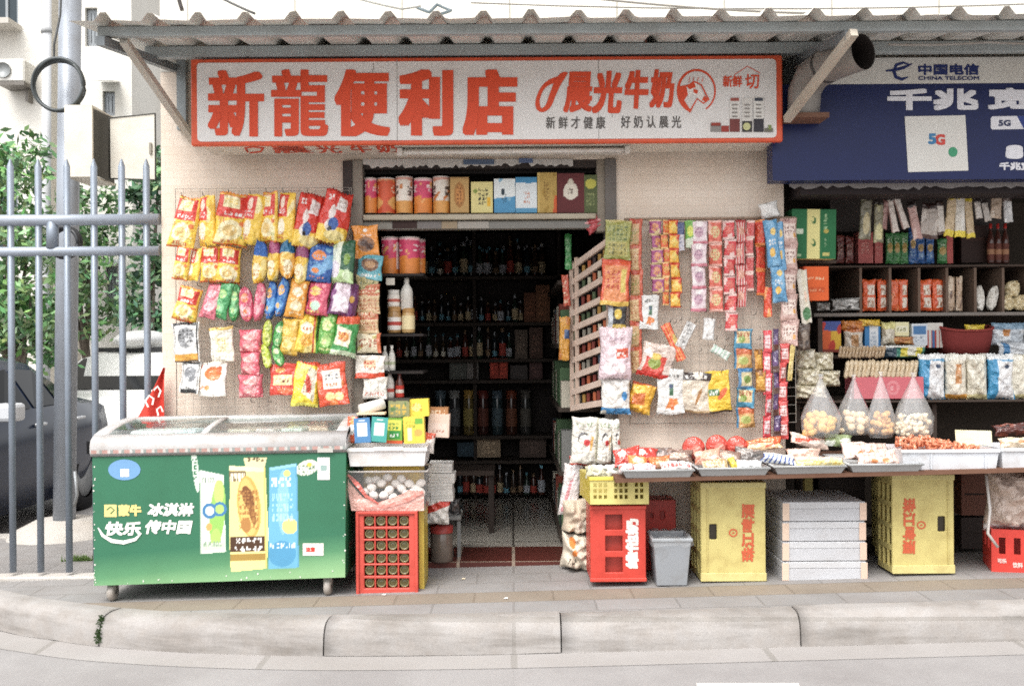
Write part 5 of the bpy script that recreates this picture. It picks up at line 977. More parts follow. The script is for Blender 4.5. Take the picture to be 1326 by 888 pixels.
# ------------------------------------------------------------------ boxes and cans above the doorway
TG = 'cans and cartons on the ledge over the doorway'
for k, (px, w, h, d_, lab) in enumerate(((479, 16, 44, CAN_P, 'slim pink can at the left end of the ledge over the doorway'), (499, 24, 44, CAN_O, 'orange biscuit can, second on the ledge over the doorway'), (522.5, 22, 46, CAN_W, 'white biscuit can between the orange and the pink can'), (547, 24, 44, CAN_P, 'pink can between two white cans on the ledge'), (571, 22, 46, CAN_W, 'white biscuit can beside the tan carton on the ledge'))):
    can(lab, px, 275.5 - h / 2, w, h, d_, .0, group=TG)
for px, w, h, d_, lab in (
 (595, 24, 46, ('#c09a5e', ('e', .5, .5, .3, .36, '#a8763e'), ('e', .5, .5, .2, .25, '#c88a4a'), ('g', .38, .25, .62, .75, '#7a4a28', 2, 5), ('b', .95, 2, '#a88350')), 'tan carton with an oval print on the ledge over the doorway'),
 (624, 28, 40, ('#dcd08a', ('g', .35, .25, .8, .82, '#3a3a30', 3, 4), ('r', .76, .2, .9, .5, '#e0b02c'), ('e', .2, .7, .1, .08, '#8a9a4a')), 'pale yellow carton with dark writing on the ledge over the doorway'),
 (653.5, 27.5, 44, ('#dfe6e6', ('u', .42, .06, '#4f94bf'), ('n', 9, .75, '#86b4cf'), ('e', .42, .62, .1, .1, '#2c3a44'), ('g', .4, .3, .6, .55, '#2c3a44', 2, 3)), 'white and blue carton with a dark figure on the ledge'),
 (681.5, 27.5, 46, ('#dbe3e6', ('b', .84, 2, '#3f88b4'), ('u', .14, 0, '#5a9cc2'), ('g', .4, .25, .7, .65, '#c88a72', 2, 3)), 'white carton with a blue top band on the ledge'),
 (708.5, 25, 52, ('#b99a50', ('n', 14, .5, '#a8883c'), ('x', [(.8, .0), (1, 0), (1, .42), (.88, .42)], '#cc5a2a'), ('v', -1, .1, '#c8ac64'), ('g', .35, .3, .65, .8, '#8a6a30', 2, 6)), 'tall gold carton on the ledge over the doorway'),
 (739, 35, 51, ('#632a2c', ('e', .5, .55, .26, .22, '#ddd6c6'), ('r', .24, .42, .76, .5, '#ddd6c6'), ('e', .5, .78, .1, .08, '#d0c8b6'), ('g', .38, .48, .62, .64, '#5a4a40', 2, 2)), 'maroon carton with a white bell shape on the ledge'),
 (765, 17, 49, ('#55603a', ('e', .5, .76, .42, .13, '#bcb84a'), ('g', .2, .2, .8, .55, '#8c9460', 3, 4)), 'narrow olive green carton at the right end of the ledge')):
    pack('food_carton', lab, 'carton', px, 275.5 - h / 2, w, h, d_, 0, Y=.0, shape='box', dp=.09, group=TG)
# ------------------------------------------------------------------ counter goods left of the doorway
cg = 'goods on the crate pile left of the doorway'
LY = -.42
def crate_shell(nm, label, cat, x0, x1, y0, y1, Y0, Y1, col, front_holes=(), side_holes=(), side='left', mat='plastic', th=.012, open_top=True, top_holes=None, bev=.0, parts=None, group=None):
    """crate whose front face covers px x0..x1, y0..y1 at depth Y0; holes are fractions (u0, v0, u1, v1)"""
    a = P(x0, y1, Y0); b = P(x1, y0, Y0); t = thing(nm, label, cat, Vector(((a.x + b.x) / 2, Y0, a.z)), group); W = b.x - a.x; H = b.z - a.z; Dp = Y1 - Y0
    m = MB(); m.panel((a.x, b.x), (a.z, b.z), [(a.x + W * h[0], a.z + H * h[1], a.x + W * h[2], a.z + H * h[3]) for h in front_holes], Y0, Y0 + th, col); m.build('front_panel', mat, t, bev=bev)
    for X, s in ((a.x, 1), (b.x - th, -1)):
        m = MB(); m.panel((Y0 + th + .001, Y1), (a.z, b.z), [(Y0 + Dp * h[0], a.z + H * h[1], Y0 + Dp * h[2], a.z + H * h[3]) for h in side_holes], X, X + th, col, f=lambda p, d, q: (d, p, q)); m.build('side_panel', mat, t)
    m = MB(); m.panel((a.x + th + .001, b.x - th - .001), (a.z, b.z), [], Y1 - th, Y1, col); m.build('back_panel', mat, t)
    m = MB(); m.panel((a.x + th + .001, b.x - th - .001), (Y0 + th + .001, Y1 - th - .001), [], a.z + .002, a.z + th, col, f=lambda p, d, q: (p, q, d)); m.build('bottom_panel', mat, t)
    if not open_top: m = MB(); m.panel((a.x + th + .001, b.x - th - .001), (Y0 + th + .001, Y1 - th - .001), [], b.z - th, b.z - .002, col, f=lambda p, d, q: (p, q, d)); m.build('top_panel', mat, t)
    return t, a, b
# red bottle crate on its side: 4 x 6 cells with bottles
RC = '#c94a3c'; Y0 = -.55
a = P(462.5, 771, Y0); b = P(540, 662, Y0); rc = thing('bottle_crate', 'red plastic bottle crate on its side showing bottle bases beside the freezer', 'crate', Vector(((a.x + b.x) / 2, Y0, a.z)))
W, H = b.x - a.x, b.z - a.z; hl = []; gx = .115; gzv = .055
for i in range(4):
    for j in range(6): u0 = .12 + i * .192; v0 = .085 + j * .147; hl.append((a.x + W * u0, a.z + H * v0, a.x + W * (u0 + .168), a.z + H * (v0 + (.128 if j % 2 else .118))))
m = MB(); m.panel((a.x, b.x), (a.z, b.z), hl, Y0, Y0 + .03, RC); m.build('lattice_face', 'plastic', rc, bev=.003)
m = MB()
fr_ = [(a.x + .012, a.z + .012, b.x - .012, b.z - .012)]
m.panel((a.x - .004, b.x + .004), (a.z - .003, b.z + .004), fr_, Y0 - .012, Y0 - .001, RC); m.build('rim', 'plastic', rc, bev=.003)
for X in (a.x, b.x - .01): m = MB(); m.box(X, X + .01, Y0 + .031, Y0 + .27, a.z, b.z, RC); m.build('side_panel', 'plastic', rc)
for Z in (a.z, b.z - .01): m = MB(); m.box(a.x + .011, b.x - .011, Y0 + .031, Y0 + .27, Z, Z + .01, RC); m.build('side_panel', 'plastic', rc)
first = None
for (x0, z0, x1, z1) in hl:
    c = Vector(((x0 + x1) / 2, Y0 + .016, (z0 + z1) / 2))
    if first is None:
        r = (x1 - x0) * .5; m = MB(); m.lathe([(1e-4, .006), (r * .45, .002), (r * .62, .008), (r * .7, 0), (r * .9, .0), (r, .012), (r, .16), (r * .4, .22)], ['#4a4526', '#6a6436', '#3a3620', '#7d7646', '#8a8452', '#4f4a2a', '#3a3620', '#2a2718'], 16, axis='Y')
        first = m.build('glass_bottle', 'bottle'); o = first
    else: o = first.copy(); COL.objects.link(o)
    o.location = c; o.rotation_euler = (0, rng.uniform(0, 6), 0); tag(o, 'brown green bottle lying base outward in a cell of the red crate', 'bottle', 'bottles lying in the red crate')
m = MB(); c0 = P(541, 755, -.30); c1 = P(547.5, 660, -.30); m.box(b.x + .004, b.x + .03, Y0 + .06, Y0 + .30, a.z, b.z - .01, '#c6ae3e'); o = m.build('yellow_panel', 'plastic', loc=(b.x, Y0, a.z)); tag(o, 'yellow plastic crate panel standing between red bottle crate and doorway', 'crate')
# basket of eggs, yellow crate end, white tray
yc, ya, yb_ = crate_shell('plastic_crate', 'yellow plastic crate sandwiched between the egg basket and white tray', 'crate', 471, 543, 604, 632, -.40, -.1, '#c9ac2e')
Yb = -.56
a = P(447, 662, Yb); b = P(550, 610, Yb); bk = thing('clear_basket', 'clear plastic basket with pink lining holding white eggs', 'basket', Vector(((a.x + b.x) / 2, Yb, a.z)))
vs = [(a.x + .03, Yb + .02, a.z), (b.x - .0, Yb + .02, a.z), (b.x - .0, Yb + .28, a.z), (a.x + .03, Yb + .28, a.z), (a.x - .015, Yb, b.z), (b.x + .012, Yb, b.z), (b.x + .012, Yb + .3, b.z), (a.x - .015, Yb + .3, b.z)]
m = MB(); m.add(vs, [(0, 1, 5, 4), (1, 2, 6, 5), (2, 3, 7, 6), (3, 0, 4, 7), (3, 2, 1, 0)], 'W'); m.build('basket_shell', 'milkfilm', bk)
m = MB(); m.tube([vs[4], vs[5], vs[6], vs[7], vs[4]], .006, '#d9d2cc', n=6); m.build('rim', 'plastic', bk)
fb = plane(Yb - .004); m = MB()
poly(m, [(455, 661), (549, 661), (549, 636), (530, 634), (512, 643), (490, 650), (470, 644), (452, 624), (449, 612), (447, 612)], plane(Yb + .012), '#dca79a'); ribbon(m, [(450, 614), (462, 626), (474, 642), (490, 652)], [3, 6, 4, 2], plane(Yb + .006), '#d4675a', .001); ribbon(m, [(548, 636), (530, 646), (500, 656), (470, 658)], [4, 5, 3, 2], plane(Yb + .006), '#d8897c', .002); m.build('pink_lining', 'film', bk)
egg = None
for px, py, dy in ((481, 631, 0), (494, 625, .02), (504, 634, -.01), (513, 626, .03), (484, 641, -.005), (497, 641, -.01), (509, 644, -.01), (520, 632, .01), (530, 626, .03), (539, 632, .02), (545, 625, .04), (487, 621, .05), (502, 618, .06), (520, 620, .06), (535, 637, .0), (474, 636, .01), (526, 640, 0), (545, 637, .01), (478, 622, .05)):
    if egg is None: m = MB(); m.ball((0, 0, 0), .022, '#f6f4f0', 14, (1.22, 1, 1)); egg = m.build('egg', 'foam'); o = egg
    else: o = egg.copy(); COL.objects.link(o)
    o.location = P(px, py, Yb + .06 + dy); o.rotation_euler = (rng.uniform(-.6, .6), rng.uniform(-.8, .8), rng.uniform(-.6, .6)); tag(o, 'white egg heaped in the pink lined clear basket', 'egg', 'eggs in the clear basket')
a = P(450, 604, -.60); b = P(552, 580, -.60); tr = thing('plastic_tray', 'white plastic tray on the crate pile beside the freezer', 'tray', Vector(((a.x + b.x) / 2, -.6, a.z)))
def tray_part(m, a, b, Y0, Y1, col, fl=.012, th=.008):
    lo = [(a.x + fl, Y0 + fl, a.z), (b.x - fl, Y0 + fl, a.z), (b.x - fl, Y1 - fl, a.z), (a.x + fl, Y1 - fl, a.z)]; hi = [(a.x, Y0, b.z), (b.x, Y0, b.z), (b.x, Y1, b.z), (a.x, Y1, b.z)]
    hi2 = [(a.x + th, Y0 + th, b.z), (b.x - th, Y0 + th, b.z), (b.x - th, Y1 - th, b.z), (a.x + th, Y1 - th, b.z)]; lo2 = [(x + (th if i in (0, 3) else -th), y + (th if i < 2 else -th), z + th) for i, (x, y, z) in enumerate(lo)]
    m.add(lo + hi + hi2 + lo2, [(3, 2, 1, 0)] + [(i, (i + 1) % 4, 4 + (i + 1) % 4, 4 + i) for i in range(4)] + [(4 + i, 4 + (i + 1) % 4, 8 + (i + 1) % 4, 8 + i) for i in range(4)] + [(8 + i, 8 + (i + 1) % 4, 12 + (i + 1) % 4, 12 + i) for i in range(4)] + [(12, 13, 14, 15)], col)
m = MB(); tray_part(m, a, b, -.60, -.30, '#dcd9d8'); m.build('tray_body', 'plastic', tr)
m = MB(); m.box(a.x - .006, b.x + .006, -.606, -.594, b.z - .018, b.z + .002, '#e2dfdd'); m.build('rim', 'plastic', tr, bev=.004)
m = MB(); c0 = P(484, 583, -.607); c1 = P(522, 578, -.607); m.box(c0.x, c1.x, -.61, -.6065, c0.z, c1.z, '#ece9e4'); m.build('label_holder', 'plastic', tr)
for px, py, w, h, d_, rot, Y, shp, lab, nm, dp in (
 (456, 556, 13, 34, ('#d85a2a', ('n', 6, .4, '#e89a4a'), ('e', .5, .5, .3, .2, 'W')), 4, -.50, 'pillow', 'orange snack bag squeezed between freezer and payment cards', 'snack_bag', None),
 (469, 557, 21, 32, ('#4a7fae', ('r', .18, .26, .82, .80, '#dfe3e4'), ('e', .5, .9, .2, .03, 'W')), -3, -.57, 'box', 'blue payment card stand with a white square', 'payment_card', .006),
 (491, 556, 21, 32, ('#3f9a92', ('r', .18, .26, .82, .78, '#dfe6e2'), ('e', .5, .9, .2, .03, 'W')), 5, -.565, 'box', 'teal payment card stand with a white square', 'payment_card', .006),
 (510, 558, 22, 32, ('#6c9c34', ('r', .1, .55, .9, .95, '#d9cf4a'), ('r', .25, .2, .85, .5, '#2f8a3c'), ('g', .2, .58, .8, .9, '#2f7a3c', 3, 2), ('g', .3, .25, .8, .45, 'W', 3, 1), ('u', .12, 0, '#d85a2a')), 2, -.50, 'box', 'green and yellow carton behind the teal payment card', 'food_carton', .06),
 (536, 557, 27, 34, ('#e2c23a', ('g', .1, .6, .6, .9, '#8a9a2c', 3, 2), ('r', .2, .1, .4, .6, '#f0e6b0'), ('e', .7, .4, .2, .14, '#d8a04a'), ('r', .55, .72, .95, .95, '#6aa43c')), -2, -.50, 'box', 'yellow carton with green corner on the white tray', 'food_carton', .07),
 (516.5, 528, 27, 24, ('#8a8c62', ('g', .1, .1, .9, .8, '#c8a84a', 3, 2), ('n', 9, .4, '#5c7a4a'), ('b', .86, 2, '#3c3a34')), 0, -.40, 'box', 'clear sided tin with dark lid behind the cartons', 'food_tin', .08),
 (542, 528, 26, 22, ('#e8cf3a', ('e', .4, .55, .24, .24, '#f2e68a'), ('g', .2, .3, .7, .8, '#c89a2a', 3, 2)), -2, -.38, 'box', 'small bright yellow carton behind the counter cartons', 'food_carton', .08),
 (568, 551, 27, 30, ('#d9bfae', ('r', .1, .1, .9, .6, '#e2cabc'), ('g', .2, .2, .8, .4, '#a87a66', 4, 1)), 3, -.30, 'box', 'beige pink carton at the right edge of the counter goods', 'food_carton', .1),
 (568, 533, 24, 10, ('#a8764a', ('g', .1, .2, .9, .8, '#e2d2b8', 4, 1)), 0, -.28, 'box', 'flat brown carton lying on the beige pink carton', 'food_carton', .1)):
    pack(nm, lab, 'payment sign' if nm == 'payment_card' else nm.split('_')[1], px, py, w, h, d_, rot, Y=Y, shape=shp, dp=dp, group=cg)
m = MB(); p = P(466, 531, -.45); q = P(497, 522, -.40); m.tube([p, q], .030, '#e2ded6', n=16); o = m.build('tissue_roll', 'paper', loc=p); tag(o, 'white paper roll lying on top of the payment cards', 'paper roll')
m = MB(); p = P(462, 535, -.5); q = P(498, 529, -.5); m.box(p.x, q.x, -.5, -.42, p.z - .008, p.z + .002, '#e4c9a8'); o = m.build('flat_packet', 'paper', loc=p); tag(o, 'flat pale packet lying under the white paper roll', 'packet')
pack('snack_bag', 'white and red snack bag sagging beside the white tray', 'snack bag', 556, 573, 14, 26, ('#e6ded6', ('d', .5, .3, '#d4522f'), ('n', 8, .6, '#efe9e2')), 8, Y=-.3)
# dim goods between the crate pile and the doorway
for k, (py, w) in enumerate(((606, 30), (619, 33), (631, 31), (643, 29))):
    pack('paper_bundle', ('topmost', 'second', 'third', 'lowest')[k] + ' white bundle in the pile beside the doorway', 'bundle', 570 + (k % 2) * 2, py, w, 12, ('#d2d0cc', ('s', 3, 0, .2, .15, '#b4b2ae')), rng.uniform(-3, 3), Y=-.12, shape='box', dp=.16, group='white bundles beside the doorway', mat='foam')
pack('snack_bag', 'white bag with a red diagonal band below the bundles', 'snack bag', 567, 661, 30, 34, ('#dedad4', ('x', [(0, .35), (1, .75), (1, 1.05), (0, .65)], '#cc3a28')), 4, Y=-.10)
cj = bottle('food_jar', 'clear jar with red lid on the floor beside the doorway', 571, 729, 30, 46, -.04, '#6f6258', '#a83a34', JAR, None, cat='jar', capr=1.0)
stl = thing('plastic_stool', 'grey plastic stool in the shade inside the doorway', 'stool', P(585, 712, .12))
m = MB(); px_box(m, 572, 668, 597, 674, .12, .36, '#8a8c8a'); m.build('seat', 'plastic', stl, bev=.006)
for x0 in (574, 592):
    for Yl in (.13, .33): m = MB(); a_ = P(x0, 674.3, Yl); m.box(a_.x, a_.x + .02, Yl, Yl + .02, .022, P(x0, 674.3, .13).z - .002, '#7d7f7e'); m.build('leg', 'plastic', stl)
pack('snack_bag', 'dark bag sitting on the grey plastic stool', 'bag', 585, 657, 24, 24, ('#2e2c2c', ('n', 6, .5, '#4a3c36')), 0, Y=.2)
# ================================================================== INSIDE THE SHOP
IY = 2.3
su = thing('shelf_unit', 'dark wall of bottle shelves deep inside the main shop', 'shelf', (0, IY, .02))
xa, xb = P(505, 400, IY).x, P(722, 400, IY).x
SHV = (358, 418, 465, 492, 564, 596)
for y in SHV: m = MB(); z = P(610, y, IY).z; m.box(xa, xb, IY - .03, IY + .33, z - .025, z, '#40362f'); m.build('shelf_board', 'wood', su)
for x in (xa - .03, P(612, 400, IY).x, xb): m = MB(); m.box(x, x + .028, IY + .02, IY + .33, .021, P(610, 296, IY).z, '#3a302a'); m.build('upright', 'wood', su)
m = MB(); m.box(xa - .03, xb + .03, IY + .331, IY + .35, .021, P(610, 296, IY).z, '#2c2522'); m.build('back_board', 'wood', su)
BP = [(1e-4, 0), (.95, 0), (1, .02), (1, .58), (.9, .66), (.36, .76), (.33, .9), (.33, .94)]
DARK = ['#3a2a20', '#26382c', '#4a261c', '#20282e', '#463624']; LBL = ['#c4b08a', '#b4b8c0', '#b8483c', '#6aa4b8', '#ddd6c4', '#8a7054']
kinds = []
BP2 = [(1e-4, 0), (.95, 0), (1, .03), (1, .42), (.55, .6), (.3, .72), (.28, .94)]; BP3 = [(1e-4, 0), (.9, 0), (1, .05), (.96, .3), (1, .7), (.5, .82), (.42, .86), (.42, .92)]
for k in range(9):
    o = bottle('glass_bottle', 'x', 600, 357, (9.5, 8, 11)[k // 3], 44, IY + .05, DARK[k % 5], LBL[(k * 2 + 1) % 6], (BP, BP2, BP3)[k % 3], (.1, (.42, .3, .5)[k // 3], LBL[k % 6]), 'bottle', nn=10); kinds.append(o)
used = set()
def put_bottle(px, yb, sc, Y, k, label, group):
    o = kinds[k]
    if k in used: o = copy_tree(o)
    used.add(k); p = P(px, yb, Y); p.z += .0; o.location = p; o.scale = sc; tag(o, label, 'bottle', group); return o
for yb, x0, x1, st, sc, lab, Y in (
    (357.5, 523, 700, 9.2, (1, 1, 1.12), 'dark glass bottle in the rear row of the topmost back shelf inside the shop', IY + .20),
    (357.5, 519, 706, 10.2, (1, 1, .95), 'dark glass bottle in the front row of the topmost back shelf inside the shop', IY + .06),
    (417.5, 520, 676, 8.6, (.8, .8, .74), 'small dark bottle in the row on the second back shelf inside the shop', IY + .08),
    (464.5, 516, 664, 9.6, (.85, .85, .86), 'dark slim bottle in the row on the third back shelf inside the shop', IY + .08),
    (640, 560, 706, 8.8, (.9, .9, .85), 'dark bottle standing on the floor under the lowest back shelf', IY - .02)):
    x = x0
    while x < x1: put_bottle(x + rng.uniform(-1, 1), yb, (sc[0], sc[1], sc[2] * rng.uniform(.72, 1.12)), Y + rng.uniform(-.02, .06), rng.randrange(9), lab, 'bottles ' + lab[lab.find('on the') if 'on the' in lab else lab.find('in the'):]); x += st
for i in range(7):
    t = bottle('water_jug', 'big dim bottle in the row on the fourth back shelf inside the shop', 570 + i * 18.5, 563.5, 15, 58, IY + .05, ['#2c3a40', '#39393c', '#6a5a30', '#40221e', '#2f3f44', '#46281e', '#3a3a38'][i], ['#5a6a74', '#8a8a88', '#a8843a', '#6a2a22', '#4a5a66', '#7a3a24', '#55504a'][i], JAR, (.2, .6, ['#54626a', '#66686a', '#9a8a4a', '#6a3a2e', '#4f6068', '#7a4a34', '#5c5850'][i]), 'bottle', 'big bottles on the fourth back shelf', nn=12)
for px, py, w, h, c, lab in ((686, 398, 15, 38, '#7a4a30', 'brown carton, shorter one on the second back shelf'), (703, 393, 18, 48, '#86583a', 'brown carton, taller one on the second back shelf'), (675, 446, 16, 38, '#6a5a4e', 'grey brown carton on the third back shelf'), (694, 444, 17, 40, '#5c4236', 'dark brown carton at the end of the third back shelf'),
    (593, 480, 22, 22, '#5a5c56', 'dim grey green box on the narrow back shelf'), (612, 480, 15, 22, '#76706c', 'dim pale box beside the red tins on the back shelf'), (640, 477, 11, 26, '#b03a26', 'red tin, left of the red pair on the back shelf'), (652, 477, 11, 26, '#b8402a', 'red tin, right of the red pair on the back shelf'), (672, 482, 22, 18, '#4a4240', 'dark box right of the red tins on the back shelf'), (694, 480, 17, 22, '#563a38', 'dim maroon box at the end of the narrow back shelf'),
    (633, 579, 30, 26, '#a08a70', 'tan box with a round hole under the big bottles'), (690, 578, 34, 28, '#57463e', 'dark patterned box under the big bottles'), (605, 582, 26, 18, '#2b3f4c', 'dark blue bundle under the big bottles')):
    pack('carton', lab, 'carton', px, py, w, h, (c, ('g', .2, .2, .8, .8, tuple(min(1, x * 1.9) for x in lin(c)), 3, 3)), 0, Y=IY + .03, shape='box', dp=.16, group='cartons on the back shelves')
# dark stool and side cabinet
st_ = thing('wooden_stool', 'dark wooden stool standing in the middle of the shop floor', 'stool', P(618, 690, 1.0))
m = MB(); c = P(608, 606, 1.0); m.box(c.x - .2, c.x + .17, .85, 1.2, c.z - .03, c.z, '#3c3029'); m.build('seat', 'wood', st_)
for dx in (-.18, .13):
    for Y in (.88, 1.15): m = MB(); m.box(c.x + dx, c.x + dx + .035, Y, Y + .035, .022, c.z - .031, '#352b26'); m.build('leg', 'wood', st_)
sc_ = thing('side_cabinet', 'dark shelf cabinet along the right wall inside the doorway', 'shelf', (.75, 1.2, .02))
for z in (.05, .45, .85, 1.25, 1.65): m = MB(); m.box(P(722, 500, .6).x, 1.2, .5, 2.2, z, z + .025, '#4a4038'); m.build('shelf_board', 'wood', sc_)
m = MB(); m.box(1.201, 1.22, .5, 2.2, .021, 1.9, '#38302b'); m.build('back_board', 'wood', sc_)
k = 0
for z in (.075, .475, .875, 1.275):
    for j in range(9):
        c = ['#c9c2b2', '#5a7a54', '#9a4a3a', '#8a8a86', '#47505a', '#d8d0bc'][rng.randrange(6)]; m = MB(); y = .52 + j * .17; m.box(.0, .11, 0, .13, 0, rng.uniform(.16, .28), c); o = m.build('food_packet', 'paper'); o.location = (P(722, 500, .6).x + .02, y, z + .001)
        tag(o, 'packet in the row on the side cabinet inside the doorway', 'packet', 'packets on the side cabinet')
# ================================================================== SLATTED RACK AT THE RIGHT DOOR JAMB
sr = thing('slatted_rack', 'pinkish slatted wooden display rack turned sideways at the right door jamb', 'display rack', P(765, 535, .1))
def SL(u, y): return P(741 + 3 * 0 + u * 48, y, .32 - .40 * u)   # u 0 far edge, 1 near edge
rows_ = [(346, 311), (366, 333), (385, 357), (406, 383), (426, 405), (446, 427), (467, 448), (488, 470), (508, 492), (528, 520)]
for y0, y1 in rows_:
    m = MB(); a, b = SL(0, y0), SL(1, y1); d = (b - a).normalized(); nrm = Vector((d.y, -d.x, 0)).normalized() * -.008
    h = Vector((0, 0, .018)); vs = [a - h, b - h, b + h, a + h]; m.add([v + nrm for v in vs] + [v - nrm for v in vs], [(0, 1, 2, 3), (7, 6, 5, 4), (0, 4, 5, 1), (1, 5, 6, 2), (2, 6, 7, 3), (3, 7, 4, 0)], '#e6cebd'); m.build('slat', 'wood', sr)
for u in (0, .14, 1): m = MB(); a, b = SL(u, 532 - 6 * u), SL(u, 338 - 34 * u); b.x = a.x; m.box(a.x - .012, a.x + .012, a.y + .0, a.y + .02, a.z, b.z, '#cdb4a2'); m.build('post', 'wood', sr)
m = MB(); a, b = SL(0, 530), SL(1, 524); m.add([a + Vector((.05, .07, 0)), b + Vector((.05, .07, 0)), SL(1, 306) + Vector((.05, .07, 0)), SL(0, 340) + Vector((.05, .07, 0))], [(0, 1, 2, 3)], '#2c2320'); m.build('back_board', 'wood', sr)
base = None; CC_ = ['#7a3228', '#a8803a', '#3a4a5a', '#8a8478', '#3a2a26', '#b05a34', '#4a5a3c', '#c0b8a0']
for r_i, (y0, y1) in enumerate(rows_[1:]):
    p0, p1 = rows_[r_i]
    for j in range(6):
        u = .16 + j * .14 + rng.uniform(-.02, .02); c = SL(u, y0 + (y1 - y0) * u); t = SL(u, p0 + (p1 - p0) * u); h = (t.z - c.z) - .045
        m = MB(); m.box(0, .035, 0, .02, 0, h * rng.uniform(.75, .98), CC_[rng.randrange(8)]); o = m.build('cassette_box', 'paper'); o.location = (c.x + .012, c.y + .015, c.z + .02); o.rotation_euler = (0, 0, R_(60))
        tag(o, 'thin packet standing in a row of the slatted rack', 'packet', 'thin packets in the slatted rack')
HG = 'packets hanging on the slatted rack'
for px, py, w, h, d_, rot, Y, shp, lab in (
 (800, 311, 34, 52, ('#9a9a48', ('g', .1, .5, .9, .9, '#5a6a30', 5, 4), ('r', .1, .12, .9, .45, '#b4a858'), ('g', .14, .14, .86, .42, '#6a6a30', 5, 3), ('b', .95, 2, '#c8bc7a')), 3, -.14, 'pouch', 'olive green paper packet at the top of the slatted rack'),
 (797, 366, 37, 60, ('#d8542a', ('r', .1, .1, .9, .86, '#e08a50'), ('g', .16, .35, .66, .8, '#b8381c', 3, 3), ('r', .7, .3, .86, .8, '#d8c05a'), ('u', .1, .0, '#e0b84a'), ('b', .95, 2, '#c84020')), 4, -.15, 'pouch', 'orange red paper packet below the olive one'),
 (799, 411, 24, 30, ('#1f1c1c', ('e', .55, .65, .2, .24, '#d8b83a'), ('u', .2, 0, '#c8a83a'), ('v', -1, .25, '#b8bcc0')), 3, -.13, 'pouch', 'black packet with a yellow figure between orange and pale bags'),
 (797, 457, 42, 66, ('#dcc6cc', ('n', 6, .4, '#e8d6da'), ('x', [(.5, .38), (.9, .42), (.9, .6), (.52, .58)], '#d85a3a'), ('g', .55, .43, .86, .55, 'W', 2, 1), ('g', .3, .74, .7, .84, '#a890a0', 4, 1), ('e', .3, .22, .16, .1, '#efe4e4'), ('e', .65, .2, .16, .1, '#efe4e4')), 1, -.17, 'pillow', 'plump pale pink bag with a red tab on the slatted rack'),
 (797, 512, 38, 48, ('#e0dcd6', ('u', .16, .02, '#3a86be'), ('n', 8, .6, '#d0ccc0'), ('e', .8, .5, .1, .12, '#3a86be'), ('d', .96, 0, '#4a90c2')), 2, -.14, 'pillow', 'white bag with blue ends at the bottom of the slatted rack'),
 (830, 515, 32, 38, ('#e0a81f', ('n', 6, .4, '#efc84a'), ('x', [(.1, .2), (.7, .3), (.6, .7), (.15, .6)], '#c8681f'), ('d', .9, .1, '#b84a1f')), 16, -.10, 'pillow', 'amber yellow bag tilted beside the white and blue bag'),
 (736, 326, 9, 46, ('#3f9a50', ('g', .1, .1, .9, .9, '#8ac48a', 1, 4)), 0, .30, 'pouch', 'narrow green packet at the far edge of the slatted rack'),
 (733, 376, 9, 40, ('#d0583a', ('g', .1, .1, .9, .9, '#efc8a8', 1, 4)), -4, .30, 'pouch', 'narrow red packet hanging inside the doorway edge'),
 (731, 438, 14, 56, ('#e0a030', ('n', 5, .4, '#c87a24'), ('r', .5, .5, 1, .7, '#3a5a8a')), 2, .28, 'pillow', 'amber packet hanging inside the doorway edge')):
    pack('snack_packet', lab, 'packet', px, py, w, h, d_, rot, Y=Y, shape=shp, group=HG)
for px, py, w, h, rot, yaw, lab in ((757, 570, 35, 60, 2, -8, 'white tissue packet with red swirl, widest of the hanging three'), (783, 571, 20, 58, 3, 10, 'white tissue packet with orange mark, middle of the hanging three'), (798, 570, 12, 54, -4, 20, 'white tissue packet seen edge on, last of the hanging three')):
    pack('tissue_packet', lab, 'tissue packet', px, py, w, h, ('#dedad0', ('e', .45, .55, .2, .14, '#4a4648'), ('e', .5, .5, .2, .13, '#dedad0'), ('e', .6, .46, .13, .07, '#c83a3a'), ('x', [(.72, .3), (.8, .3), (.86, .6), (.76, .6)], '#d8a04a'), ('g', .15, .8, .85, .92, '#8a9a7a', 5, 1), ('v', .93, 2, '#b8b49a')), rot, Y=-.16, shape='pouch', yaw=yaw, dp=.05, group='white tissue packets by the right jamb')
pack('snack_bag', 'red bag under the white tissue packets', 'bag', 752, 598, 30, 14, ('#c8382a', ('n', 6, .5, '#d8583a')), 6, Y=-.05)
pack('snack_bag', 'red and pink crumpled packet on top of the slatted rack', 'packet', 770, 289, 28, 18, ('#c04a50', ('n', 7, .3, '#e0a0a0'), ('n', 9, .6, '#a82a34')), -35, Y=.02)
# hanging plastic carrier and rice sacks
pack('plastic_bag', 'white plastic carrier bag with pink print hanging over the rice sack', 'plastic bag', 739, 634, 24, 66, ('#dcd4d2', ('x', [(.1, .05), (.3, .05), (.62, .9), (.45, .9)], '#cf8a90'), ('n', 8, .5, '#e6e0de')), 8, Y=-.10)
def sack(label, px, py, w, h, Y, des, rot): return pack('rice_sack', label, 'sack', px, py, w, h, des, rot, Y=Y, shape='pillow', dp=.26, mat='cloth')
sack('upper woven rice sack leaning by the red crate', 750, 668, 44, 46, -.10, ('#c9b9a4', ('s', 22, 0, .0, .3, '#c0ae98'), ('b', -1, .16, '#3a342c'), ('n', 6, .6, '#d3c6b4')), 0)
sack('lower white rice sack with orange print beside the red crate', 752, 712, 50, 48, -.12, ('#d8cdbc', ('s', 22, 0, .0, .3, '#cfc3b0'), ('e', .24, .76, .08, .14, '#d8803a'), ('e', .30, .50, .07, .1, '#d8803a'), ('g', .16, .2, .42, .36, '#4a463c', 3, 1)), 6)
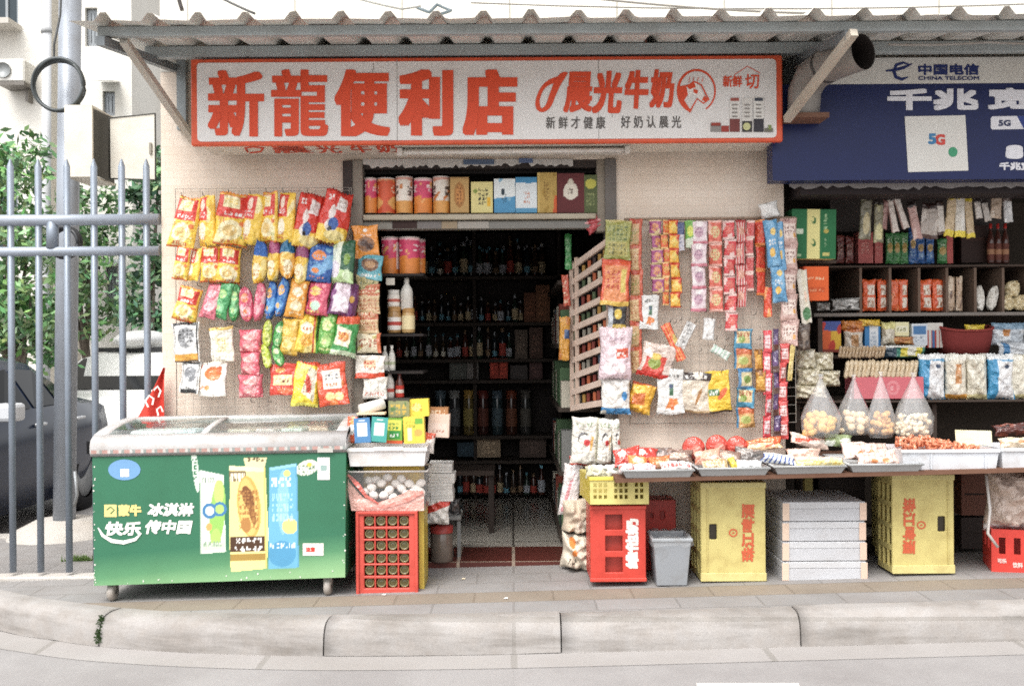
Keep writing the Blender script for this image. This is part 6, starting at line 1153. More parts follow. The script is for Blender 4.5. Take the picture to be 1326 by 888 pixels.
# ================================================================== RIGHT WIRE RACK
R2 = wire_rack('wire mesh rack of hanging sweet strips on the wall between both shops', 816, 1029, 284, 548, .05, -.045, P(920, 560, -.045))
m = MB(); a, b = P(808, 284, -.05), P(1030, 282, -.05); m.tube([a, b], .008, '#a8907c', n=8); m.build('top_rail', 'metal', R2)
def sq(c, c2, c3): return (c, ('n', 6, .4, c2), ('e', .5, .5, .34, .26, c3), ('g', .2, .3, .8, .7, c, 3, 3), ('b', .9, 2, c2), ('b', -1, .1, c2))
ST_ = [
 (823, 284, 482, 17, 6, [('#c9a070', ('b', .8, 2, '#b8482c'), ('g', .1, .1, .9, .7, '#8a8a40', 3, 4), ('v', .8, 2, '#c8583a')), ('#cbaa78', ('b', .84, 2, '#b8502c'), ('g', .1, .15, .9, .75, '#a8683a', 3, 4), ('v', .8, 2, '#c8583a'))], 'long tan and red paper strip beside the slatted rack', 2),
 (849, 285, 379, 16, 5, sq('#a84a80', '#d8c08a', '#d8905a'), 'purple and orange sachet strip near the left end of the right rack', 2),
 (861, 285, 395, 10, 6, sq('#e0602a', '#efc07a', '#d8a03a'), 'narrow orange sachet strip right of the purple one', 3),
 (873, 285, 398, 14, 6, sq('#efb02a', '#d8482a', '#f0d86a'), 'bright yellow and orange sachet strip', 2),
 (882, 288, 324, 10, 1, ('#3a4a7a', ('u', .55, 0, '#c8c4cc'), ('g', .1, .1, .9, .5, '#8a8aa0', 2, 3)), 'short navy and white sachet beside the yellow strip', 2),
 (894, 286, 320, 14, 1, ('#6aaa3a', ('u', .3, .1, '#d0d8c0'), ('e', .5, .6, .3, .2, '#d0d84a')), 'short green sachet left of the white pink strip', 2),
 (905, 287, 403, 20, 4, ('#e3cfd4', ('n', 7, .35, '#efe6e4'), ('e', .45, .5, .3, .2, '#c8a0b0'), ('g', .2, .5, .8, .8, '#8a5a7a', 4, 2), ('u', .12, 0, '#d07a8a')), 'widest white and pale pink sachet strip', 2),
 (925, 286, 403, 18, 4, sq('#d8604a', '#e8b0a0', '#d8c48a'), 'red and peach floral sachet strip beside the white pink one', 2),
 (944, 286, 428, 16, 6, sq('#d2343a', '#e6c4bc', '#d86a5a'), 'longest red and white sachet strip, hanging below its neighbours', 2),
 (958, 285, 397, 14, 4, ('#c8423c', ('s', 4, 1, .1, .4, '#e6d2cc'), ('e', .5, .5, .3, .2, '#d8a08a'), ('b', .9, 2, '#a82a2a')), 'red and white pinstriped sachet strip', 2),
 (971, 286, 376, 11, 4, sq('#cc5a5a', '#e8c4b8', '#c83a34'), 'thin faded red sachet strip left of the bright red one', 3),
 (984, 285, 382, 14, 3, sq('#e03a1c', '#ee8a3a', '#e8603a'), 'bright orange red sachet strip beside the blue bags', 3),
 (994, 372, 410, 11, 1, ('#e0481f', ('n', 6, .4, '#efa05a')), 'orange red packet dangling below the bright red strip', 8),
 (1021, 283, 447, 23, 5, ('#c9a59a', ('r', .1, .22, .9, .78, '#e6d2c6'), ('g', .16, .4, .86, .74, '#7a4238', 4, 2), ('e', .8, .34, .1, .1, '#d89a3a'), ('g', .1, .86, .9, .97, '#8a5a54', 6, 1)), 'wide pale brown sachet strip at the corner of the snack stall', 2),
 (963, 426, 553, 24, 5, [('#4a94b4', ('r', .1, .3, .9, .9, '#d8c08a'), ('e', .4, .5, .2, .2, '#8aa04a'), ('g', .1, .6, .9, .86, '#a85a3a', 4, 2)), ('#c89a5a', ('b', .7, 2, '#c8683a'), ('e', .5, .4, .3, .2, '#a8b05a'), ('v', -1, .12, '#3a7aa0')), ('#5a8ab0', ('r', .15, .1, .95, .8, '#d8cca0'), ('e', .55, .45, .25, .2, '#7a9a4a'), ('b', .84, 2, '#3a78a8'))], 'strip of five blue and green snack cards', 3),
 (984, 452, 507, 13, 2, sq('#c88a2a', '#8a5a2a', '#e0b04a'), 'short golden brown sachet strip beside the snack cards', 3),
 (994, 428, 566, 11, 5, ('#d8404a', ('r', .15, .2, .85, .8, '#ead6d6'), ('g', .2, .3, .8, .7, '#c83a4a', 2, 3)), 'long thin red and white strip, left of the three by the stall corner', 2),
 (1004, 426, 566, 9, 5, ('#4a3260', ('r', .15, .15, .85, .5, '#6a4a7a'), ('u', .3, 0, '#5a3a30'), ('g', .2, .5, .8, .8, '#c8b8d0', 1, 3)), 'long thin purple brown strip, middle of the three by the stall corner', 2),
 (1015, 445, 568, 12, 5, ('#d24a48', ('r', .12, .2, .88, .75, '#e6c8c4'), ('g', .2, .3, .8, .7, '#a83a3a', 2, 3)), 'long red and pink strip, last of the three by the stall corner', 2),
 (1025.5, 447, 492, 8, 1, ('#e0c878', ('n', 6, .4, '#efdca0')), 'thin pale yellow packet hanging under the brown sachet strip', 4)]
for px, y0, y1, w, n, d_, lab, wob in ST_:
    strip('sweet_strip', lab, px, y0, y1, w, n, d_, Y=-.10 - .01 * (int(px) % 3), wob=wob, lean=rng.uniform(-.4, .4), group='sweet strips on the right rack')
bt = thing('snack_strip', 'two joined blue bags with yellow spots leaning at the rack end', 'snack strip', P(1002, 286, -.13))
for px, py, w, h, rot in ((1000, 315, 18, 60, -6), (1008, 366, 19, 50, -4), (1011, 318, 10, 62, -4)):
    pack('sachet', None, None, px, py, w, h, ('#5a9ac4', ('n', 6, .3, '#7ab0d4'), ('e', .4, .3, .2, .1, '#e8b84a'), ('e', .6, .75, .2, .08, '#e6c46a'), ('g', .2, .45, .8, .6, 'W', 3, 2)), rot, Y=-.14 - .01 * (py < 317), parent=bt)
for hx, hy in ((866, 418), (880, 415), (899, 418), (912, 405), (930, 425), (940, 440), (950, 418), (975, 408), (925, 440), (905, 455), (868, 470), (980, 440)): hook(R2, hx, hy, L=.07)
for hx, hy in ((312, 372), (318, 378), (262, 372), (250, 374), (300, 420), (310, 424), (245, 470), (330, 520), (352, 520), (316, 330)): hook(RK, hx, hy, L=.08)
pack('plastic_bag', 'small white plastic bag knotted on the wall above the sweet strips', 'plastic bag', 996, 272, 24, 20, ('#e4e2de', ('n', 6, .5, '#d2d0cc')), -12, Y=-.09)
RG = 'loose packets on the right rack'
CARR = lambda: ('#dddcd8', ('n', 8, .7, '#cfcdc8'), ('g', .2, .80, .85, .9, '#6a6a66', 5, 1), ('r', .45, .42, .62, .68, '#3f6a4a'), ('e', .52, .62, .08, .05, '#3a4a6a'), ('x', [(.3, .12), (.8, .22), (.75, .34), (.45, .36)], '#e0843a'), ('x', [(.5, .1), (.6, .1), (.62, .35), (.5, .35)], '#d87030'))
for px, py, w, h, d_, rot, shp, lab in (
 (841, 404, 24, 44, CARR(), 3, 'pouch', 'white card packet with an orange carrot picture, upper one'),
 (868, 507, 35, 58, CARR(), -2, 'pouch', 'white card packet with a green knife and carrots, larger lower one'),
 (872, 443, 13, 52, ('#d8422a', ('s', 4, 1, .1, .35, '#e8a04a'), ('n', 7, .6, '#c8b05a')), -24, 'pouch', 'red and orange ribbon bundle slanting down to the right'),
 (888, 434, 14, 36, ('#d8d6d2', ('s', 2, 1, .1, .12, '#b8b4b0'), ('g', .1, .05, .9, .95, '#8a8886', 2, 6)), 28, 'pouch', 'silver blister card tilted right'),
 (918, 426, 15, 28, ('#d9d7d4', ('s', 2, 1, .25, .1, '#b4b2ae'), ('g', .1, .1, .9, .9, '#f0eeea', 2, 4)), 6, 'pouch', 'small pale blister card upright in the rack middle'),
 (933, 456, 26, 11, ('#a8c0b0', ('s', 5, 1, .1, .5, '#dfe2da')), 30, 'pouch', 'pale green striped tube lying aslant on the rack'),
 (851, 467, 44, 44, ('#d8c4b8', ('x', [(.1, .08), (.7, .05), (.78, .62), (.16, .7)], '#c83a24'), ('e', .42, .42, .2, .18, '#8a9a3a'), ('e', .42, .62, .16, .1, '#d8b84a'), ('n', 8, .65, '#efe4dc'), ('u', .14, 0, '#c8281c'), ('d', 1.1, -.2, '#e0d4cc')), 12, 'pillow', 'shiny clear pouch of red sweets on the right rack'),
 (901, 508, 38, 52, ('#cfc2ae', ('b', .8, 2, '#3a2e2a'), ('g', .1, .84, .9, .96, 'W', 5, 1), ('E', .5, .4, .1, .3, .4, 1.4, '#ece4d6'), ('E', .6, .4, .06, .3, -.3, 1.4, '#a8763e'), ('n', 8, .6, '#e2d8c8'), ('b', -1, .06, '#b89a70')), 3, 'pouch', 'clear packet of sticks with a brown header card'),
 (930, 507, 32, 54, ('#e8bf1f', ('n', 5, .6, '#efcf4a'), ('E', .66, .45, .28, .12, .8, 1.6, '#d8622a'), ('r', .08, .42, .55, .58, '#4a7a4a'), ('g', .12, .44, .5, .56, 'W', 3, 1), ('u', .06, 0, '#3a2a20')), -4, 'pouch', 'yellow packet with a green label and orange figure')):
    hook(R2, px, py - h / 2 + 2); pack('snack_packet', lab, 'packet', px, py, w, h, d_, rot, Y=-.12, shape=shp, group=RG, dp=.05 if shp == 'pillow' else None)
# ================================================================== TABLE IN FRONT OF THE STALL
TF = -.72; tA = P(810, 619, TF); tB = P(1180, 609.5, TF)
def tz(x): return tA.z + (tB.z - tA.z) * (x - tA.x) / (tB.x - tA.x)
tb = thing('trestle_table', 'long low wooden trestle table carrying trays of snacks', 'table', (1.9, -.3, 0))
xl, xr = P(797, 615, TF).x, 3.6
def slab(m, x0, x1, y0, y1, dz0, dz1, col): m.add([(x, y, tz(x) + d) for d in (dz0, dz1) for y in (y0, y1) for x in (x0, x1)], [(0, 2, 3, 1), (4, 5, 7, 6), (0, 1, 5, 4), (2, 6, 7, 3), (0, 4, 6, 2), (1, 3, 7, 5)], col)
m = MB(); slab(m, xl, WR - .01, TF, -.03, -.022, -.001, '#6b4a38'); slab(m, WR - .01, xr, TF, .25, -.022, -.001, '#6b4a38'); m.build('tabletop', 'wood', tb)
for x, Y in ((P(1046, 640, -.1).x, -.1), (xl + .05, -.1), (3.5, -.6), (3.5, .2)): m = MB(); m.box(x - .022, x + .022, Y - .02, Y + .02, gz(x) - .01, tz(x) - .023, '#a89a58' if Y == -.1 else '#4a3a30'); m.build('leg', 'wood', tb)
def TP(px, y): x = P(px, 610, y).x; return Vector((x, y, tz(x)))
def metal_tray(label, x0, x1):
    a, b = TP(x0, TF - .02), TP(x1, TF - .02); z = min(a.z, b.z) + .001; a.z = b.z = z; b.z += .040; t = thing('metal_tray', label, 'tray', (a + b) / 2, 'grey metal trays on the table')
    m = MB(); tray_part(m, Vector((a.x, 0, z)), Vector((b.x, 0, z + .04)), TF - .02, -.30, '#a3a4a4', fl=.022, th=.006); m.build('tray_body', 'metal', t)
    m = MB(); m.tube([(a.x, TF - .02, z + .04), (b.x, TF - .02, z + .04), (b.x, -.30, z + .04), (a.x, -.30, z + .04), (a.x, TF - .02, z + .04)], .006, '#b4b6b6', n=6); m.build('rolled_rim', 'metal', t)
metal_tray('grey metal tray of red packets at the left table end', 806, 899); metal_tray('grey metal tray with three red domes behind it', 904, 997); metal_tray('grey metal tray with the blue edged packet', 1003, 1096); metal_tray('grey metal tray of pale sausage packs beside white bins', 1101, 1196)
def lay(nm, lab, cat, px, py, w, h, d_, rot=0, Y=-.55, shape='pillow', dp=.05, tilt=-38, group=None, yaw=0, mat=None): return pack(nm, lab, cat, px, py, w, h, d_, rot, Y=Y, shape=shape, dp=dp, tilt=tilt, group=group, yaw=yaw, mat=mat)
RP = ('#cf3f34', ('n', 6, .45, '#e08a7a'), ('e', .3, .6, .16, .2, '#efd2c8'), ('n', 9, .7, '#b02a24'))
BR = ('#8a6f62', ('n', 6, .3, '#b89a88'), ('n', 10, .6, '#5a4640'), ('e', .5, .4, .3, .2, '#c8b4a4'))
GG = 'packets heaped on the first metal tray'
for px, py, w, h, d_, rot, Y, lab in (
 (812, 591, 34, 26, RP, -8, -.50, 'red sweet packet piled at the left back of the first tray'), (836, 590, 30, 24, RP, 10, -.42, 'red sweet packet with pale shine in the middle back of the first tray'), (857, 588, 28, 20, ('#7a6a64', ('n', 6, .3, '#a89a94'), ('n', 9, .6, '#3e3634')), -5, -.38, 'grey brown packet at the back of the first tray'), (880, 590, 34, 20, BR, 8, -.40, 'brownish clear packet at the back right of the first tray'),
 (826, 598, 26, 16, ('#e2823a', ('n', 7, .4, '#efb07a'), ('e', .5, .5, .3, .3, '#f0d0a8')), 5, -.58, 'orange packet in the middle of the first tray'), (854, 598, 28, 16, ('#e0743a', ('n', 7, .4, '#efc8a0')), -4, -.58, 'orange and cream packet beside the white printed roll'), (811, 606, 20, 12, ('#e4d2d0', ('n', 6, .4, '#d87a70')), 3, -.68, 'pale pink packet at the front left corner of the first tray'), (835, 606, 30, 11, ('#e6c8cc', ('g', .1, .3, .9, .8, '#c88a96', 7, 1)), 0, -.69, 'pink label packet at the front of the first tray')):
    lay('sweet_packet', lab, 'packet', px, py, w, h, d_, rot, Y, group=GG)
lay('sweet_packet', 'white wrapped roll with red printed bands at the first tray front', 'packet', 876, 604, 42, 13, ('#e4dcd8', ('g', .04, .2, .96, .85, '#c8443c', 7, 1)), -2, -.67, group=GG)
dome = None
for px, py, r, lab in ((898, 580, 15, 'red wrapped round, leftmost and closest to the first tray'), (928, 577, 14.5, 'red wrapped round in the middle of the three'), (954, 578, 14, 'red wrapped round at the right end of the three')):
    s = S(-.32); m = MB(); m.lathe([(1e-4, -.02), (r / s * .9, -.018), (r / s, 0), (r / s * .95, .018), (r / s * .6, .03), (1e-4, .034)], ['#b8382e', '#b8382e', '#cc4436', '#d0483a', '#cf4a3a', '#d25a48'], 22, axis='Y', M=Matrix.Diagonal((1, -1, 1)).to_3x3())
    # two visible pieces: round and its pale label
    o = m.build('round_packet', 'film'); o.location = P(px, py, -.32); tag(o, lab, 'packet', 'red round packets on the table')
    m = MB(); m.lathe([(1e-4, -.0365), (r / s * .45, -.0345)], '#e08a78', 16, axis='Y'); l = m.build('label', 'film'); l.parent = o; l.location = (.012, 0, -.01)
GG = 'packets heaped on the second metal tray'
for px, py, w, h, d_, rot, Y, lab in (
 (916, 591, 34, 20, ('#d8a088', ('n', 6, .35, '#e0c0ae'), ('n', 9, .6, '#b86a50')), -5, -.46, 'peach packet at the back left of the second tray'), (944, 592, 32, 20, BR, 4, -.45, 'brown clear packet at the back middle of the second tray'), (972, 590, 40, 22, ('#6a625e', ('n', 6, .3, '#9a928c'), ('n', 10, .6, '#35302e')), 6, -.42, 'dark grey packet at the back right of the second tray'),
 (926, 602, 34, 15, ('#d8cab0', ('r', .06, .12, .94, .88, '#b89a6a'), ('g', .1, .2, .9, .8, '#e6dcc8', 6, 2)), -2, -.66, 'tan packet with a pale border at the front of the second tray'), (949, 600, 10, 18, ('#e0c83a',), -18, -.64, 'small yellow packet slanting in the second tray'), (970, 602, 34, 14, ('#dfe0de', ('n', 6, .5, '#cfd0d0'), ('b', .8, 2, '#b8babc')), 0, -.66, 'white packet at the front right of the second tray')):
    lay('sweet_packet', lab, 'packet', px, py, w, h, d_, rot, Y, group=GG)
GG = 'packets heaped on the third metal tray'
for px, py, w, h, d_, rot, Y, lab in (
 (989, 575, 46, 17, ('#e05a1f', ('u', .4, .05, '#efc89a'), ('n', 12, .55, '#d8461a'), ('g', .05, .6, .95, .95, '#f0b080', 8, 1)), -3, -.34, 'bright orange packet at the back of the third tray'), (1048, 571, 50, 16, ('#dcc0b0', ('x', [(.1, .1), (.8, .3), (.8, .6), (.1, .5)], '#d8482a'), ('n', 7, .5, '#e6d8cc')), 8, -.30, 'white and red long packet behind the third tray'), (1085, 570, 36, 18, ('#8a9a6a', ('n', 7, .4, '#d8dcd0'), ('n', 9, .65, '#4a5a3a')), 10, -.30, 'shiny green grey packet behind the fourth tray'),
 (1012, 595, 50, 14, ('#d8dad8', ('s', 9, 1, .1, .35, '#33529a'), ('b', .7, 2, '#d8dad8')), 14, -.64, 'white packet with a blue checked edge on the third tray'), (1040, 588, 44, 16, ('#c8a898', ('n', 7, .3, '#e0cabc'), ('n', 10, .6, '#a87a64')), 4, -.50, 'beige clear packet in the middle of the third tray'), (1061, 598, 64, 14, ('#e2d690', ('n', 14, .3, '#e6ddb0'), ('b', .6, 2, '#d8bca8'), ('g', .04, .1, .96, .5, '#c8a84a', 9, 1)), -2, -.66, 'long yellow based packet at the front of the third tray')):
    lay('sweet_packet', lab, 'packet', px, py, w, h, d_, rot, Y, group=GG)
for px, py, w, h, lab in ((1120, 584, 60, 24, 'long pack of pale sausages at the back of the fourth tray'), (1138, 594, 58, 22, 'long pack of pale pink sausages at the front of the fourth tray')):
    lay('sausage_pack', lab, 'packet', px, py, w, h, ('#dcc4b8', ('s', 8, 1, .1, .18, '#c49a8c'), ('n', 7, .45, '#e6d6cc'), ('e', .35, .2, .08, .14, '#d8844a'), ('e', .6, .2, .08, .14, '#d8844a')), -3, -.50 - .1 * (py > 590), group='sausage packs on the fourth tray', dp=.07)
# white bins
def bin_(label, x0, x1, y0, y1, Y0, Y1):
    a, b = P(x0, y1, Y0), P(x1, y0, Y0); t = thing('plastic_bin', label, 'bin', Vector(((a.x + b.x) / 2, Y0, a.z)), 'white plastic bins on the table')
    m = MB(); tray_part(m, a, b, Y0, Y1, '#d2d6dc', fl=.012); m.build('bin_body', 'plastic', t)
    for u in (.3, .86): m = MB(); x = a.x + (b.x - a.x) * u; m.box(x - .004, x + .004, Y0 - .002, Y0 + .008, a.z + .004, b.z - .006, '#c2c6cc'); m.build('rib', 'plastic', t)
    m = MB(); m.box(a.x - .004, b.x + .004, Y0 - .008, Y0 + .004, b.z - .014, b.z + .003, '#dde0e4'); m.build('rim', 'plastic', t, bev=.003)
    return a, b
wb = bin_('white plastic bin heaped with orange prawn snacks', 1168, 1294, 582, 608.5, -.70, -.38); bin_('white plastic bin at the right end of the table', 1297, 1420, 580, 607, -.70, -.38)
pr = None
for k in range(120):
    x = rng.uniform(wb[0].x + .03, wb[1].x - .06); y = rng.uniform(-.66, -.41)
    if pr is None:
        m = MB(); m.tube([(.018 * math.cos(t), 0, .014 * math.sin(t)) for t in (0, .7, 1.4, 2.1, 2.8)], [.003, .006, .007, .006, .003], '#d8855f', n=6); pr = m.build('dried_prawn', 'film'); o = pr
    else: o = pr.copy(); COL.objects.link(o)
    hh = wb[1].z - .012 + .05 * max(0, 1 - ((x - wb[0].x - .15) / .26) ** 2) * rng.uniform(.5, 1) * max(.2, 1 - abs(y + .5) * 2); o.location = (x, y, hh); o.rotation_euler = (rng.uniform(-1, 1), rng.uniform(-3, 3), rng.uniform(0, 6)); s1 = rng.uniform(.8, 1.5); o.scale = (s1,) * 3
    tag(o, 'small orange dried prawn heaped in the white bin', 'dried prawn', 'dried prawns in the white bin')
m = MB(); a, b = wb; m.add([(a.x + .02, -.68, b.z - .02), (b.x - .02, -.68, b.z - .02), (b.x - .02, -.4, b.z - .02), (a.x + .02, -.4, b.z - .02)], [(0, 1, 2, 3)], '#b8745a'); o = m.build('prawn_heap', 'rough'); tag(o, 'bed of orange dried prawn crumbs filling the white bin', 'dried prawns', kind='stuff')
pack('card_sign', 'blank pale yellow card standing in the prawn bin', 'card', 1261, 567, 47, 20, ('#e0d8b4', ('n', 4, .6, '#d8cfaa'), ('g', .1, .3, .5, .5, '#cfc6a0', 4, 1)), 2, Y=-.46, shape='box', dp=.004, tilt=-12)
lay('sweet_packet', 'dark tray of red brown dried fruit at the right table end', 'tray', 1312, 556, 50, 16, ('#5a2e28', ('n', 8, .3, '#8a4a38'), ('n', 11, .6, '#2e1e1c')), 0, -.1, dp=.06)
lay('sweet_packet', 'pale dried snacks heaped in the right hand bin', 'packet', 1316, 575, 44, 16, ('#d8c4a8', ('n', 9, .3, '#cf8a5a'), ('n', 12, .5, '#e6dcc8')), 0, -.5, dp=.08)
# tied clear bags of puffs
def puff_bag(label, px, ytop, yb, w, Y, col, rb, n, var):
    s = S(Y); r = w / s / 2; H = (yb - ytop) / s; base = P(px, yb, Y); base.z = max(base.z, tz(base.x) + .002); t = thing('clear_bag', label, 'snack bag', base, 'tied clear bags of puffs on the table'); rr = random.Random(int(px))
    prof = [(1e-4, 0.0), (.8, .0), (.98, .08), (1.0, .20), (.96, .30), (.76, .46), (.46, .66), (.22, .82), (.09, .92), (.07, .945), (.16, 1.0)]
    m = MB(); vs = []; nn = 26
    for (a, z) in prof:
        for k in range(nn):
            th = 2 * math.pi * k / nn; q = r * a * (1 + (.10 * math.sin(5 * th + px) + .06 * math.sin(9 * th + z * 5)) * (z > .25)); vs.append((base.x + q * math.cos(th), base.y + q * .72 * math.sin(th), base.z + z * H))
    m.add(vs, [(i * nn + k, i * nn + (k + 1) % nn, (i + 1) * nn + (k + 1) % nn, (i + 1) * nn + k) for i in range(len(prof) - 1) for k in range(nn)], 'W', True); m.build('bag_film', 'bagfilm', t)
    b0 = None
    for k in range(n):
        th = rr.uniform(0, 6.283); q = (r - rb) * .93 * rr.random() ** .35; z = rb * .9 + (H * .36 - rb) * rr.random() ** .8; k2 = 1 if z < H * .25 else .85
        if b0 is None: m = MB(); m.ball((0, 0, 0), rb, col, 10, (1, .95, .85)); b0 = m.build('puff', 'rough'); o = b0
        else: o = b0.copy(); COL.objects.link(o)
        o.parent = t; o.location = (q * k2 * math.cos(th), q * k2 * .70 * math.sin(th), z); o.rotation_euler = (rr.uniform(0, 3), rr.uniform(0, 3), 0); sc1 = rr.uniform(1 - var, 1 + var); o.scale = (sc1, sc1, sc1)
    m = MB(); m.tube([base + Vector((-.07 * r, 0, .935 * H)), base + Vector((.1 * r, -.1 * r, .94 * H)), base + Vector((.09 * r, .05 * r, .93 * H))], .004, '#c8b8b0', n=5); m.build('tie', 'plastic', t)
puff_bag('tied clear bag of big golden puffs, biggest on the left', 1063, 484, 565, 50, -.30, '#f0bf6a', .022, 42, .2)
puff_bag('tied clear bag holding a low layer of cream puffs', 1106, 485, 562, 44, -.24, '#f2d8b0', .020, 26, .2)
puff_bag('tied clear bag of dark golden puffs, narrowest of the four', 1141, 481, 566, 36, -.28, '#e2b06a', .017, 34, .2)
puff_bag('tied clear bag packed with many small cream popcorn balls', 1183, 482, 566, 50, -.32, '#f4e6c4', .0125, 95, .3)

# ================================================================== UNDER THE TABLE
def beer_crate(label, x0, x1, y0, y1, Y0, Dp, hole_u, text_u, emb_u, cw, seen):
    col = '#cabb72'; a = P(x0, y1, Y0); b = P(x1, y0, Y0); W, H = b.x - a.x, b.z - a.z; t = thing('beer_crate', label, 'crate', Vector(((a.x + b.x) / 2, Y0, a.z)), 'yellow beer crates under the table')
    hx = a.x + W * hole_u; hz = a.z + H * .50
    m = MB(); m.panel((a.x, b.x), (a.z + .001, b.z), [(hx - .02, hz - .04, hx + .02, hz + .04)], Y0, Y0 + .014, col); m.build('front_panel', 'plastic', t, bev=.004)
    m = MB(); m.box(hx - .03, hx + .03, Y0 + .016, Y0 + .02, hz - .05, hz + .05, '#2e2618'); m.build('handle_hole_shade', 'plastic', t)  # dark plate behind the handle hole, shade inside the crate put into its colour
    for z, hh in ((a.z + .0, .045), (b.z - .03, .03)): m = MB(); m.box(a.x - .003, b.x + .003, Y0 - .006, Y0 - .0005, z, z + hh, '#d0c37e'); m.build('rim', 'plastic', t, bev=.003)
    m = MB(); e = a.x + W * (.10 if hole_u < .5 else .90); m.box(e - .004, e + .004, Y0 - .004, Y0 - .0005, a.z + .05, b.z - .04, '#c0b06a'); m.build('rib', 'plastic', t)
    hl = [(Y0 + Dp * u, a.z + H * v, Y0 + Dp * (u + .26), a.z + H * (v + .17)) for u in (.08, .39, .68) for v in (.06, .28, .50, .72)]
    for X, s in ((a.x, 1), (b.x - .014, -1)): m = MB(); m.panel((Y0 + .0145, Y0 + Dp), (a.z + .002, b.z - .001), hl, X, X + .014, col, f=lambda p, d, q: (d, p, q)); m.build('side_lattice', 'plastic', t)
    m = MB(); m.box(a.x + .015, b.x - .015, Y0 + Dp - .01, Y0 + Dp, a.z + .002, b.z - .002, '#8a7430'); m.build('back_panel', 'plastic', t)
    for Z in (a.z + .003, b.z - .017): m = MB(); m.box(a.x + .0145, b.x - .0145, Y0 + .0145, Y0 + Dp - .011, Z, Z + .014, col); m.build('end_panel', 'plastic', t)
    fn = plane(Y0 - .0025); wpx, hpx = x1 - x0, y1 - y0; tx = x0 + wpx * text_u; m = MB(); RD = '#c85a34'
    if cw: letters(m, '珠江啤酒', (tx - 8.5, y0 + hpx * .24, tx + 8.5, y0 + hpx * .80), fn, RD, .8, rot=-90)
    else: letters(m, '珠江啤酒', (tx - 8.5, y0 + hpx * .22, tx + 8.5, y0 + hpx * .80), fn, RD, .8, rot=90)
    m.build('lettering', 'ink', t); m = MB(); ex, ey = x0 + wpx * emb_u, y0 + hpx * .51
    ribbon(m, [(ex + 5 * math.cos(q), ey + 4.5 * math.sin(q)) for q in [i / 12 * 6.283 for i in range(13)]], 1.8, fn, RD); ribbon(m, [(ex - 1.5, ey + .8), (ex + 1.5, ey - .8)], 1.6, fn, RD, .001); m.build('emblem', 'ink', t); return t
beer_crate('yellow beer crate on end beside the grey bin, lettering at its right', 908, 991, 624, 752.5, -.53, .30, .19, .73, .50, False, 'left')
for k in range(3):
    beer_crate(('yellow beer crate at the front of the row beyond the foam boxes', 'yellow beer crate second in the row beyond the foam boxes', 'yellow beer crate rearmost in the row beyond the foam boxes')[k], 1156 - 5 * k, 1235 - 5 * k, 614 + 4 * k, 742.5 - 14 * k, -.50 + .215 * k, .21, .80, .27, .47, True, 'left')
# white foam boxes
for k in range(4):
    x0, x1 = 1014 + rng.uniform(-1, 2), 1121 + rng.uniform(-2, 2); h = 103 / 4; y1 = 752 - k * h; a, b = P(x0, y1, -.52), P(x1, y1 - h + .7, -.52)
    t = thing('foam_box', ('lowest', 'second lowest', 'third', 'topmost')[k] + ' white foam box in the stack between yellow crates', 'box', Vector(((a.x + b.x) / 2, -.52, a.z)), 'white foam boxes under the table')
    m = MB(); m.box(a.x, b.x, -.52, -.08, a.z, b.z - .034, '#bcbdc1'); m.build('box_body', 'foam', t, bev=.003, seg=2)
    m = MB(); m.box(a.x - .0015, b.x + .001, -.5215, -.0785, b.z - .0335, b.z + .002, '#c2c3c6'); m.build('lid', 'foam', t, bev=.004, seg=2)
    m = MB(); m.box(b.x - .03, b.x + .005, -.526, -.5245, a.z + .005, b.z - .003, '#d6b9a4'); m.build('tape', 'paper', t)
    m = MB(); m.box(a.x - .0055, a.x + .03, -.5262, -.5245, a.z + .005, b.z - .003, '#d6bda8'); m.build('tape', 'paper', t)
# grey bin
a = P(844, 759, -.60); s = S(-.60); bn = thing('waste_bin', 'small grey plastic bin with a clear liner in front of the red crate', 'bin', P(867, 759, -.6))
def frus(m, c, w0, d0, w1, d1, z0, z1, col, open_=True):
    lo = [(c.x + sx * w0, c.y + sy * d0, z0) for sx, sy in ((-1, -1), (1, -1), (1, 1), (-1, 1))]; hi = [(c.x + sx * w1, c.y + sy * d1, z1) for sx, sy in ((-1, -1), (1, -1), (1, 1), (-1, 1))]; q = .93
    hi2 = [(c.x + sx * w1 * q, c.y + sy * d1 * q, z1) for sx, sy in ((-1, -1), (1, -1), (1, 1), (-1, 1))]; lo2 = [(c.x + sx * w0 * q, c.y + sy * d0 * q, z0 + .01) for sx, sy in ((-1, -1), (1, -1), (1, 1), (-1, 1))]
    m.add(lo + hi + hi2 + lo2, [(3, 2, 1, 0)] + [(i, (i + 1) % 4, 4 + (i + 1) % 4, 4 + i) for i in range(4)] + [(4 + i, 4 + (i + 1) % 4, 8 + (i + 1) % 4, 8 + i) for i in range(4)] + [(8 + i, 8 + (i + 1) % 4, 12 + (i + 1) % 4, 12 + i) for i in range(4)] + [(12, 13, 14, 15)], col)
c = P(867, 759, -.50); zb, zt = P(867, 759, -.6).z, P(867, 698, -.6).z
m = MB(); frus(m, Vector((c.x, -.50, 0)), .078, .085, .098, .105, zb, zt, '#8d9196'); m.build('bin_body', 'plastic', bn, bev=.006)
m = MB(); m.panel((c.x - .106, c.x + .106), (-.612, -.388), [(c.x - .093, -.598, c.x + .093, -.402)], zt - .012, zt + .006, '#999da1', f=lambda p, d, q: (p, q, d)); m.build('rim', 'plastic', bn, bev=.004)
m = MB(); n = 40; vs = []
